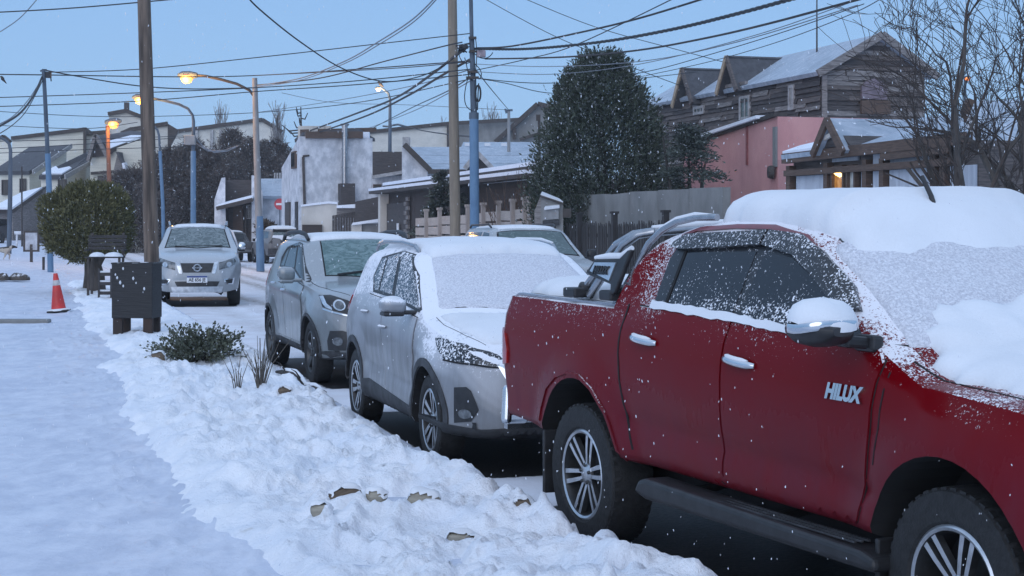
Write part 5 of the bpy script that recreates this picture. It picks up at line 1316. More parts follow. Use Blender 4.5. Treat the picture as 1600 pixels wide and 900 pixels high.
m = MB(); m.box(up(q, gz(250, q.y))-ACROSS*.12, (.06, 1.2, .8), rz=STREET_ROT); m.build('pane', M['dark_glass'], wv)
for px, wd in ((451, 1.7), (464.5, .7)):
    m = MB(); q = along_to(c0, px); m.box(up(q, gz(338, q.y)-.3)-ACROSS*.03, (.14, wd, 2.3), rz=STREET_ROT); m.build('door', M['wood_dark'] if px < 460 else M['cladding'], b)
def onface(px, py, out=.0): q = across_to(c0, px); return up(q, gz(py, q.y))-ALONG*out
m = MB(); m.tube([onface(537, 196, .35), onface(537, 300, .35)], .17, 10)
for y in (197, 212, 233, 262): m.tube([onface(537, y-.7, .35), onface(537, y+.7, .35)], .21, 10)
m.tube([onface(537, 194, .35), onface(537, 196, .35)], .26, 10); m.build('flue', M['steel_tube'], b, smooth=50)
m = MB(); m.bar(onface(473.5, 245, .06), onface(476, 326, .06), .14, .14, up=(0, 1, 0)); m.bar(onface(473, 244, .06), onface(483, 243, .06), .1, .1); m.build('drain_pipe', M['trim_dark'], b)
m = MB(); m.bar(onface(528, 304, .5), onface(550, 304, .5), .9, 1.25, up=(0, 0, 1)); m.build('chimney_box', M['wood_dark'], b)
m = MB(); m.box(onface(571, 210, -.8), (.8, .5, .35)); m.build('roof_snow', M['snow'], b)
for px in (487, 494, 512, 522):
    m = MB(); m.box(onface(px, 206, -2), (.35 if px > 500 else .9, .4, .9)); m.build('roof_vent', M['cream'], b)
kids(b)
b = empty('cream_yard_wall', at(498, 395, 88)); tag(b, 'cream garden wall with snowy top below the white block', 'wall')
m = MB(); outline([(471, 322), (513, 317), (526, 318), (526, 400), (471, 400)], 88, .35, m); m.build('wall', M['cream'], b)
m = MB(); outline([(470, 323), (470, 320), (513, 314.5), (527, 315.5), (527, 319), (513, 318)], 87.9, .5, m); m.build('snow_cap', M['snow'], b)
panel('low_gate', 472, 351, 503, 400, 87.8, .12, M['brick_dark'], b); kids(b)
b = empty('dark_gate', at(575, 395, 86)); tag(b, 'dark plank gate and shed front between the cream wall and the garage', 'gate')
m = MB(); outline([(555, 315), (598, 306), (598, 343), (555, 348)], 86, .2, m); m.build('upper_screen', M['wood_dark'], b)
for i in range(9):
    x = 519+i*4.2; m = MB(); outline([(x, 337-i*.7), (x+3.9, 336-i*.7), (x+3.9, 400), (x, 400)], 86.5+.04*(i % 2), .12, m); m.build('board', M['wood_dark'], b)
m = MB(); outline([(526, 325), (526, 321), (555, 319), (557, 325)], 86.2, 1.2, m); m.build('roof_snow', M['snow'], b); 
panel('wall_stub', 526, 325, 555, 340, 86.6, .5, M['wood_grey'], b)
m = MB(); outline([(549, 352), (551, 348), (597, 341), (597, 346)], 83.8, .6, m); m.build('snow_cap', M['snow'], b)
panel('block_wall', 549, 351, 565, 400, 84, .3, M['cream'], b); panel('grille_wall', 565, 349, 598, 400, 84.2, .3, M['concrete'], b)
kids(b)
b = empty('white_annex', at(606, 395, 90)); tag(b, 'low white annex with a dark screen on top right of the white block', 'building')
panel('wall', 580, 272, 632, 400, 90, 3, M['render_white'], b); panel('dark_screen', 582, 237, 629, 274, 89.6, .3, M['wood_dark'], b)
window(b, 583, 288, 596, 302, 89.9, M['wood_brown'], M['dark_glass'], mull=0)
m = MB(); m.bar(at(582, 277, 89.4), at(630, 269, 89.4), .5, .18); m.build('eave', M['trim_light'], b); kids(b)

# long house with blue sheet roof and dark dormer
b = empty('blue_roofed_house', at(740, 395, 88)); tag(b, 'white gabled house with long blue grey snowy sheet roof behind the steel pole', 'house')
m = MB(); outline([(628, 226), (634, 227), (668, 262), (668, 400), (628, 400)], 88, .5, m); m.build('gable_wall', M['render_white'], b)
m = MB(); outline([(664, 268), (850, 268), (850, 400), (664, 400)], 88.6, 3, m); m.build('wall', M['render_white'], b)
for i in range(3):
    y0, y1 = 229+i*13.2, 229+(i+1)*13.2; x0, x1 = 635+i*11, 635+(i+1)*11; d0, d1 = 93-i*1.7, 93-(i+1)*1.7
    m = MB(); slab([at(x1, y1, d1), at(852, y1, d1), at(852, y0+.6, d0), at(x0, y0+.6, d0)], .14, m); m.build('roof_sheet', M['roof_metal'], b)
m = MB(); m.bar(at(632, 226, 87.8), at(672, 266, 87.8), .6, .3); m.bar(at(669, 268, 87.6), at(800, 269, 87.6), .3, .25); m.build('eave', M['trim_dark'], b)
panel('chimney', 629, 214, 640, 229, 91, .6, M['trim_light'], b)
m = MB(); slab([at(720, 231, 96), at(848, 232, 96), at(848, 222, 99), at(724, 222, 99)], .2, m); m.build('rear_roof', M['roof_metal'], b)
for x in (726, 757, 783, 835): panel('roof_patch', x, 223.5, x+9, 228, 96.2, .3, M['car_snow'], b)
m = MB(); outline([(746, 243), (729, 266), (729, 275), (770, 275), (770, 266)], 86.8, 1.5, m); dg_ = m.build('dormer', M['wood_dark'], b)
m = MB(); m.bar(at(746, 239, 86.5), at(726, 264, 86.5), .5, .25); m.bar(at(746, 239, 86.5), at(774, 268, 86.5), .5, .25); m.build('dormer_edge', M['trim_light'], dg_)
kids(b)
# long garage and sheds, flat roof edged with snow
g0, g1 = fp(597, 18), fp(850, 18); b = empty('garage_row', (g0+g1)/2); tag(b, 'dark brick garage row with snow-edged flat roof behind the pale plank fence', 'building')
m = MB(); m.block([(p.x, p.y) for p in (g0, g1, g1+ACROSS*4, g0+ACROSS*4)], -.1, 3.45); m.build('wall', M['brick_dark'], b)
m = MB(); m.bar(up(g0, 3.5)-ACROSS*.35, up(g1, 3.55)-ACROSS*.35, .7, .16); m.bar(up(g0, 3.80)+ACROSS*.4, up(g1, 3.9)+ACROSS*.4, .7, .12); rf = m.build('roof_edge', M['trim_dark'], b)
m = MB(); m.bar(up(g0, 3.63)-ACROSS*.35, up(g1, 3.68)-ACROSS*.35, .75, .13); m.bar(up(g0, 3.93)+ACROSS*.4, up(g1, 4.03)+ACROSS*.4, .75, .15); m.build('snow_cap', M['snow'], rf)
q = fp(600, 17.8); m = MB(); m.box(up(q, 1.7), (.5, .5, 3.4), rz=STREET_ROT); m.build('pillar', M['cream'], b)
for i in range(7):
    q = fp(608+i*4.6, 17.93); m = MB(); m.box(up(q, 1.45), (.08, 1.15, 2.9), rz=STREET_ROT); m.build('door_board', M['wood_dark'], b)
q = fp(621.5, 17.75); m = MB(); m.box(up(q, 1.55), (.04, .35, .7), rz=STREET_ROT); m.build('notice', M['white'], b)
for i in range(14):
    q = fp(634+(i % 2)*3, 17.88); m = MB(); m.box(up(q, .2+i*.22), (.1, .5, .19), rz=STREET_ROT); m.build('stone', M['wood_grey'], b)
kids(b)
# far hall and dark gable beyond
b = empty('long_hall', at(700, 372, 135)); tag(b, 'long pale hall on the skyline behind the two tall poles', 'building')
m = MB(); outline([(560, 209), (600, 205), (700, 194), (700, 330), (560, 330)], 135, 8, m); m.build('wall', M['beige2'], b)
m = MB(); outline([(700, 194), (845, 184), (880, 184), (880, 330), (700, 330)], 135.5, 8, m); m.build('dark_wall', M['concrete'], b)
m = MB(); m.bar(at(560, 208, 134.9), at(700, 193, 134.9), .3, .3); m.bar(at(700, 193, 134.9), at(880, 183, 134.9), .3, .3); m.bar(at(701, 193, 134.8), at(701, 240, 134.8), .3, .3, up=(0, 1, 0)); m.build('roof_edge', M['trim_dark'], b); kids(b)
b = empty('gable_house', at(830, 385, 105)); tag(b, 'brown grey house with a broad plain gable left of the big conifer', 'house')
m = MB(); outline([(776, 222), (800, 196), (840, 164), (895, 176), (895, 380), (776, 380)], 105, 6, m); m.build('wall', M['concrete'], b)
m = MB(); m.bar(at(774, 222, 104.8), at(840, 162.5, 104.8), .5, .3, up=(0, 0, 1)); m.bar(at(840, 162.5, 104.8), at(895, 175, 104.8), .5, .3); m.build('roof_edge', M['trim_dark'], b)
m = MB(); m.bar(at(812, 218, 104.7), at(845, 208, 104.7), .2, .2); m.bar(at(804, 200, 104.7), at(804, 218, 104.7), .25, .2, up=(0, 1, 0)); m.build('rail', M['trim_dark'], b); kids(b)

# ---------------- right: dark shingled house
OFF = 26.0
d0 = fp(1285, OFF); d1 = fp(1008, OFF); Lh = (d1-d0).length; EAVE = 6.95
gr = across_to(d0, 1443); GW = (gr-d0).length; RID = gz(56, across_to(d0, 1370).y); RL = (across_to(d0, 1370)-d0).length
b = empty('dark_timber_house', d0); tag(b, 'tall dark timber-clad house with two steep wall dormers', 'house')
def hp_(t, l, z): return Vector((d0.x, d0.y, 0))+ALONG*t+ACROSS*l+Vector((0, 0, z))
m = MB(); m.block([(hp_(t, l, 0).x, hp_(t, l, 0).y) for t, l in ((0, 0), (0, GW), (Lh, GW), (Lh, 0))], -.1, EAVE)
m.add([hp_(0, 0, EAVE), hp_(0, GW, EAVE), hp_(0, RL, RID-.1), hp_(Lh, 0, EAVE), hp_(Lh, GW, EAVE), hp_(Lh, RL, RID-.1)], [(0, 1, 2), (3, 5, 4), (0, 2, 5, 3), (1, 4, 5, 2)]); m.build('wall', M['wood_dark'], b)
rnd = random.Random(4)
bm_l = {}
def board(p0, p1, h, mat, tilt=Vector((0, 0, 0))):
    m = MB(); m.bar(p0, p1, .05, h, up=Vector((0, 0, 1))+tilt); return m.build('board', mat, b)
NB_ = 40; sm = MB(); sidings = [M['wood_dark'], M['wood_mid'], M['wood_grey']]     # several hundred lapped boards, uneven: one part
for i in range(NB_):
    hgt = (EAVE-.45)/NB_; z = .4+(i+.5)*hgt
    for wall, tot, mi_ in ((0, Lh, (0, 0, 0, 1, 1, 2)), (1, GW, (0, 1, 1, 2, 2))):
        p = 0.0
        while p < tot-.02:
            q = min(tot, p+rnd.uniform(.7, 2.3)); q = tot if tot-q < .4 else q; o = -.035-rnd.random()*.06; z_ = z+rnd.uniform(-.02, .02); t_ = rnd.uniform(-.02, .02)
            if wall == 0: sm.bar(hp_(p+.008, o, z_), hp_(q-.008, o, z_+t_), .03, hgt*rnd.uniform(1.0, 1.22), rnd.choice(mi_), up=Vector((0, 0, 1))+ACROSS*.26)
            else: sm.bar(hp_(o, p+.008, z_), hp_(o, q-.008, z_+t_), .03, hgt*rnd.uniform(1.0, 1.22), rnd.choice(mi_), up=Vector((0, 0, 1))+ALONG*.26)
            p = q
for i in range(7):
    z = EAVE+i*.165+.08; f = (z-EAVE+.10)/(RID-EAVE)
    if f < .95: sm.bar(hp_(-.06, RL*f+.02, z), hp_(-.06, GW-(GW-RL)*f-.02, z), .03, .18, rnd.choice((0, 1, 2)), up=Vector((0, 0, 1))+ALONG*.26)
so_ = sm.build('siding_boards', sidings, b); so_['kind'] = 'stuff'
m = MB(); slab([hp_(-.35, -.3, EAVE-.12), hp_(Lh, -.3, EAVE-.12), hp_(Lh, RL, RID+.05), hp_(-.35, RL, RID+.05)], .15, m); m.build('roof', M['roof_metal'], b)
m = MB(); slab([hp_(-.35, GW+.3, EAVE-.12), hp_(-.35, RL, RID+.05), hp_(Lh, RL, RID+.05), hp_(Lh, GW+.3, EAVE-.12)], .15, m); m.build('roof', M['roof_metal'], b)
m = MB(); m.bar(hp_(-.36, -.35, EAVE-.2), hp_(-.36, RL, RID), .1, .25); m.bar(hp_(-.36, RL, RID), hp_(-.36, GW+.35, EAVE-.2), .1, .25); m.build('barge_board', M['wood_grey'], b)
def tof(px): return (along_to(d0, px)-d0).length
for pa, pl, pr_, ya, yf, yr in ((1150, 1137, 1169, 90, 146, 131), (1078, 1067, 1098, 109, 162, 156)):
    ta, tl, tr = tof(pa), tof(pl), tof(pr_); tm = (tl+tr)/2
    za = gz(ya, (hp_(ta, 0, 0)).y); zf = (gz(yf, hp_(tl, 0, 0).y)+gz(yr, hp_(tr, 0, 0).y))/2
    m = MB(); m.add([hp_(tl-.25, -.12, zf), hp_(tr+.25, -.12, zf), hp_(tm, -.12, za-.25), hp_(tl-.25, 1.5, zf), hp_(tr+.25, 1.5, zf), hp_(tm, 1.5, za-.25)], [(0, 1, 2), (3, 5, 4), (0, 2, 5, 3), (1, 4, 5, 2), (0, 3, 4, 1)])
    dm = m.build('dormer', M['wood_dark'], b)
    for te in (tl, tr):
        m = MB(); slab([hp_(te, -.45, zf-.15), hp_(te, RL+.1, zf-.15), hp_(tm, RL+.1, za+.05), hp_(tm, -.45, za+.05)], .12, m); m.build('dormer_roof', M['roof_dark'], dm)
    for te in (tl, tr):
        m = MB(); m.bar(hp_(te, -.47, zf-.15), hp_(tm, -.47, za), .08, .20, up=(0, 0, 1)); m.build('barge_board', M['wood_mid'] if te == tr else plain('tan barge board', (.36, .28, .20), .7), dm)
    m = MB(); m.bar(hp_(tl+.3, -.2, zf+.12), hp_(tr-.3, -.2, zf+.12), .1, .12); m.build('cross_beam', M['wood_grey'], dm)
def face_win(px0, px1, y0, y1, nm='window', fm=None, mull=1):
    t0, t1 = tof(px0), tof(px1); tm = (t0+t1)/2; yy = hp_(tm, 0, 0).y; z0, z1 = gz(y1, yy), gz(y0, yy); m = MB(); W = abs(t1-t0)
    for s_ in (-1, 1): m.box(hp_(tm+s_*(W/2-.05), -.10, (z0+z1)/2), (.10, .1, z1-z0), rz=STREET_ROT)
    for z in (z0+.05, z1-.05): m.box(hp_(tm, -.10, z), (.098, W-.2, .1), rz=STREET_ROT)
    for i in range(mull): m.box(hp_(tm-W/2+(i+1)*W/(mull+1), -.10, (z0+z1)/2), (.06, .06, z1-z0-.2), rz=STREET_ROT)
    f = m.build(nm, fm or M['trim_light'], b); g = MB(); g.box(hp_(tm, -.085, (z0+z1)/2), (.04, W-.14, z1-z0-.14), rz=STREET_ROT); g.build('pane', M['jeep_shield'], f)
face_win(1160, 1176, 150, 187); face_win(1088, 1104, 166, 179, mull=2); face_win(1237, 1245, 133, 172)
def gab(px, z, o=.17): q = across_to(d0, px); return up(q, z)-ALONG*o
zz = lambda y: gz(y, gr.y)
m = MB(); P = [gab(1343, zz(158)), gab(1343, zz(138)), gab(1350, zz(130)), gab(1362, zz(126)), gab(1374, zz(130)), gab(1382, zz(140)), gab(1382, zz(158))]; k_ = len(P); m.add(P+[p+ALONG*.12 for p in P], [tuple(range(k_)), tuple(reversed(range(k_, 2*k_)))]+[(i, i+k_, (i+1) % k_+k_, (i+1) % k_) for i in range(k_)]); m.build('arched_panel', plain('faded mauve board', (.17, .135, .155), .8), b)
m = MB(); m.bar(gab(1341, zz(170)), gab(1386, zz(170)), .12, .45); m.build('dark_panel', M['wood_brown'], b)
for px in (1285.5,): m = MB(); m.bar(gab(px, EAVE, .12), gab(px, .3, .12), .16, .16, up=(0, 1, 0)); m.build('corner_board', M['wood_grey'], b)
kids(b)
m = MB(); q = hp_(tof(1212), 1.6, 0); m.tube([up(q, 7.2), up(q, gz(-30, q.y))], [.035, .02], 6)
tag(m.build('aerial_mast', M['trim_dark']), 'thin aerial mast standing on the ridge of the dark timber house', 'mast')

# pink house
OFF = 22.0; p0 = fp(1215, OFF); p1 = fp(1068, OFF); pm_ = fp(1110, OFF)
b = empty('pink_house', p0); tag(b, 'pink rendered building with sloping white roof edge below the dark timber house', 'building')
zr, zl = gz(182, p0.y), gz(217, pm_.y); zl2 = zl-(zr-zl)*((p1-pm_).length/(pm_-p0).length)
m = MB(); m.block([(p.x, p.y) for p in (p0, p0+ACROSS*3, p1+ACROSS*3, p1)], -.1, [zr, zr, zl2, zl2]); m.build('wall', M['pink'], b)
m = MB(); m.bar(up(p0, zr+.06)+ACROSS*.1, up(p1, zl2+.06)+ACROSS*.1, .4, .12); rf = m.build('roof_edge', M['trim_dark'], b)
m = MB(); m.bar(up(fp(1192, OFF), gz(188, fp(1192, OFF).y)+.10)-ACROSS*.05, up(p1, zl2+.16)-ACROSS*.05, .35, .10); m.build('roof_snow', M['snow'], rf)
q = fp(1211, OFF-.04); m = MB(); m.box(up(q, (zr+gz(245, q.y))/2-.3), (.06, .22, zr-gz(245, q.y)), rz=STREET_ROT); m.build('bare_strip', M['concrete'], b)
e0 = fp(1216, OFF-.6); e1 = fp(1248, OFF-.6); m = MB(); m.block([(p.x, p.y) for p in (e0, e1, e1+ACROSS*2.5, e0+ACROSS*2.5)], -.1, gz(247, e1.y)); m.build('entrance', M['pink'], b)
q = fp(1235, OFF-.66); m = MB(); m.box(up(q, 1.4), (.12, 1.0, 2.7), rz=STREET_ROT); dr = m.build('door', M['wood_brown'], b); m = MB(); m.box(up(q, 1.4)-ACROSS*.07, (.04, .6, 2.3), rz=STREET_ROT); m.build('door_panel', M['cream'], dr)
q = fp(1206, OFF-.1); m = MB(); m.lathe([(.0, -.14), (.17, -.12), (.20, -.05), (.20, .05)], 16, origin=up(q, gz(269, q.y)), axis='X'); m.build('round_vent', M['trim_dark'], b)
q = fp(1167, OFF-.03); m = MB(); m.box(up(q, gz(225, q.y)), (.05, .08, 1.3), rz=STREET_ROT); m.build('stain_pipe', plain('darker pink stain', (.24, .08, .08), .9), b)
kids(b)

# cabin of corrugated sheet and brown timber
OFF = 17.0
def cp(px, z, o=0.0): q = fp(px, OFF); return up(q, z)-ACROSS*o
def cz(px, py): return gz(py, fp(px, OFF).y)
b = empty('sheet_metal_cabin', fp(1360, OFF)); tag(b, 'low cabin of corrugated sheet and brown posts with one window lit', 'house')
q0, q1 = fp(1240, OFF), fp(1530, OFF); m = MB(); m.block([(p.x, p.y) for p in (q0, q1, q1+ACROSS*6, q0+ACROSS*6)], -.05, 3.30); m.build('wall', M['wood_mid'], b)
def corr_panel(px0, px1, z0, z1, n, o=.06):
    A, Bp = fp(px0, OFF), fp(px1, OFF); m = MB(); vs = []; fs = []
    K = n*4
    for i in range(K+1):
        t = i/K; p = A.lerp(Bp, t); w_ = o+.022*math.sin(t*n*2*PI)
        vs += [up(p, z0)-ACROSS*w_, up(p, z1)-ACROSS*w_, up(p, z0)-ACROSS*(o-.04), up(p, z1)-ACROSS*(o-.04)]
    for i in range(K): a_ = i*4; fs += [(a_, a_+1, a_+5, a_+4), (a_+2, a_+6, a_+7, a_+3), (a_+1, a_+3, a_+7, a_+5)]
    fs += [(0, 2, 3, 1), (K*4, K*4+1, K*4+3, K*4+2)]
    m.add(vs, fs); m.build('corrugated_panel', M['corr'], b)
for px0, px1, y0, n in ((1248, 1296, 266, 16), (1304, 1344, 241, 14), (1350, 1356, 256, 3), (1368, 1384, 252, 4), (1394, 1464, 242, 20), (1476, 1481, 236, 2), (1368, 1384, 226, 4), (1395, 1464, 222, 20), (1489, 1528, 236, 11)):
    z1 = cz((px0+px1)/2, y0); z0 = 0 if n not in (14,) else cz(1324, 252)
    if y0 in (226, 222): z0, z1 = 2.98, 3.28
    corr_panel(px0, px1, z0, min(z1, 2.86 if y0 not in (226, 222, 241) else z1), n, .05)
for px in (1242, 1301, 1362, 1389, 1470, 1485): m = MB(); m.box(cp(px, 1.5, .10), (.16, .17, 3.2), rz=STREET_ROT); m.build('post', M['wood_brown'], b)
m = MB(); m.bar(cp(1238, 2.93, .16), cp(1500, 2.93, .16), .12, .13); m.build('beam', M['wood_brown'], b)
m = MB(); m.bar(cp(1238, 3.26, .20), cp(1530, 3.34, .20), .14, .22); m.build('beam', M['wood_brown'], b)
m = MB(); m.bar(cp(1392, 3.18, .22), cp(1500, 3.22, .22), .06, .26); m.build('fascia', M['wood_brown'], b)
# window with the lamp on behind it
zb = .9; zt_ = cz(1318, 261)
for px0, px1, lit in ((1308, 1328, 1), (1332, 1346, 0)):
    A, Bp = fp(px0, OFF), fp(px1, OFF); c_ = (A+Bp)/2; W = (A-Bp).length; m = MB()
    for s_ in (-1, 1): m.box(up(c_, (zb+zt_)/2)-ACROSS*.10+ALONG*s_*(W/2-.03), (.12, .06, zt_-zb), rz=STREET_ROT)
    for z in (zb, zt_): m.box(up(c_, z)-ACROSS*.10, (.118, W-.12, .06), rz=STREET_ROT)
    f = m.build('window', M['wood_brown'], b)
    if lit:
        k = NT('lamplit window'); nn = k.noise(9, 4, .6); z = k.pos('Generated')[2]
        col = k.mix(k.ramp(nn, .35, .7), (.45, .16, .02), (.95, .48, .12)); k.set(base=(.1, .05, .02), rough=.3, emit=col, estr=.45); gm = k.m
    else: gm = plain('curtained pane', (.48, .47, .44), .3, vary=.3, scale=5)
    g = MB(); g.box(up(c_, (zb+zt_)/2)-ACROSS*.07, (.04, W-.08, zt_-zb-.04), rz=STREET_ROT); g.build('pane', gm, f)
    if lit:
        k = NT('glowing bulb'); k.set(base=(1, .7, .3), emit=(1.0, .58, .16), estr=6.0)
        g = MB()
        for dx, s_ in ((-.10, .05), (.08, .04), (.0, .05)): g.lathe([(0, -s_), (s_*.8, -s_*.6), (s_, 0), (s_*.8, s_*.6), (0, s_)], 10, origin=up(c_, zt_-.14+dx*.3)-ACROSS*.14+ALONG*dx)
        g.build('bulb', k.m, f)
# roofs: main slope, porch gable, left lean-to
m = MB(); slab([cp(1343, 3.36, .26), cp(1535, 3.44, .26), up(fp(1500, OFF+2.6), 4.15), up(fp(1318, OFF+2.6), 4.15)], .10, m); m.build('roof', M['roof_metal'], b)
m = MB(); slab([cp(1239, 3.34, .30), cp(1297, 3.36, .30), up(fp(1297, OFF+2.2), 3.80), up(fp(1252, OFF+2.2), 3.70)], .10, m); rf = m.build('roof', M['roof_metal'], b)
m = MB(); slab([cp(1240, 3.42, .28), cp(1292, 3.44, .28), up(fp(1290, OFF+2.0), 3.84), up(fp(1250, OFF+2.0), 3.76)], .08, m); m.build('roof_snow', M['snow'], rf)
ap = cz(1320, 185); ft = cz(1297, 232)
A, Bp, T_ = fp(1297, OFF), fp(1346, OFF), fp(1320, OFF)
m = MB(); m.add([up(A, ft)-ACROSS*.25, up(Bp, ft)-ACROSS*.25, up(T_, ap-.12)-ACROSS*.25, up(A, ft)+ACROSS*2, up(Bp, ft)+ACROSS*2, up(T_, ap-.12)+ACROSS*2], [(0, 1, 2), (3, 5, 4), (0, 2, 5, 3), (1, 4, 5, 2), (0, 3, 4, 1)]); g = m.build('porch_gable', M['wood_dark'], b)
for P_ in (A, Bp):
    m = MB(); slab([up(P_, ft-.10)-ACROSS*.38, up(T_, ap)-ACROSS*.38, up(T_, ap)+ACROSS*2.4, up(P_, ft-.10)+ACROSS*2.4], .09, m); m.build('porch_roof', M['roof_metal'], g)
    m = MB(); m.bar(up(P_, ft-.16)-ACROSS*.42, up(T_, ap-.04)-ACROSS*.42, .07, .16); m.build('barge_board', M['wood_brown'], g)
m = MB(); m.bar(up(A, ft+.12)-ACROSS*.32, up(T_, ap-.35)-ACROSS*.32, .06, .09); m.build('gable_brace', M['cream'], g)
kids(b)
b = empty('grey_roofed_house', at(1560, 400, 36)); tag(b, 'pale house with grey gabled roof half hidden behind the bare tree', 'house')
m = MB(); slab([at(1500, 222, 35), at(1720, 222, 35), at(1720, 150, 39), at(1517, 158, 39)], .12, m); m.build('roof', M['roof_metal'], b)
m = MB(); outline([(1513, 160), (1490, 225), (1496, 420), (1730, 420), (1730, 222), (1530, 222)], 35.6, 3, m); m.build('wall', M['render_white'], b)
m = MB(); m.bar(at(1516, 156, 34.9), at(1486, 228, 34.9), .3, .14); m.build('barge_board', M['wood_brown'], b)
panel('dark_opening', 1478, 238, 1512, 420, 33.0, .4, M['trim_dark'], b); panel('leaning_sheet', 1508, 240, 1516, 420, 32.6, .06, M['corr'], b); kids(b)
# ------------------------------------------------------------------ plants
def leaf_mesh(P, D, L, W, name, mat, parent=None, curl=.25):
    """many small diamond leaves: P places, D directions, L lengths, W widths"""
    n = len(P); D = D/np.maximum(np.linalg.norm(D, axis=1, keepdims=True), 1e-6)
    rv = np.random.normal(size=(n, 3)); S_ = np.cross(D, rv); S_ /= np.maximum(np.linalg.norm(S_, axis=1, keepdims=True), 1e-6); N_2 = np.cross(S_, D)
    L = np.asarray(L).reshape(-1, 1)*np.ones((n, 1)); W = np.asarray(W).reshape(-1, 1)*np.ones((n, 1))
    a = P; b = P+D*L*.5+S_*W*.5+N_2*L*curl*.3; c = P+D*L; d = P+D*L*.5-S_*W*.5+N_2*L*curl*.3
    vs = np.stack([a, b, c, d], 1).reshape(-1, 3); q = np.arange(4*n).reshape(n, 4)
    me = bpy.data.meshes.new(name); me.vertices.add(4*n); me.vertices.foreach_set('co', vs.ravel())
    me.loops.add(4*n); me.loops.foreach_set('vertex_index', q.ravel().astype(np.int32)); me.polygons.add(n); me.polygons.foreach_set('loop_start', np.arange(0, 4*n, 4, dtype=np.int32))
    me.update(calc_edges=True); me.materials.append(mat); return link(name, me, parent)
def leaf_mat(name, a, b, tip=None, snow=0.0, rough=.7, scale=3.0, sscale=7.0):
    k = NT(name); f = k.noise(scale, 4, .6); c = k.mix(k.ramp(f, .32, .68), a, b); g = k.noise(scale*6, 2); c = k.mix(k.math('MULTIPLY', k.ramp(g, .5, .8), .5), c, tip or b)
    if snow:
        s = k.math('MULTIPLY', k.ramp(k.math('ABSOLUTE', k.nz()), .25, .75), k.ramp(k.noise(sscale, 3, .65), .66-snow*.3, .72-snow*.3)); c = k.mix(s, c, (.68, .71, .76))
    k.set(base=c, rough=rough, spec=.25); return k.m
M['bark_dark'] = weathered('dark bark', (.050, .040, .034), (.025, .021, .019), scale=9, stretch=(1, 1, .3), bump=.8)
M['bark_grey'] = weathered('grey brown bark', (.085, .070, .060), (.045, .037, .033), scale=7, stretch=(1, 1, .3), bump=.8)
M['twig'] = plain('bare twigs', (.048, .036, .031), .85, vary=.35)
M['cypress_leaf'] = leaf_mat('conifer sprays', (.040, .052, .036), (.070, .086, .062), tip=(.14, .155, .13), snow=.33, scale=1.6)
M['pine_dark'] = leaf_mat('dark conifer needles', (.044, .054, .045), (.08, .095, .08), tip=(.14, .155, .14), snow=.22)
M['hedge_leaf'] = leaf_mat('dark reddish grove', (.068, .057, .053), (.12, .10, .092), tip=(.21, .19, .18), snow=.25, scale=.6, sscale=2)
M['topiary_leaf'] = leaf_mat('olive green small leaves', (.085, .083, .036), (.155, .145, .066), tip=(.23, .215, .13), snow=.16, scale=4)
M['shrub_leaf'] = leaf_mat('dull green shrub leaves', (.06, .07, .05), (.13, .145, .105), tip=(.20, .21, .17), snow=.26, scale=8, sscale=22)

def crown_points(n, prof, z0, z1, lump=.22, seed=0, shell=.55, stretch=1.0):
    """points in a crown of radius prof(t): clustered into boughs, thicker near the surface"""
    rs = np.random.RandomState(seed); nb = max(12, n//90)
    bt = rs.uniform(0, 1, nb)**.8; ba = rs.uniform(0, 2*PI, nb); br = np.sqrt(rs.uniform(shell**2, 1, nb))
    i = rs.randint(0, nb, n); rr = np.array([prof(t) for t in bt])
    cx, cy, cz_ = rr*br*np.cos(ba), rr*br*np.sin(ba), z0+bt*(z1-z0)
    s = lump*np.maximum(rr, .3*rr.max())
    g = rs.normal(size=(n, 3))
    P = np.stack([cx[i]+g[:, 0]*s[i]*.55, cy[i]+g[:, 1]*s[i]*.55, cz_[i]+g[:, 2]*s[i]*.75*stretch], 1)
    out = np.stack([np.cos(ba)[i], np.sin(ba)[i], np.zeros(n)], 1)
    return P, out
def tree_root(name, label, x, y, z, group=None, cat='tree'):
    r = empty(name, (x, y, z)); tag(r, label, cat, group); return r

# the big clipped-looking conifer
d = 50.0; r = tree_root('conifer_tree', 'big dense dark green conifer rising behind the concrete wall', gx(938, d), d, 0)
prof = lambda t: 2.02*(min(1, (t+.02)/.10)**.4)*max(0, 1-max(0, (t-.30)/.72)**1.75)**.62+.05
P, O = crown_points(52000, prof, .4, 7.0, .20, 3, .62, 1.6); D = O*.55+np.random.normal(size=P.shape)*.35+np.array([0, 0, .55])
leaf_mesh(P, D, np.random.uniform(.08, .20, len(P)), np.random.uniform(.035, .07, len(P)), 'crown', M['cypress_leaf'], r)
rs = np.random.RandomState(5); nb = 520; t_ = rs.uniform(.02, 1, nb); a_ = rs.uniform(0, 2*PI, nb); q_ = np.array([prof(t) for t in t_])*rs.uniform(.92, 1.06, nb)
base = np.stack([q_*np.cos(a_), q_*np.sin(a_), .5+t_*6.5], 1); idx = np.repeat(np.arange(nb), 26); ox = np.stack([np.cos(a_), np.sin(a_), 0*a_], 1)[idx]
u_ = rs.uniform(0, 1, len(idx))[:, None]; P = base[idx]+ox*.12*u_+np.array([0, 0, .38])*u_+rs.normal(size=(len(idx), 3))*.065*(1.1-u_)
leaf_mesh(P, ox*.5+rs.normal(size=P.shape)*.3+np.array([0, 0, .9]), rs.uniform(.07, .15, len(P)), rs.uniform(.03, .055, len(P)), 'outer_spray', M['cypress_leaf'], r)
m = MB(); m.tube([(0, 0, -.1), (.05, 0, 3), (0, 0, 6.4)], [.28, .18, .03], 8); m.build('trunk', M['bark_dark'], r)

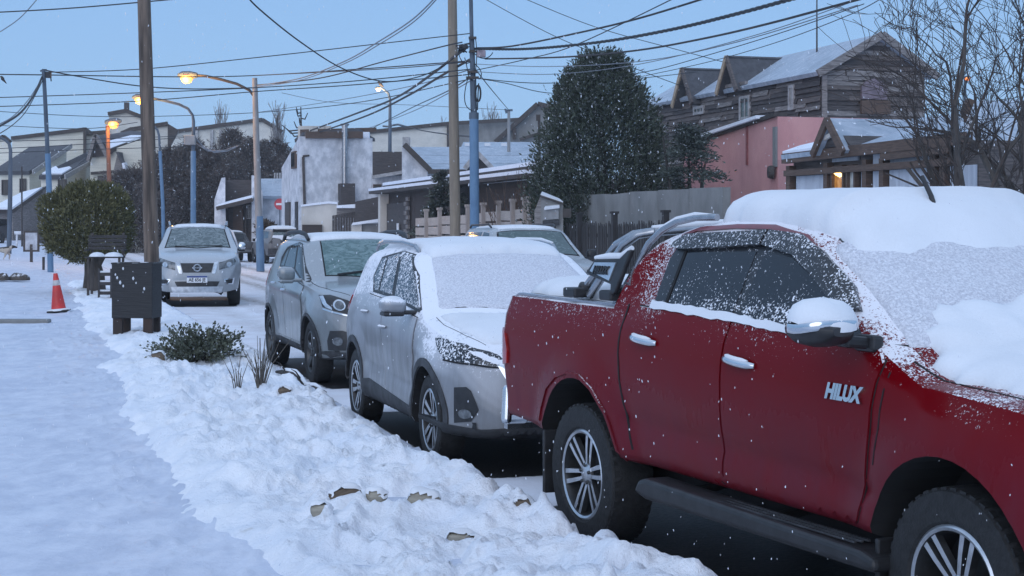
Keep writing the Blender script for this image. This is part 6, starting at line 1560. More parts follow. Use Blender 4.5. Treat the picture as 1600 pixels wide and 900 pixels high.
def tiered_conifer(name, label, px, d, zb, hgt, rad, mat, seed, n=7000, tiers=10, group=None, ragged=.3, lean=0.0, tz=0.0):
    """open conifer with flat tiers of boughs on a visible trunk"""
    rs = np.random.RandomState(seed); r = tree_root(name, label, gx(px, d), d, tz, group)
    Ps, Ds = [], []
    for i in range(tiers*5):
        t = rs.uniform(0, 1); z = zb+(hgt-zb)*t; a = rs.uniform(0, 2*PI); R_ = rad*(1-t)**.75*rs.uniform(.6, 1.15)+.15; k = n//(tiers*5)
        u = rs.uniform(0, 1, k)**.7; w_ = rs.normal(size=(k, 3))*np.array([.16, .16, .08])*(.4+R_*.28)
        P = np.stack([np.cos(a)*R_*u, np.sin(a)*R_*u, z-.22*R_*u+.10*R_*u*u], 1)+w_; Ps.append(P); Ds.append(np.stack([np.cos(a)+0*u, np.sin(a)+0*u, .25+0*u], 1)+rs.normal(size=(k, 3))*.5)
    leaf_mesh(np.concatenate(Ps), np.concatenate(Ds), rs.uniform(.10, .28, sum(map(len, Ps)))*(.6+d/90), rs.uniform(.03, .07, sum(map(len, Ps)))*(.6+d/60), 'crown', mat, r)
    m = MB(); m.tube([(0, 0, -.1), (lean*.5, 0, hgt*.5), (lean, 0, hgt)], [.03*hgt*.6, .02*hgt*.6, .01], 7); m.build('trunk', M['bark_dark'], r); return r
# small dark tree with layered boughs beside it
d = 47.0; r = tree_root('layered_tree', 'small dark tree with layered boughs in front of the pink building', gx(1082, d), d, 0)
rs = np.random.RandomState(8); Ps, Ds = [], []; lm = MB(); tm = MB()
for k_, (bx, by) in enumerate(((-.55, 0), (-.05, .2), (.22, -.1))):
    tip = Vector((bx*1.6, by*2, 4.4-.4*k_)); tm = MB(); tm.tube([(bx*.7, by, 1.0), (bx, by, 2.2), (bx*1.3, by*1.4, 3.3), tip], [.085, .07, .05, .02], 6); tm.build('trunk', M['bark_dark'], r)
for i in range(36):
    t = rs.uniform(0, 1); z = 2.35+2.35*t; a = rs.uniform(0, 2*PI); R_ = (1.45 if math.cos(a) > 0 else 1.15)*(1-.75*t)*rs.uniform(.55, 1.1)
    if z > 3.9: R_ *= .8
    b0 = Vector((-.15, .05, z+.1)); b1 = Vector((-.15+R_*math.cos(a), R_*math.sin(a)*.9, z-.1-.25*(z < 3)*rs.uniform(0, 1))); lm.tube([b0, (b0+b1)/2+Vector((0, 0, .07)), b1], [.025, .018, .008], 4, cap=False)
    n = 170; u = rs.uniform(.25, 1.05, n)[:, None]; P = np.array(b0)*(1-u)+np.array(b1)*u+rs.normal(size=(n, 3))*np.array([.17, .17, .065]); Ps.append(P); Ds.append(rs.normal(size=(n, 3))*.5+np.array([math.cos(a), math.sin(a), .15]))
leaf_mesh(np.concatenate(Ps), np.concatenate(Ds), rs.uniform(.08, .20, 36*170), rs.uniform(.03, .06, 36*170), 'crown', M['pine_dark'], r); lm.build('limbs', M['bark_dark'], r)
# little spruces and brown bush by the pale fence
tiered_conifer('spruce_tree', 'small spruce between the wooden pole and the garages', 694, 66, .5, 4.0, 1.3, M['pine_dark'], 12, 4200, 9)
# dark grove at the end of the street
for i, (px, d, hg, rd) in enumerate(((205, 108, 5.4, 3.0), (236, 116, 6.5, 3.1), (268, 112, 7.0, 3.2), (300, 118, 7.8, 3.4), (330, 113, 6.8, 3.2), (362, 120, 8.7, 3.6), (392, 116, 7.8, 3.3), (424, 122, 8.2, 3.4), (452, 126, 7.2, 2.8))):
    lab = ['reddish dark tree touching the beige gabled house', 'reddish dark tree just right of the wooden pole', 'reddish dark tree between the two blue street lamps', 'reddish dark tree behind the taller blue street lamp', 'lower reddish dark tree above the white side wall', 'tallest reddish dark tree, left of the concrete lamp post', 'reddish dark tree crossed by the concrete lamp post', 'reddish dark tree left of the white corner block', 'reddish dark tree peeping over the white corner block'][i]
    r = tree_root('grove_tree', lab, gx(px, d), d, 0, 'dark trees at the end of the street'); sd = 40+i
    pf = lambda t, rd=rd: rd*(.75+.25*math.sin(t*3))*max(.05, 1-t**2.6)**.6
    P, O = crown_points(17000, pf, .3, hg, .26, sd, .45, 1.1)
    leaf_mesh(P, O*.6+np.random.normal(size=P.shape)*.5+np.array([0, 0, .35]), np.random.uniform(.12, .45, len(P)), np.random.uniform(.03, .09, len(P)), 'crown', M['hedge_leaf'], r)
    m = MB(); m.tube([(0, 0, -.1), (.1, 0, hg*.5), (0, 0, hg*.92)], [.25, .16, .03], 6); m.build('trunk', M['bark_dark'], r)

# bare trees by repeated forking
def bare_tree(root, starts, levels, seed, mat, twig, spread=.42, ratio=.74, n_side=2, upw=.10, min_r=.004, sides=5, tname='limbs', stop=None, rfac=.66):
    rs = random.Random(seed); big, small = MB(), MB()
    def grow_(p, d_, L, r_, lv):
        pts = [p]; rad = [r_]; d_ = d_.normalized(); k = 4 if lv > 1 else 3
        for i in range(k):
            d_ = (d_+Vector((rs.gauss(0, .12), rs.gauss(0, .12), rs.gauss(0, .08)+upw*.35))).normalized()
            p = p+d_*L/k; pts.append(p); rad.append(r_*(1-(1-rfac)*(i+1)/k))
        (big if r_ > .03 else small).tube(pts, [max(min_r, q) for q in rad], sides if r_ > .03 else (4 if r_ > .012 else 3), cap=False)
        if lv <= 0 or (stop and stop(p)): return
        for j in range(n_side+(1 if rs.random() < .45 else 0)):
            a = rs.uniform(0, 2*PI); t = Vector((math.cos(a), math.sin(a), rs.uniform(-.1, .5))); t = (t-d_*t.dot(d_)); t = t.normalized() if t.length > .05 else Vector((1, 0, 0))
            s_ = spread*rs.uniform(.55, 1.35); grow_(pts[-1] if j == 0 else pts[rs.randint(max(1, k-2), k)], d_*math.cos(s_)+t*math.sin(s_)+Vector((0, 0, upw)), L*ratio*rs.uniform(.75, 1.2), rad[-1]*(.85 if j == 0 else rs.uniform(.38, .62)), lv-1)
    for p, d_, L, r_ in starts: grow_(Vector(p), Vector(d_), L, r_, levels)
    big.build(tname, mat, root, smooth=60)
    if small.v: small.build('twigs', twig, root)
d = 23.5; xb, zb = gx(1578, d), .1
r = tree_root('bare_tree', 'large bare many-stemmed tree with fine twigs at the right edge', xb, d, zb)
rs_ = random.Random(77); st_ = []
for i in range(22):
    lx = rs_.uniform(-1, 1); st_.append(((lx*.28, rs_.uniform(-.15, .15), 0), (lx*.66-.10+rs_.uniform(-.1, .1), rs_.uniform(-.25, .25), 1), rs_.uniform(1.5, 2.2), rs_.uniform(.07, .135)))
for i in range(5): st_.append(((rs_.uniform(-.3, .1), rs_.uniform(-.1, .1), rs_.uniform(.3, .8)), (-rs_.uniform(.6, .9), rs_.uniform(-.2, .2), rs_.uniform(.7, 1.0)), rs_.uniform(1.0, 1.3), rs_.uniform(.03, .05)))
def shape_(p):                                              # the crown narrows towards its foot
    return p.x < np.interp(p.z, [1.2, 2.25, 3.2, 4.1, 6], [-.55, -.95, -1.75, -2.25, -2.5])
bare_tree(r, st_, 6, 21, M['bark_grey'], M['twig'], spread=.46, ratio=.75, n_side=2, upw=.01, min_r=.0048, stop=shape_)
d = 54.0; r = tree_root('bare_bush', 'tall brown leafless bush left of the big conifer', gx(825, d), d, 0, None, 'bush')
bare_tree(r, [((random.uniform(-.6, .6), random.uniform(-.4, .4), 0), (random.uniform(-.25, .25), random.uniform(-.2, .2), 1), random.uniform(1.3, 1.9), .02) for i in range(34)], 2, 5, M['bark_grey'], plain('brown stems', (.13, .085, .06), .85, vary=.3), spread=.28, ratio=.6, upw=.15, min_r=.010)
for px, d, hg, sd, lab in ((434, 150, 12.6, 3, 'tall bare poplar, the thickest, over the left grove'), (344, 160, 13.2, 4, 'slim bare poplar far behind the long low building'), (769, 150, 12.2, 5, 'bare poplar on the skyline right of the blue steel pole'), (686, 155, 11.8, 6, 'thin bare poplar on the skyline left of the wooden pole')):
    r = tree_root('poplar_tree', lab, gx(px, d), d, 0, 'bare poplars on the skyline'); rs = random.Random(sd); k = 60 if sd == 3 else 34; wd = 1.5 if sd == 3 else .8
    m = MB(); m.tube([(0, 0, -.1), (0, 0, hg*.5), (0, 0, hg)], [.25, .14, .03], 6); m.build('trunk', M['bark_grey'], r)
    bare_tree(r, [((0, 0, hg*rs.uniform(.3, .85)), (rs.uniform(-.35, .35), rs.uniform(-.35, .35), 1), hg*.11, .05) for i in range(k)], 2, sd, M['bark_grey'], plain('poplar twigs', (.24, .225, .225), .9), spread=.22, ratio=.72, upw=.35, min_r=.022, n_side=2)
d = 118; r = tree_root('monkey_puzzle_tree', 'thin sparse tree with a few upturned branches above the white corner block', gx(470, d), d, 0)
m = MB(); m.tube([(0, 0, 0), (.1, 0, 6), (0, 0, 10.6)], [.16, .12, .04], 6); m.build('trunk', M['bark_dark'], r)
m = MB(); rs = random.Random(3)
for i in range(16):
    z = 7.0+3.4*i/16; a = rs.uniform(0, 2*PI); L = (1.9-1.2*i/16)*rs.uniform(.7, 1.3); m.tube([(0, 0, z), (L*.6*math.cos(a), L*.6*math.sin(a), z-.1), (L*math.cos(a), L*math.sin(a), z+.35)], [.06, .05, .03], 5)
m.build('limbs', M['bark_dark'], r)
for px, d, hg, wd, sd, lab in ((640, 128, 7.6, 3.2, 1, 'grey leafless thicket left of the wooden pole on the skyline'), (800, 118, 7.0, 2.6, 2, 'grey leafless thicket beside the plain gable'), (424, 103, 2.1, .9, 3, 'brown clipped hedge below the low blue roof')):
    r = tree_root('thicket', lab, gx(px, d), d, 0, None, 'hedge'); rs = np.random.RandomState(sd); n = 4200
    P = np.stack([rs.uniform(-wd, wd, n), rs.uniform(-.8, .8, n), rs.uniform(0, 1, n)**.8*hg], 1); P[:, 2] *= (.86+.14*np.sin(P[:, 0]*2.3+sd))
    leaf_mesh(P, rs.normal(size=P.shape)*.5+np.array([0, 0, .8]), rs.uniform(.25, .7, n)*(hg/7)**.5, rs.uniform(.05, .13, n), 'crown', leaf_mat('grey brown thicket', (.06, .05, .045), (.11, .095, .088), snow=.1) if sd < 3 else leaf_mat('brown hedge', (.055, .04, .025), (.10, .07, .045)), r)
    m = MB(); m.tube([(0, 0, -.1), (0, 0, hg*.8)], [.15, .03], 6); m.build('trunk', M['bark_dark'], r)

# topiary with the clipped ball crown
d = 38.0; xg = gx(146, d); zg = ground_at(xg, d)
r = tree_root('topiary_tree', 'clipped round olive green tree on short crooked trunks by the bench', xg, d, zg)
rs = np.random.RandomState(2); n = 26000
v = rs.normal(size=(n, 3)); v /= np.linalg.norm(v, axis=1, keepdims=True); q = rs.uniform(.35, 1, n)**.45
lum = 1+.10*vnoise(v[:, 0]*2.6+3, v[:, 1]*2.6, v[:, 2]*2.6)+.06*vnoise(v[:, 0]*6, v[:, 1]*6+2, v[:, 2]*6)
v2 = np.sign(v)*np.abs(v)**.82
P = v2*q[:, None]*lum[:, None]*np.array([1.06, 1.0, .98])+np.array([-.16, 0, 1.62])
P[:, 0] += np.where(P[:, 2] < 1.1, (P[:, 0]+.1)*.06, 0); P = P[(P[:, 2] > .78+.14*np.sin(P[:, 0]*5))]
leaf_mesh(P, (P-np.array([-.1, 0, 1.3]))*.5+rs.normal(size=P.shape)*.4+np.array([0, 0, .45]), rs.uniform(.06, .13, len(P)), rs.uniform(.022, .042, len(P)), 'crown', M['topiary_leaf'], r)
for pts, rad in (([(.10, 0, -.1), (.08, 0, .35), (.02, 0, .65), (-.2, 0, 1.3)], [.21, .19, .16, .08]), ([(.06, .05, .50), (-.18, .05, .72), (-.5, 0, .98), (-.75, 0, 1.4)], [.08, .06, .05, .03]), ([(.05, 0, .55), (.25, 0, .9), (.5, 0, 1.3)], [.10, .08, .04]), ([(.0, 0, .6), (.05, 0, 1.0), (.05, 0, 1.6)], [.12, .08, .04])):
    m = MB(); m.tube(pts, rad, 9); m.build('trunk', M['bark_grey'], r, smooth=60)
m = MB(); m.tube([(-.40, .9, -.1), (-.36, .9, .35), (-.30, .6, .95)], [.12, .10, .08], 8); m.build('trunk', M['bark_grey'], r, smooth=60)

# low shrub and dead stems in the bank
def on_bank(px, py, d): x = gx(px, d); return x, d, ground_at(x, d)
x, y, z = on_bank(314, 570, 18.2); r = tree_root('low_shrub', 'low round dull green shrub growing out of the snow bank', x, y, z-.03, None, 'shrub')
rs = np.random.RandomState(9); nst = 150; st = MB(); Ps, Ds = [], []
for i in range(nst):
    a = rs.uniform(0, 2*PI); el = rs.uniform(.15, 1.25); L = rs.uniform(.30, .52)*(.85+.35*math.cos(el)); tip = np.array([math.cos(a)*math.cos(el)*L*1.15, math.sin(a)*math.cos(el)*L*.8, math.sin(el)*L*.92+.02])
    st.tube([(0, 0, 0), tuple(tip*.5+np.array([0, 0, .04])), tuple(tip)], [.006, .004, .0025], 3, cap=False)
    k = 30; u = rs.uniform(.45, 1.05, k)[:, None]; Ps.append(tip*u+rs.normal(size=(k, 3))*.018); Ds.append(tip*1.2+rs.normal(size=(k, 3))*.32+np.array([0, 0, .1]))
leaf_mesh(np.concatenate(Ps), np.concatenate(Ds), rs.uniform(.03, .05, nst*30), rs.uniform(.020, .034, nst*30), 'leaves', M['shrub_leaf'], r); st.build('stems', M['twig'], r)
for px, py, d, sd, lab, k, hh in ((407, 622, 15.0, 1, 'larger tuft of dead grey stems in the bank, right of the other', 22, .42), (371, 618, 15.2, 2, 'smaller tuft of dead grey stems in the bank, below the green shrub', 9, .36)):
    x, y, z = on_bank(px, py, d); r = tree_root('dead_stems', lab, x, y, z-.04, 'dead plants in the snow bank', 'plant'); rs = random.Random(sd); m = MB()
    for i in range(k):
        a = rs.uniform(0, 2*PI); sp = rs.uniform(.05, .9)*(1 if sd == 1 else .5); L = hh*rs.uniform(.45, 1.25); tx, ty = math.cos(a)*sp, math.sin(a)*sp*.6
        m.tube([(tx*.05, ty*.05, 0), (tx*L*.35, ty*L*.35, L*.5), (tx*L*.8+rs.uniform(-.03, .03), ty*L*.8, L)], [.0055, .004, .002], 4, cap=False)
        if rs.random() < .6: m.tube([(tx*L*.35, ty*L*.35, L*.5), (tx*L*.35+rs.uniform(-.08, .08), ty*L*.4, L*.8)], [.003, .0015], 3, cap=False)
    m.build('stems', plain('dead stems', (.12, .105, .09), .9, vary=.3), r)
# ------------------------------------------------------------------ poles, lamps, street furniture
M['pole_wood'] = weathered('grey weathered pole timber', (.19, .140, .108), (.048, .036, .029), scale=11, stretch=(1, 1, .08), bump=.9)
M['pole_wood2'] = weathered('pale new pole timber', (.27, .22, .165), (.19, .155, .12), scale=6, stretch=(1, 1, .1), bump=.5)
M['blue_steel'] = weathered('blue painted steel', (.10, .185, .30), (.13, .225, .34), scale=4, stretch=(1, 1, .3), bump=.1)
M['grey_steel'] = weathered('dull blue grey steel', (.10, .13, .17), (.065, .085, .11), scale=4, stretch=(1, 1, .3), bump=.1)
M['pole_conc'] = weathered('pale concrete pole', (.30, .30, .30), (.23, .23, .235), scale=4, stretch=(1, 1, .3), bump=.3)
M['rust'] = weathered('rusty orange pole', (.26, .11, .06), (.17, .08, .055), scale=4, stretch=(1, 1, .3), bump=.3)
M['cable'] = plain('black cable', (.015, .016, .02), .6)
M['cable_grey'] = plain('pale cable', (.16, .18, .21), .6)
def pole(name, label, cat, pts, rad, mat, n=12, group=None):
    root = empty(name, pts[0]); tag(root, label, cat, group); p0 = Vector(pts[0]); m = MB(); m.tube([Vector(p)-p0 for p in pts], rad, n); m.build('pole', mat, root, smooth=60); return root, p0
GP = 'utility poles'
d = 25.2; B0 = at(237.5, 522, d); B0.z = ground_at(B0.x, d)-.05
r, p0 = pole('utility_pole', 'weathered dark wooden pole standing behind the black bin', 'pole', [B0, at(237, 410, d), at(231, 200, d), at(225, 0, d), at(222, -160, d)], [.135, .12, .112, .105, .09], M['pole_wood'], 14, GP)
d = 51.0
r, p0 = pole('utility_pole', 'pale smooth wooden pole rising left of the blue steel pole', 'pole', [Vector((gx(711.5, d), d, -.05)), at(711, 330, d), at(708, 100, d), at(706, -60, d)], [.175, .17, .155, .14], M['pole_wood2'], 14, GP)
d = 49.0; r, p0 = pole('steel_pole', 'tall blue steel pole carrying junction boxes and many cables', 'pole', [Vector((gx(742, d), d, -.05)), at(741.5, 330, d), at(740.5, 180, d)], [.145, .145, .14], M['blue_steel'], 14, GP)
STEEL = Vector((gx(738, d), d, 0))
def sub(mb, name, mat, root, p0, **k): o = mb.build(name, mat, root, **k); o.location = -p0; return o
m = MB(); m.tube([at(740.5, 182, d), at(739, 120, d)], [.10, .10], 12); m.tube([at(739, 120, d), at(737, 60, d)], [.082, .082], 12); m.tube([at(737, 60, d), at(735, -40, d)], [.062, .06], 12); m.tube([at(740.5, 176, d), at(740.4, 186, d)], [.15, .15], 12); sub(m, 'upper_pole', M['grey_steel'], r, p0, smooth=60)
for y0, hw in ((113, 8), (122, 10), (60, 6), (81, 5)):
    m = MB(); m.bar(at(738.5-hw, y0, d)-Vector((0, .14, 0)), at(738.5+hw, y0, d)-Vector((0, .14, 0)), .12, .07); m.tube([at(738.4, y0-1.2, d), at(738.6, y0+1.2, d)], [.12, .12], 10); sub(m, 'bracket', M['trim_dark'], r, p0)
m = MB(); c_ = at(723, 76, d-.15)
for i in range(9):
    rs = random.Random(i); a = [c_+Vector((rs.uniform(-.14, .14), rs.uniform(-.1, .1), rs.uniform(-.12, .12))) for _ in range(4)]; m.tube(a, .025, 5)
m.bar(at(712, 72, d-.1), at(734, 68, d-.1), .05, .05); m.box(c_+Vector((0, 0, .05)), (.34, .12, .10)); sub(m, 'cable_joint', M['cable'], r, p0)
m = MB(); m.box(at(752, 84, d-.1), (.27, .2, .22)); j_ = bevel(sub(m, 'junction_box', plain('faded pinkish box', (.30, .24, .26), .6), r, p0), .03)
m = MB()
for i in range(5):
    L = [at(747+5.0*math.cos(q*.42+i)*.8, 146+12.5*math.sin(q*.42+i), d-.12+.02*i) for q in range(16)]; m.tube(L, .028, 5)
m.tube([at(748, 130, d-.1), at(747, 145, d-.1), at(746, 172, d-.1)], .018, 4); sub(m, 'cable_coil', M['cable'], r, p0)
for i, (a0, a1, a2, a3) in enumerate((((742, 84), (752, 95), (764, 93), (770, 82)), ((734, 112), (722, 150), (723, 168), (738, 173)), ((743, 60), (746, 80), (745, 100), (742, 120)), ((716, 78), (718, 96), (726, 104), (736, 96)), ((742, 100), (752, 108), (756, 118), (748, 124)), ((726, 90), (732, 110), (730, 120), (738, 126)))):
    m = MB(); P_ = [Vector(at(*q, d-.15)) for q in (a0, a1, a2, a3)]; m.tube([P_[0]*(1-t)**3+P_[1]*3*t*(1-t)**2+P_[2]*3*t*t*(1-t)+P_[3]*t**3 for t in [i_/9 for i_ in range(10)]], .014, 4); sub(m, 'loose_cable', M['cable'], r, p0)
d = 52.0; q0 = at(79, 421, d); q0.z = ground_at(q0.x, d)-.05
r, p0 = pole('steel_pole', 'blue steel pole above the topiary tree near the left edge', 'pole', [q0, at(77, 300, d), at(74.5, 240, d)], [.10, .095, .09], M['blue_steel'], 12, GP)
m = MB(); m.tube([at(74.5, 242, d), at(71, 165, d), at(68, 108, d)], [.072, .068, .062], 12); m.bar(at(63, 111, d), at(73, 109, d), .06, .05); sub(m, 'upper_pole', M['grey_steel'], r, p0, smooth=60)
m = MB(); m.box(at(76, 117, d), (.16, .12, .2)); m.tube([at(72, 112, d), at(79, 118, d), at(80, 127, d)], .02, 4); sub(m, 'cable_joint', M['cable'], r, p0)
# sodium lamps: the lantern really shines
def lamp_mat(nm, col, st): k = NT(nm); k.set(base=(.9, .5, .2), emit=col, estr=st); return k.m
M['sodium'] = lamp_mat('sodium lamp', (1.0, .20, .014), 1.9); M['sodium_core'] = lamp_mat('lamp bulb', (1.0, .55, .11), 3.0); M['warm_white'] = lamp_mat('pale warm lamp', (1.0, .66, .36), 3.0)
GL = 'lit street lamps'
def lantern(root, p0, p, dirv, size, mat, core=True, power=0, col=(1, .5, .12)):
    d_ = Vector(dirv).normalized(); m = MB(); m.tube([p-d_*size*.2, p+d_*size*.5, p+d_*size*1.25, p+d_*size*1.7], [size*.25, size*.42, size*.40, size*.15], 10); sub(m, 'lamp_head', M['grey_steel'], root, p0, smooth=50)
    c = p+d_*size*.8-Vector((0, size*.1, size*.35)); m = MB(); m.lathe([(0, -size*.5), (size*.42, -size*.38), (size*.62, 0), (size*.5, size*.3), (0, size*.42)], 14, origin=c); b_ = sub(m, 'lamp_bowl', mat, root, p0, smooth=180)
    if core: m = MB(); m.lathe([(0, -size*.30), (size*.2, -size*.2), (size*.30, 0), (size*.2, size*.2), (0, size*.30)], 12, origin=c-Vector((0, size*.40, 0))); o = m.build('bulb', M['sodium_core'], b_, smooth=180)
    if power:
        ld = bpy.data.lights.new('lamp_light', 'POINT'); lo = bpy.data.objects.new('lamp_light', ld); COL.objects.link(lo); ld.energy = power; ld.color = col; ld.shadow_soft_size = size; lo.location = c-Vector((0, size*1.2, size*.7))-p0; lo.parent = root
d = 62.0; q0 = Vector((gx(407, d), d, -.05))
r, p0 = pole('street_lamp', 'lit street lamp on a pale concrete pole with long arm', 'street lamp', [q0, at(404, 330, d), at(400, 200, d), at(398, 122, d)], [.15, .14, .12, .10], M['pole_conc'], 12, GL)
m = MB(); m.tube([Vector((gx(407, d), d, 0)), at(405, 338, d)], [.16, .152], 12); sub(m, 'blue_band', M['blue_steel'], r, p0)
m = MB(); L = [at(398, 158, d), at(396.5, 150, d), at(390, 141, d), at(370, 131, d), at(345, 124, d), at(322, 119, d), at(304, 117.5, d)]; m.tube(L, .055, 8); sub(m, 'arm', M['trim_dark'], r, p0, smooth=60); lantern(r, p0, at(305, 117.5, d), (-1, 0, 0), .40, M['sodium'], power=330)
d = 60.0; q0 = Vector((gx(303, d), d, -.05))
r, p0 = pole('street_lamp', 'blue street lamp whose lamp hides behind the dark wooden pole', 'street lamp', [q0, at(302, 345, d), at(302, 236, d)], [.11, .105, .10], M['blue_steel'], 12, GL)
m = MB(); m.tube([at(302, 238, d), at(302.5, 190, d), at(301, 180, d), at(294, 170, d), at(280, 163, d), at(258, 157.5, d), at(240, 154, d), at(228, 152, d)], [.075, .06, .05, .05, .05, .05, .05, .05], 8); sub(m, 'arm', M['grey_steel'], r, p0, smooth=60); lantern(r, p0, at(230, 152, d), (-1, 0, 0), .33, M['sodium'], power=200)
m = MB(); m.box(at(297, 219, d-.15), (.42, .22, .36)); bevel(sub(m, 'junction_box', M['pole_conc'], r, p0), .03)
m = MB(); m.tube([at(306, 216, d), at(318, 230, d), at(335, 238, d), at(355, 236, d), at(372, 228, d)], .03, 5); m.tube([at(306, 224, d), at(325, 236, d), at(350, 235, d), at(372, 228, d)], .02, 5); sub(m, 'loose_cable', M['cable_grey'], r, p0)
d = 80.0; q0 = Vector((gx(256, d), d, -.05))
r, p0 = pole('street_lamp', 'thin blue street lamp just right of the dark wooden pole', 'street lamp', [q0, at(254.5, 320, d), at(250, 236, d)], [.10, .09, .085], M['blue_steel'], 10, GL)
m = MB(); m.tube([at(250, 237, d), at(248.5, 212, d), at(246, 203, d), at(240, 197, d), at(232, 196, d)], .06, 8); sub(m, 'arm', M['grey_steel'], r, p0, smooth=60); lantern(r, p0, at(234, 196, d), (-1, 0, 0), .22, M['grey_steel'], core=False)
d = 96.0; q0 = Vector((gx(171.5, d), d, .6))
r, p0 = pole('street_lamp', 'rusty orange lit lamp post in front of the beige houses', 'street lamp', [q0, at(171, 300, d), at(168, 196, d)], [.16, .14, .12], M['rust'], 10, GL); lantern(r, p0, at(167, 191, d), (1, 0, .1), .52, M['sodium'], power=160)
d = 108.0; q0 = Vector((gx(608, d), d, 0))
r, p0 = pole('street_lamp', 'pale lit street lamp with a bird perched on it', 'street lamp', [q0, at(609, 260, d), at(609.5, 165, d), at(609.5, 156, d), at(607, 146, d), at(600, 140, d), at(594, 137, d)], [.16, .14, .10, .09, .08, .07, .07], M['grey_steel'], 10, GL); lantern(r, p0, at(596, 137.5, d), (-1, 0, 0), .26, M['warm_white'], core=False, power=150, col=(1, .7, .4))
m = MB(); m.tube([at(609, 201, d), at(612, 196, d), at(622, 194.5, d), at(634, 198, d)], .07, 6); m.tube([at(609, 198, d), at(598, 197, d)], .07, 6); sub(m, 'bracket', M['grey_steel'], r, p0)
m = MB(); c_ = at(594.5, 131.5, d-.05); m.tube([c_+Vector((.22, 0, -.20)), c_+Vector((.08, 0, -.08)), c_, c_+Vector((-.08, 0, .10)), c_+Vector((-.13, 0, .17)), c_+Vector((-.2, 0, .15))], [.02, .09, .12, .08, .06, .012], 8); tag(m.build('bird', M['trim_dark'], smooth=60), 'dark bird perched on top of the far pale street lamp', 'bird', 'birds')
c_ = at(4, 123, 40); m = MB(); m.tube([c_+Vector((.10, 0, -.12)), c_+Vector((.03, 0, -.04)), c_, c_+Vector((-.03, 0, .05)), c_+Vector((-.07, 0, .055))], [.008, .03, .045, .03, .006], 8); tag(m.build('bird', M['trim_dark'], smooth=60), 'dark bird sitting on the wire at the left edge', 'bird', 'birds')
d = 58.0; q0 = Vector((gx(1506, d), d, 0)); r, p0 = pole('street_lamp', 'small lit lamp seen through the branches of the bare tree', 'street lamp', [q0, at(1507, 200, d), at(1508, 124, d)], [.08, .07, .05], M['grey_steel'], 8, GL); lantern(r, p0, at(1506, 121, d), (1, 0, 0), .16, M['sodium'], core=False)
d = 70.0; q0 = at(14, 365, d); q0.z = ground_at(q0.x, d)
r, p0 = pole('street_lamp', 'grey blue curved street lamp at the very left edge', 'street lamp', [q0, at(16, 300, d), at(16.5, 235, d), at(14, 224, d), at(7, 218, d), at(-4, 213, d)], [.11, .10, .08, .07, .06, .05], M['grey_steel'], 10, GL); lantern(r, p0, at(-3, 213, d), (-1, 0, 0), .2, M['grey_steel'], core=False)
d = 92.0; r, p0 = pole('vent_pole', 'white thin post with crossbar above the blue roof', 'pole', [at(795, 300, d), at(795, 200, d), at(795, 174, d)], [.10, .09, .08], M['pole_conc'], 8); m = MB(); m.bar(at(790, 173, d), at(801, 172, d), .1, .12); m.bar(at(789.5, 170, d), at(791.5, 177, d), .12, .12, up=(0, 1, 0)); sub(m, 'crossbar', M['grey_steel'], r, p0)
d = 72.0; r, p0 = pole('thin_post', 'thin black post just left of the big conifer', 'pole', [at(844, 380, d), at(843, 250, d), at(842, 182, d)], [.06, .055, .05], M['trim_dark'], 8); m = MB(); m.box(at(841, 184, d), (.2, .15, .28)); sub(m, 'meter_box', M['trim_dark'], r, p0)

# no-entry sign
d = 100.5; r, p0 = pole('road_sign', 'red round no-entry sign beside the white corner block', 'sign', [Vector((gx(437, d), d+.08, 0)), Vector((gx(437, d), d+.08, 3.3))], [.04, .04], M['grey_steel'], 8)
m = MB(); c_ = at(437.5, 319, d); m.lathe([(0, -.02), (.36, -.02), (.36, .02), (0, .02)], 24, origin=c_, axis='Y'); dsc = sub(m, 'disc', plain('red sign face', (.42, .03, .05), .4), r, p0); m = MB(); m.box(c_-Vector((0, .03, 0)), (.48, .02, .13)); m.build('bar', M['white'], dsc)

# fences and walls across the street
FO = 15.6; root = empty('plank_fence', fp(740, FO)); tag(root, 'pale horizontal plank fence with capped posts behind the parked cars', 'fence')
pm = weathered('pale bleached planks', (.42, .37, .33), (.34, .30, .275), scale=4, stretch=(.5, .5, 6), bump=.3); pm2 = weathered('pale fence posts', (.36, .31, .28), (.27, .23, .21), scale=4, stretch=(1, 1, .3))
pxs = [650, 666, 687, 709, 731, 755, 779, 801, 820, 828]; rs = random.Random(6)
for a_, c_ in zip(pxs[:-1], pxs[1:]):
    A, Bp = fp(a_, FO), fp(c_, FO); tA = (a_-650)/178; hA = 2.08+.27*tA
    for i in range(5):
        z = hA-.17-i*.36+rs.uniform(-.02, .02); m = MB(); m.bar(up(A, z)+ALONG*.02, up(Bp, z+rs.uniform(-.02, .03)), .035, .315); m.build('board', pm, root)
for i, px in enumerate(pxs[1:]):
    A = fp(px, FO-.07); h_ = 2.08+.27*(px-650)/178+.26; m = MB(); m.box(up(A, h_/2), (.14, .14, h_), rz=STREET_ROT); m.box(up(A, h_+.03), (.20, .20, .09), rz=STREET_ROT); m.build('post', pm2, root)
kids(root)
root = empty('picket_fence', fp(950, FO)); tag(root, 'dark upright picket fence in front of the bare concrete wall', 'fence'); dk = weathered('near black pickets', (.035, .032, .032), (.018, .017, .018), scale=6, stretch=(1, 1, .2), bump=.4)
A, Bp = fp(884, FO), fp(1100, FO); n = 62
me_ = None
for i in range(n):
    p = A.lerp(Bp, i/(n-1)); hh = 1.86+.05*rs.uniform(-1, 1); o = None
    if me_ is None:
        m = MB(); m.prism([(-.05, 0), (.05, 0), (.05, 1.80), (0, 1.90), (-.05, 1.80)], -.012, .012); me_ = m.mesh('picket', dk)
    o = link('picket', me_, root); o.location = up(p, 0)-root.location; o.rotation_euler = (0, rs.uniform(-.02, .02), STREET_ROT+PI/2); o.scale = (1, 1, hh/1.90)
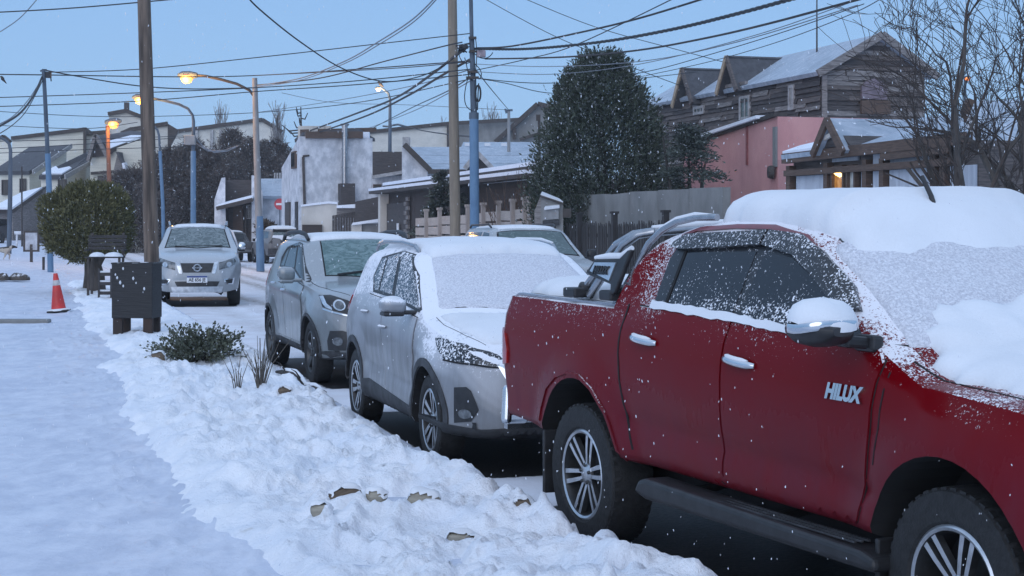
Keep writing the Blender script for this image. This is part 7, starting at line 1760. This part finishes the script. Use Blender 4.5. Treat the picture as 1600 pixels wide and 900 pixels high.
for z in (.5, 1.5): m = MB(); m.bar(up(A, z)+ACROSS*.05, up(Bp, z)+ACROSS*.05, .04, .10); o = m.build('rail', dk, root); o.location = -root.location
for px in (905, 960, 1040): m = MB(); q = fp(px, FO-.05); m.box(up(q, 1.05), (.14, .14, 2.1), rz=STREET_ROT); m.box(up(q, 2.12), (.2, .2, .06), rz=STREET_ROT); o = m.build('post', dk, root); o.location = -root.location
WO = 16.7; a0, a1 = fp(873, WO), fp(1130, WO); root = empty('concrete_wall', (a0+a1)/2); tag(root, 'long bare grey concrete wall below the big conifer', 'wall')
for i in range(6):
    p, q = a0.lerp(a1, i/6), a0.lerp(a1, (i+1)/6); z0_, z1_ = gz(305, p.y) if i < 3 else 2.72, gz(303, q.y) if i < 2 else 2.70; m = MB(); m.block([(v.x, v.y) for v in (p+ALONG*-.012, q+ALONG*.012, q+ACROSS*.2+ALONG*.012, p+ACROSS*.2-ALONG*.012)], -.1, [min(z0_, 2.95), min(z1_, 2.9), min(z1_, 2.9), min(z0_, 2.95)]); m.build('panel', M['concrete'], root)
m = MB()
kids(root)
d = 46.5; root = empty('meter_cabinet', Vector((gx(857, d), d, 0))); tag(root, 'grey meter cabinet with a slanted snowy lid at the end of the plank fence', 'cabinet')
def cb_(pts, th, mat, nm, dd=0, par=None):
    m = MB(); outline(pts, d+dd, th, m); o = m.build(nm, mat, par or root)
    if par is None: o.location = -root.location
    return o
cb_([(845, 306), (880, 318), (880, 450), (845, 450)], .75, M['concrete'], 'cabinet_body'); cb_([(835, 350), (835, 330), (845, 305), (845, 450), (835, 450)], .7, M['wood_grey'], 'side_board', .02)
cb_([(849, 328), (873, 324), (873, 342), (849, 344)], .1, M['pole_conc'], 'door', -.1); cb_([(848, 345), (874, 343), (874, 352), (848, 353)], .1, M['cladding'], 'grille', -.1)
m = MB(); slab([at(844, 304.5, d-.1), at(881, 317, d-.1), at(874, 312, d+.7), at(846, 300, d+.7)], .06, m); o = m.build('lid', M['trim_dark'], root); o.location = -root.location
m = MB(); slab([at(845, 303, d-.08), at(880, 315, d-.08), at(874, 310, d+.65), at(847, 299, d+.65)], .05, m); m.build('snow_cap', M['car_snow'], o)
m = MB(); slab([at(850, 325, d-.22), at(874, 322, d-.22), at(874, 319, d-.0), at(852, 322, d-.0)], .06, m); o = m.build('snow_cap', M['car_snow'], root); o.location = -root.location
m = MB(); m.box(at(886, 333, d-.1), (.24, .12, .26)); o = m.build('meter', M['trim_dark'], root); o.location = -root.location

# ------------------------------------------------------------------ on the near pavement
# black bin on four legs
d = 23.2; xb = gx(214, d); zb_ = ground_at(xb, d); r = empty('litter_bin', (xb, d, zb_-.06), R(-6)); tag(r, 'black sheet metal litter bin on stout legs in front of the wooden pole', 'bin')
bm_ = weathered('chipped black paint on sheet steel', (.005, .0055, .007), (.011, .011, .013), scale=6, rough=.55, bump=.4, snow=.3); W_, D_, H0, H1 = .60, .42, .26, 1.05
for nm, c, s_ in (('front_panel', (0, -D_/2, (H0+H1)/2), (W_, .02, H1-H0)), ('back_panel', (0, D_/2, (H0+H1)/2), (W_, .02, H1-H0)), ('side_panel', (-W_/2+.01, 0, (H0+H1)/2), (.02, D_-.022, H1-H0)), ('side_panel', (W_/2-.01, 0, (H0+H1)/2), (.02, D_-.022, H1-H0)), ('floor_panel', (0, 0, H0+.02), (W_-.05, D_-.05, .02))):
    m = MB(); m.box(c, s_); bevel(m.build(nm, plain('grey worn paint', (.07, .072, .078), .6, vary=.4, scale=5) if nm == 'side_panel' and c[0] < 0 else bm_, r), .004)
m = MB()
for y in (-D_/2, D_/2): m.tube([(-W_/2-.01, y, H1), (W_/2+.01, y, H1)], .014, 6)
for x in (-W_/2, W_/2): m.tube([(x, -D_/2, H1), (x, D_/2, H1)], .0135, 6)
m.build('rim', bm_, r)
lg = weathered('dark stained leg timber', (.028, .022, .02), (.05, .03, .022), scale=6, stretch=(1, 1, .3), bump=.5)
for sx in (-1, 1):
    for sy in (-1, 1): m = MB(); m.box((sx*(W_/2-.075), sy*(D_/2-.05), (H0-.1)/2+.01), (.14, .07, H0+.10)); bevel(m.build('leg', lg, r), .01)
rs = random.Random(3)
for i in range(8):
    m = MB(); c = Vector((rs.uniform(-.25, .27), -D_/2-.011, rs.uniform(.42, .98))); s_ = rs.uniform(.010, .02); m.lathe([(0, -s_*1.6), (s_*.7, -s_), (s_, 0), (s_*.5, s_*1.2), (0, s_*1.6)], 7, origin=c); m.build('snow_clump', M['car_snow'], r, smooth=90)
m = MB(); m.box((.17, -D_/2+.02, H1+.012), (.09, .05, .014)); m.build('snow_cap', M['car_snow'], r)
# traffic cone, leaning
d = 30.2; xc = gx(92, d); zc = ground_at(xc, d); r = empty('traffic_cone', (xc, d, zc)); r.rotation_euler = (0, R(-5), R(8)); tag(r, 'leaning red orange traffic cone with one pale band', 'cone')
red = plain('faded orange red plastic', (.55, .035, .03), .45, vary=.2, scale=4)
rc = lambda z: .145-(.145-.040)*z/.72
m = MB(); m.lathe([(rc(.03), .03), (rc(.50), .50)], 24); m.build('cone_body', red, r, smooth=60)
m = MB(); m.lathe([(rc(.50)+.002, .50), (rc(.60)+.002, .60)], 24); m.build('reflective_band', plain('dirty reflective band', (.42, .40, .39), .5), r, smooth=60)
m = MB(); m.lathe([(rc(.60), .60), (rc(.72), .72), (.036, .73), (.0, .73)], 24); m.build('cone_tip', red, r, smooth=40)
m = MB(); m.box((0, 0, .015), (.40, .40, .035)); bevel(m.build('cone_base', M['black_plastic'], r), .015)
m = MB(); m.lathe([(rc(.05)+.004, .06), (.19, .05), (.215, .035), (.21, .02)], 20); m.build('snow_cap', M['car_snow'], r, smooth=80)
# bench half hidden by the topiary
d = 35.5; xb = gx(166, d); zb_ = ground_at(xb, d); r = empty('bench', (xb, d, zb_), R(4)); tag(r, 'dark slatted bench with snow on its seat behind the topiary trunk', 'bench'); bw = weathered('dark grey bench slats', (.055, .048, .048), (.03, .027, .028), scale=7, stretch=(.4, 1, 6), bump=.4)
for i in range(4): m = MB(); m.box((0, .10+.028*i, 1.06+i*.085), (.84, .025, .07)); m.build('back_slat', bw, r)
for i in range(3): m = MB(); m.box((0, -.30+.12*i, .86), (.84, .10, .03)); m.build('seat_slat', bw, r)
for sx in (-1, 1):
    m = MB(); m.bar((sx*.34, .12, 0), (sx*.34, .22, 1.40), .05, .05); m.build('back_leg', M['trim_dark'], r); m = MB(); m.bar((sx*.34, -.3, 0), (sx*.34, -.3, .86), .05, .05); m.build('front_leg', M['trim_dark'], r)
    m = MB(); m.bar((sx*.40, -.32, 1.02), (sx*.40, .14, 1.02), .05, .04); m.build('arm_rest', bw, r)
for x0, wd in ((-.16, .30), (.20, .36)):
    m = MB(); m.lathe([(0, .10), (.5, .085), (.85, .05), (1.0, 0)], 20); o = m.build('seat_snow', M['car_snow'], r, smooth=80); o.scale = (wd/2+.03, .20, 1.0); o.location = (x0, -.2, .878)
d = 34.0; xb = gx(166, d); r = empty('slatted_box', (xb, d, ground_at(xb, d)), R(3)); tag(r, 'small dark slatted box with snow on its rungs left of the bin', 'box')
for i in range(3):
    m = MB(); m.box((0, 0, .12+i*.20), (.30, .26, .07)); m.build('slat', bw, r); m = MB(); m.box((0, 0, .17+i*.20), (.27, .23, .035)); m.build('snow_cap', M['car_snow'], r)
for sx in (-1, 1): m = MB(); m.box((sx*.13, -.13, .33), (.04, .03, .62)); m.build('upright', bw, r)
# notice board, posts, white chair frame, dog
d = 61.0; xn = gx(49, d); zn = ground_at(xn, d); r = empty('notice_board', (xn, d, zn)); tag(r, 'small black framed notice board on one leg in the snow', 'sign')
m = MB(); m.box((0, 0, .30), (.10, .06, .70)); m.build('leg', M['trim_dark'], r); z0_, z1_ = gz(392, d)-zn, gz(362, d)-zn; hw = .27; m = MB()
for x in (-hw, hw): m.box((x, 0, (z0_+z1_)/2), (.07, .07, z1_-z0_))
for z in (z0_, z1_): m.box((0, 0, z), (2*hw+.07, .068, .07))
fr_ = m.build('frame', M['trim_dark'], r); m = MB(); m.box((0, 0, (z0_+z1_)/2), (2*hw-.06, .03, z1_-z0_-.06)); m.build('board', plain('pale grey notice sheet', (.40, .42, .46), .6, vary=.3, scale=3), r)
d = 53.5; q = at(68, 422, d); q.z = ground_at(q.x, d); m = MB(); m.tube([q-Vector((0, 0, .05)), q+Vector((0, 0, .42))], .045, 8); tag(m.build('bollard', M['trim_dark']), 'short black stub of a post left of the blue steel pole foot', 'post')
d = 86.0; q = at(35, 371, d); q.z = ground_at(q.x, d); r = empty('garden_table', q); tag(r, 'small white garden table with snow on it before the porch', 'table'); wm = plain('white plastic', (.55, .56, .58), .5)
for x in (-.30, .30): m = MB(); m.box((x, 0, .30), (.09, .08, .62)); m.build('leg', wm, r)
m = MB(); m.box((.05, 0, .66), (.9, .25, .10)); m.build('table_top', wm, r); m = MB(); m.box((0.05, 0, .74), (.9, .28, .08)); m.build('snow_cap', M['car_snow'], r)
d = 84.0; q = at(34.5, 370, d); q.z = ground_at(q.x, d); m = MB(); m.tube([q, at(34, 260, d)], [.05, .04], 6); tag(m.build('thin_post', M['trim_dark']), 'thin dark post in front of the snowy porch roof', 'post')
d = 92.0; q = at(-1, 376, d); r = empty('parked_van', Vector((gx(-22, d), d, ground_at(gx(-22, d), d)))); tag(r, 'dark vehicle cut off by the left edge of the photo', 'car')
m = MB(); m.block([(-.7, -.5), (.96, -.5), (1.0, 1.5), (-.7, 1.5)], .25, [1.0]*4); bevel(m.build('body', M['far_dark_paint'], r), .08, 3); m = MB(); m.block([(-.7, -.3), (.86, -.3), (.8, 1.4), (-.7, 1.4)], .98, [1.45, 1.4, 1.4, 1.45]); bevel(m.build('cabin', M['dark_glass'], r), .08, 3)
m = MB(); m.lathe([(0, -.1), (.3, -.1), (.3, .1), (0, .1)], 20, origin=(.9, 0, .3), axis='X'); m.build('wheel', M['tyre'], r)
# low stone edging and a slab in the path
for i, (x0, x1, dd) in enumerate(((-6, 14, 43.2), (15, 46, 43.4))):
    q0, q1 = at(x0, 446, dd), at(x1, 445, dd); g_ = ground_at((q0.x+q1.x)/2, dd); m = MB(); rs = random.Random(i); vs = []; N = 10
    for k_ in range(6):
        t = k_/5; p = q0.lerp(q1, t); f = (.55, 1, .95, 1, .9, .45)[k_]
        for j in range(N): a = 2*PI*j/N; vs.append((p.x, p.y+math.cos(a)*.16*f, g_+.02+max(-.05, math.sin(a))*.20*f*(1+rs.uniform(-.12, .12))))
    m.add(vs, [(a_*N+j, a_*N+(j+1) % N, (a_+1)*N+(j+1) % N, (a_+1)*N+j) for a_ in range(5) for j in range(N)]+[tuple(range(N)), tuple(range(5*N, 6*N))]); o = m.build('edging_stone', weathered('brown edging stone', (.095, .075, .06), (.05, .042, .036), scale=8, bump=.6, snow=.35), smooth=60); tag(o, ['shorter brown edging stone touching the left edge', 'longer brown edging stone right of the other, in the snow'][i], 'stone', 'edging stones')
q0, q1 = at(-5, 506, 26.9), at(78, 507, 27.0); g_ = ground_at((q0.x+q1.x)/2, 26.9); m = MB(); m.bar(Vector((q0.x, q0.y, g_+.0)), Vector((q1.x, q1.y, g_-.005)), .32, .10); tag(bevel(m.build('paving_slab', M['concrete']), .02), 'bare grey concrete edge strip across the snowy path', 'slab')
# stones and slabs showing through the bank
def stone(px, py, d, L, W_, Hh, yaw, tilt, lab, seed, mat, cap=True, cat='stone'):
    x = gx(px, d); z = ground_at(x, d); r = empty('snowy_stone', (x, d, z+.008)); r.rotation_euler = (R(tilt[0]), R(tilt[1]), R(yaw)); tag(r, lab, cat, 'stones in the snow bank'); rs = random.Random(seed); N = 14
    bm = bmesh.new(); bmesh.ops.create_icosphere(bm, subdivisions=3, radius=1.0)
    for v in bm.verts:                                          # squared, chipped lump
        c = v.co.copy(); c = Vector([abs(q)**.72*(1 if q > 0 else -1) for q in c]); n_ = 1+.30*mnoise.noise(c*1.1+Vector((seed*3.1, 0, 0)))+.12*mnoise.noise(c*2.9+Vector((0, seed*2.3, 0)))
        v.co = Vector((c.x*L/2*n_, c.y*W_/2*n_, c.z*Hh*.62*n_))
    bm.normal_update()
    me = bpy.data.meshes.new('stone'); bm.to_mesh(me); me.materials.append(mat); shade(me, 45); link('stone', me, r)
    if cap:                                                     # snow clings to what looks up and away from the path
        vs, fs, mp_ = [], [], {}
        for f in bm.faces:
            if f.normal.z > .25 and f.calc_center_median().y > -W_*.34:
                q = []
                for v in f.verts:
                    if v.index not in mp_:
                        mp_[v.index] = len(vs); vs.append(v.co+v.normal*(.004+.010*max(0, v.normal.z))+Vector((0, 0, .006*mnoise.noise(v.co*30))))
                    q.append(mp_[v.index])
                fs.append(tuple(q))
        m = MB(); m.add(vs, fs); m.build('snow_cap', M['car_snow'], r, smooth=80)
    bm.free()
sm1 = weathered('brown slab stone', (.17, .125, .085), (.10, .075, .055), scale=9, bump=.5); sm2 = weathered('pale grey ice crusted stone', (.36, .33, .27), (.24, .22, .18), scale=7, bump=.4)
stone(540, 828, 8.75, .17, .05, .075, 28, (0, -14), 'brown flat slab tilted up out of the bank', 1, sm1)
stone(502, 862, 8.3, .11, .09, .055, 5, (4, 0), 'small rounded pale stone with a snow cap, lowest on the left', 2, sm2)
stone(662, 836, 8.7, .18, .12, .09, -8, (12, 4), 'largest pale yellowish stone in the bank', 3, sm2)
stone(588, 832, 8.75, .12, .08, .06, -20, (8, 4), 'rounded snow-covered stone between the brown slab and the largest stone', 4, sm2)
stone(718, 876, 8.15, .13, .10, .06, 4, (6, 0), 'flat grey stone near the bottom edge, lowest on the right', 5, sm2)
stone(745, 884, 8.05, .12, .05, .05, -35, (0, 16), 'thin tilted slab end at the bottom edge beside the flat grey stone', 6, sm1)
stone(816, 855, 8.4, .08, .06, .05, 30, (0, -10), 'small dark wedge stone nearest the red pickup', 7, sm1)
stone(247, 582, 17.9, .14, .10, .10, 0, (0, 0), 'dark rounded stone in the bank left of the green shrub', 8, sm1)
stone(445, 636, 14.4, .11, .08, .06, 10, (0, 0), 'small dark stone in the bank below the dead stems', 9, sm1)
# snowy branch along the kerb behind the middle car
q0, q1 = at(432, 589, 16.9), at(512, 614, 15.6); r = empty('fallen_log', q0); tag(r, 'snow-topped dead branch lying along the kerb by the silver crossover', 'branch')
P_ = []
for i in range(9):
    t = i/8; p = q0.lerp(q1, t); p.z = max(ground_at(p.x, p.y)+.03, q0.z*(1-t)+q1.z*t); P_.append(p-q0+Vector((.02*math.sin(i*2.2), 0, .012*math.cos(i*3))))
m = MB(); m.tube(P_, [.016, .028, .034, .036, .036, .034, .032, .026, .012], 9); m.build('branch', M['bark_dark'], r, smooth=50); m = MB(); m.tube([p+Vector((0, 0, .030)) for p in P_[1:-1]], [.012, .022, .026, .02, .026, .022, .010], 8); m.build('snow_cap', M['car_snow'], r, smooth=60)
for i in (2, 4, 5): m = MB(); m.tube([P_[i], P_[i]+Vector((-.06, -.05, .10)), P_[i]+Vector((-.10, -.10, .13))], [.010, .007, .003], 5); m.build('side_twig', M['bark_dark'], r)
# dog walking in from the left edge
d = 61.5; xd = gx(4, d); zd = ground_at(xd, d); r = empty('dog', (xd, d, zd), 0); tag(r, 'white dog with black head and back patch walking at the left edge', 'dog')
k = NT('dog coat'); g_ = k.noise(4.2, 3, .5); px3 = k.pos(); c = k.mix(k.math('MAXIMUM', k.ramp(px3[0], .36, .40), k.math('MULTIPLY', k.ramp(px3[2], .40, .46), k.ramp(g_, .46, .52))), (.42, .38, .33), (.03, .027, .025)); k.set(base=c, rough=.9); k.bump(k.noise(60, 4), .5, .01); dm_ = k.m
me = bpy.data.meshes.new('body'); V = [(-.28, 0, .40), (-.05, 0, .385), (.17, 0, .40), (.29, 0, .455), (.40, 0, .515), (.50, 0, .495), (.575, 0, .475), (-.30, 0, .42), (-.44, 0, .46), (-.56, 0, .43)]
Rd = [.095, .105, .12, .075, .072, .042, .028, .05, .025, .012]; E_ = [(0, 1), (1, 2), (2, 3), (3, 4), (4, 5), (5, 6), (0, 7), (7, 8), (8, 9)]
def leg_(root_i, pts, rads):
    prev = root_i
    for p, q in zip(pts, rads): V.append(p); Rd.append(q); E_.append((prev, len(V)-1)); prev = len(V)-1
leg_(2, [(.20, .065, .28), (.26, .07, .16), (.23, .07, .03), (.26, .07, .015)], [.055, .034, .026, .024]); leg_(2, [(.16, -.065, .28), (.12, -.07, .16), (.06, -.07, .035), (.09, -.07, .015)], [.055, .034, .026, .024])
leg_(0, [(-.26, .07, .30), (-.20, .075, .21), (-.27, .075, .11), (-.24, .075, .015)], [.07, .045, .026, .026]); leg_(0, [(-.32, -.07, .30), (-.29, -.075, .21), (-.39, -.075, .12), (-.38, -.075, .015)], [.07, .045, .026, .026])
me.from_pydata(V, E_, []); o = link('body', me, r); me.materials.append(dm_); md = o.modifiers.new('skin', 'SKIN'); md.use_smooth_shade = True
for i, q in enumerate(Rd): me.skin_vertices[0].data[i].radius = (q, q)
me.skin_vertices[0].data[0].use_root = True
o.modifiers.new('sub', 'SUBSURF').levels = 2; o.modifiers['sub'].render_levels = 2
for sy in (-1, 1): m = MB(); m.add([(.385, sy*.03, .565), (.43, sy*.05, .555), (.40, sy*.085, .50), (.375, sy*.06, .56)], [(0, 1, 2), (0, 2, 3), (0, 3, 1), (1, 3, 2)]); m.build('ear', M['trim_dark'], r)

# ------------------------------------------------------------------ overhead wires
WN = [0]
def wire(label, pts, r=.012, mat='cable', sag=None, n=5, twist=False):
    """pts: (px, py, depth) along one cable; smooth curve through them"""
    P_ = [at(*q) for q in pts]; C_ = []
    if len(P_) == 2:
        a, b_ = P_; L = (b_-a).length; s_ = sag if sag is not None else .02*L
        C_ = [a.lerp(b_, i/14)-Vector((0, 0, 4*s_*(i/14)*(1-i/14))) for i in range(15)]
    else:
        for i in range(len(P_)-1):
            p0, p1, p2, p3 = P_[max(i-1, 0)], P_[i], P_[i+1], P_[min(i+2, len(P_)-1)]
            for j in range(7):
                t = j/7; C_.append(.5*((2*p1)+(p2-p0)*t+(2*p0-5*p1+4*p2-p3)*t*t+(3*p1-p0-3*p2+p3)*t**3))
        C_.append(P_[-1])
    m = MB()
    if twist:
        D_ = []
        for i in range(len(C_)-1): D_ += [C_[i].lerp(C_[i+1], j/5) for j in range(5)]
        for ph in (0, 2.1, 4.2): m.tube([p+Vector((0, math.cos(i*.8+ph), math.sin(i*.8+ph)))*r*.8 for i, p in enumerate(D_)], r*.75, 4)
    else: m.tube(C_, r, n)
    WN[0] += 1
    tag(m.build('overhead_wire', M[mat]), label, 'wire', 'overhead wires')
S_ = 49
wire('high wire crossing the top left corner behind the dark wooden pole', [(-20, 20, 26), (120, 12, 26), (290, -3, 26)], .011)
wire('short pale wire slanting across the extreme top left corner', [(-10, 56, 30), (30, 29, 30), (62, -6, 30)], .010, 'cable_grey')
wire('level wire from the left edge to the concrete lamp arm', [(-20, 116, 52), (68, 117, 52), (280, 120, 58), (398, 118, 62), (560, 108, 56), (735, 95, S_)], .020)
wire('cable dropping from the left blue pole to the concrete lamp pole', [(72, 110, 52), (120, 119, 54), (215, 134, 57), (300, 139, 60), (398, 137, 62)], .022)
wire('long wire rising from the left blue pole to the steel pole top', [(72, 113, 52), (220, 108, 52), (400, 90, 51), (560, 72, 50), (737, 52, S_)], .016)
wire('wire at mid height from the left edge sagging to the steel pole', [(-20, 153, 60), (215, 145, 58), (400, 137, 56), (560, 126, 52), (736, 108, S_)], .018)
wire('second wire just below it from the left edge to the steel pole', [(-20, 167, 60), (215, 158, 58), (400, 143, 56), (560, 132, 52), (737, 116, S_)], .018)
wire('faint wire passing right through the lit rusty lamp', [(-20, 173, 84), (120, 181, 88), (230, 182, 88), (400, 176, 80), (560, 160, 66), (737, 123, S_)], .018)
wire('low wire from the left edge rising to the dark grove', [(-20, 195, 84), (130, 201, 84), (215, 191, 84)], .018)
wire('upper of the low wires crossing the beige houses', [(-20, 221, 84), (130, 218, 86), (300, 212, 90)], .018)
wire('middle of the low wires crossing the beige houses', [(-20, 233, 84), (120, 226, 86), (300, 214, 90)], .02)
wire('bottom of the low wires crossing the beige houses', [(-20, 240, 84), (130, 234, 86), (290, 229, 90)], .02)
wire('thick cable swooping from the left blue pole to the left edge', [(66, 120, 52), (52, 150, 50), (30, 178, 48), (-6, 200, 46)], .034)
wire('thin cable beside the thick one falling to the left edge', [(66, 122, 52), (45, 155, 50), (20, 182, 48), (-6, 196, 46)], .015, 'cable_grey')
wire('third cable from the left blue pole, falling lowest at the left edge', [(67, 125, 52), (42, 172, 50), (20, 195, 48), (-6, 212, 46)], .015)
wire('black cable sagging from the top edge to the bird lamp then up to the junction', [(380, -14, 30), (405, 14, 31), (470, 66, 35), (535, 107, 40), (597, 127, 44), (650, 121, 47), (690, 104, 49), (734, 72, S_)], .017)
wire('pale double cable from the top edge swinging down left to the concrete pole', [(690, -14, 38), (645, 30, 42), (590, 66, 47), (540, 95, 52), (470, 122, 58), (400, 134, 62)], .020, 'cable_grey')
wire('pale twin beneath the swinging double cable', [(694, -14, 38), (648, 33, 42), (593, 69, 47), (541, 98, 52), (470, 125, 58), (400, 136, 62)], .016, 'cable_grey')
wire('cable from the concrete pole rising under the others to the cable joint', [(400, 133, 62), (500, 122, 58), (600, 96, 54), (690, 73, 50), (722, 66, S_)], .022)
wire('taut wire from the concrete pole to the steel pole, topmost of the bundle', [(398, 118, 62), (520, 112, 57), (640, 105, 52), (735, 96, S_)], .016)
wire('thick cable from the white block roof up to the cable joint', [(485, 204, 92), (560, 176, 76), (620, 152, 64), (680, 112, 54), (722, 78, S_)], .045)
wire('second thick cable from the white block roof, slightly lower', [(500, 206, 92), (575, 180, 76), (640, 148, 62), (690, 118, 54), (736, 92, S_)], .042)
wire('thin wire fanning out left from the steel pole above the thicket', [(575, 204, 100), (640, 170, 75), (700, 142, 56), (738, 118, S_)], .02)
wire('lowest thin wire fanning out left from the steel pole', [(560, 206, 108), (640, 176, 78), (700, 146, 57), (739, 124, S_)], .018, 'cable_grey')
wire('faint wire rising left to right behind the bird lamp', [(400, 176, 100), (520, 158, 85), (640, 135, 65), (737, 108, S_)], .018, 'cable_grey')
wire('wire falling right from the white block past the bird lamp', [(440, 145, 100), (520, 160, 100), (640, 164, 95), (800, 172, 95)], .018, 'cable_grey')
wire('thick twisted cable running from the steel pole to the top right', [(742, 76, S_), (800, 77, 46), (860, 74, 43), (950, 64, 39), (1050, 46, 34), (1150, 22, 30), (1260, -8, 26)], .026, twist=True)
wire('smooth cable above the twisted one leaving the top edge', [(744, 75, S_), (800, 72, 46), (900, 52, 42), (1000, 28, 38), (1130, -12, 34)], .026)
wire('cable below the twisted one running to the upper right', [(758, 92, S_), (820, 91, 46), (900, 88, 42), (1000, 78, 38), (1100, 60, 34), (1200, 37, 30), (1345, -2, 26)], .024)
wire('thin wire crossing up through the three big cables', [(742, 110, S_), (820, 93, 46), (900, 70, 42), (1060, -6, 36)], .014)
wire('thin pale wire under the lowest big cable', [(742, 100, S_), (850, 104, 44), (1000, 96, 38), (1150, 66, 33), (1340, 8, 28)], .011, 'cable_grey')
wire('next thin pale wire passing in front of the conifer tip', [(742, 112, S_), (860, 116, 46), (1000, 100, 42), (1180, 55, 36), (1350, -4, 31)], .011, 'cable_grey')
wire('thin wire descending from the top edge to the dormers, left one', [(750, -6, 60), (870, 58, 60), (1000, 110, 60), (1075, 138, 62)], .014)
wire('thin wire descending from the top edge to the dormers, right one', [(815, -4, 60), (930, 42, 60), (1060, 78, 59), (1150, 102, 59)], .014)
wire('thin wire from the steel pole dipping behind the conifer to the dark house', [(742, 122, S_), (850, 130, 52), (1000, 122, 58), (1090, 112, 62)], .014)
wire('wire falling steeply from the steel pole to the white crossbar post', [(746, 112, S_), (768, 140, 60), (795, 172, 92)], .018)
wire('wire from the steel pole sloping down right behind the conifer', [(744, 122, S_), (790, 130, 52), (870, 146, 56), (1000, 135, 60)], .014)
wire('wire rising from the conifer over the dormers to the top right', [(880, 132, 52), (1010, 112, 52), (1120, 82, 48), (1230, 48, 44), (1350, 6, 40)], .013)
wire('last wire rising over the dark roof to the bare tree', [(1000, 120, 60), (1110, 96, 56), (1220, 64, 50), (1330, 22, 44), (1380, -4, 42)], .013)
wire('black arc cable from the bird lamp bracket to the steel pole', [(634, 197, 108), (660, 204, 90), (700, 210, 70), (740, 214, S_)], .03)
# ------------------------------------------------------------------ falling snow and the air
k = NT('falling flake'); k.set(base=(.86, .88, .92), rough=.6, alpha=.62); FL = k.m
rs = np.random.RandomState(15); n = 3200
dd = 2.6+13*rs.uniform(0, 1, n)**.75
fx = rs.uniform(-.37, .37, n)*dd; fz = EYE+rs.uniform(-.25, .19, n)*dd
keep = (fz > .25); dd, fx, fz = dd[keep], fx[keep], fz[keep]; n = len(dd)
s_ = rs.uniform(.0010, .0023, n)*np.clip(dd/6, .6, 1.3); ax = np.stack([rs.normal(0, .18, n), rs.normal(0, .1, n), np.ones(n)], 1); ax /= np.linalg.norm(ax, axis=1, keepdims=True)
c = np.stack([fx, dd, fz], 1); t1 = np.cross(ax, np.array([0, 1, 0.])); t1 /= np.linalg.norm(t1, axis=1, keepdims=True); t2 = np.cross(ax, t1)
el = rs.uniform(1.6, 3.2, n)                                   # flakes drawn out lengthwise, streaks of their fall put into the shape
rings = [c+ax*(s_*el)[:, None]]
for hh, rf_ in ((.62, .78), (-.1, 1.0), (-.7, .70)):
    for j in range(5): q_ = 2*PI*j/5+hh*2; w_ = rs.uniform(.7, 1.2, n); rings.append(c+ax*(s_*el*hh)[:, None]+(t1*math.cos(q_)+t2*math.sin(q_))*(s_*rf_*w_)[:, None])
rings.append(c-ax*(s_*el)[:, None]); V = np.stack(rings, 1).reshape(-1, 3)
F = [(0, 1+j, 1+(j+1) % 5) for j in range(5)]+[(16, 11+(j+1) % 5, 11+j) for j in range(5)]
for b_ in (1, 6):
    for j in range(5): k2 = (j+1) % 5; F += [(b_+j, b_+5+j, b_+5+k2), (b_+j, b_+5+k2, b_+k2)]
Q = (np.array(F)[None]+17*np.arange(n)[:, None, None]).reshape(-1, 3)
me = bpy.data.meshes.new('falling_snow'); me.vertices.add(len(V)); me.vertices.foreach_set('co', V.ravel()); me.loops.add(Q.size); me.loops.foreach_set('vertex_index', Q.ravel().astype(np.int32)); me.polygons.add(len(Q)); me.polygons.foreach_set('loop_start', np.arange(0, Q.size, 3, dtype=np.int32)); me.update(calc_edges=True); me.materials.append(FL)
me.polygons.foreach_set('use_smooth', np.ones(len(Q), bool)); tag(link('falling_snow', me), kind='stuff')
HAZE = 0.0007
if HAZE:
    hm = bpy.data.materials.new('snowy air'); hm.use_nodes = True; t = hm.node_tree; t.nodes.clear(); o_ = t.nodes.new('ShaderNodeOutputMaterial'); v_ = t.nodes.new('ShaderNodeVolumePrincipled')
    v_.inputs['Color'].default_value = (.86, .90, .96, 1); v_.inputs['Density'].default_value = HAZE; v_.inputs['Anisotropy'].default_value = .3; t.links.new(v_.outputs[0], o_.inputs['Volume'])
    m = MB(); m.box((0, 40, 7.0), (14000, 14000, 16.4)); tag(m.build('haze', hm), kind='stuff')
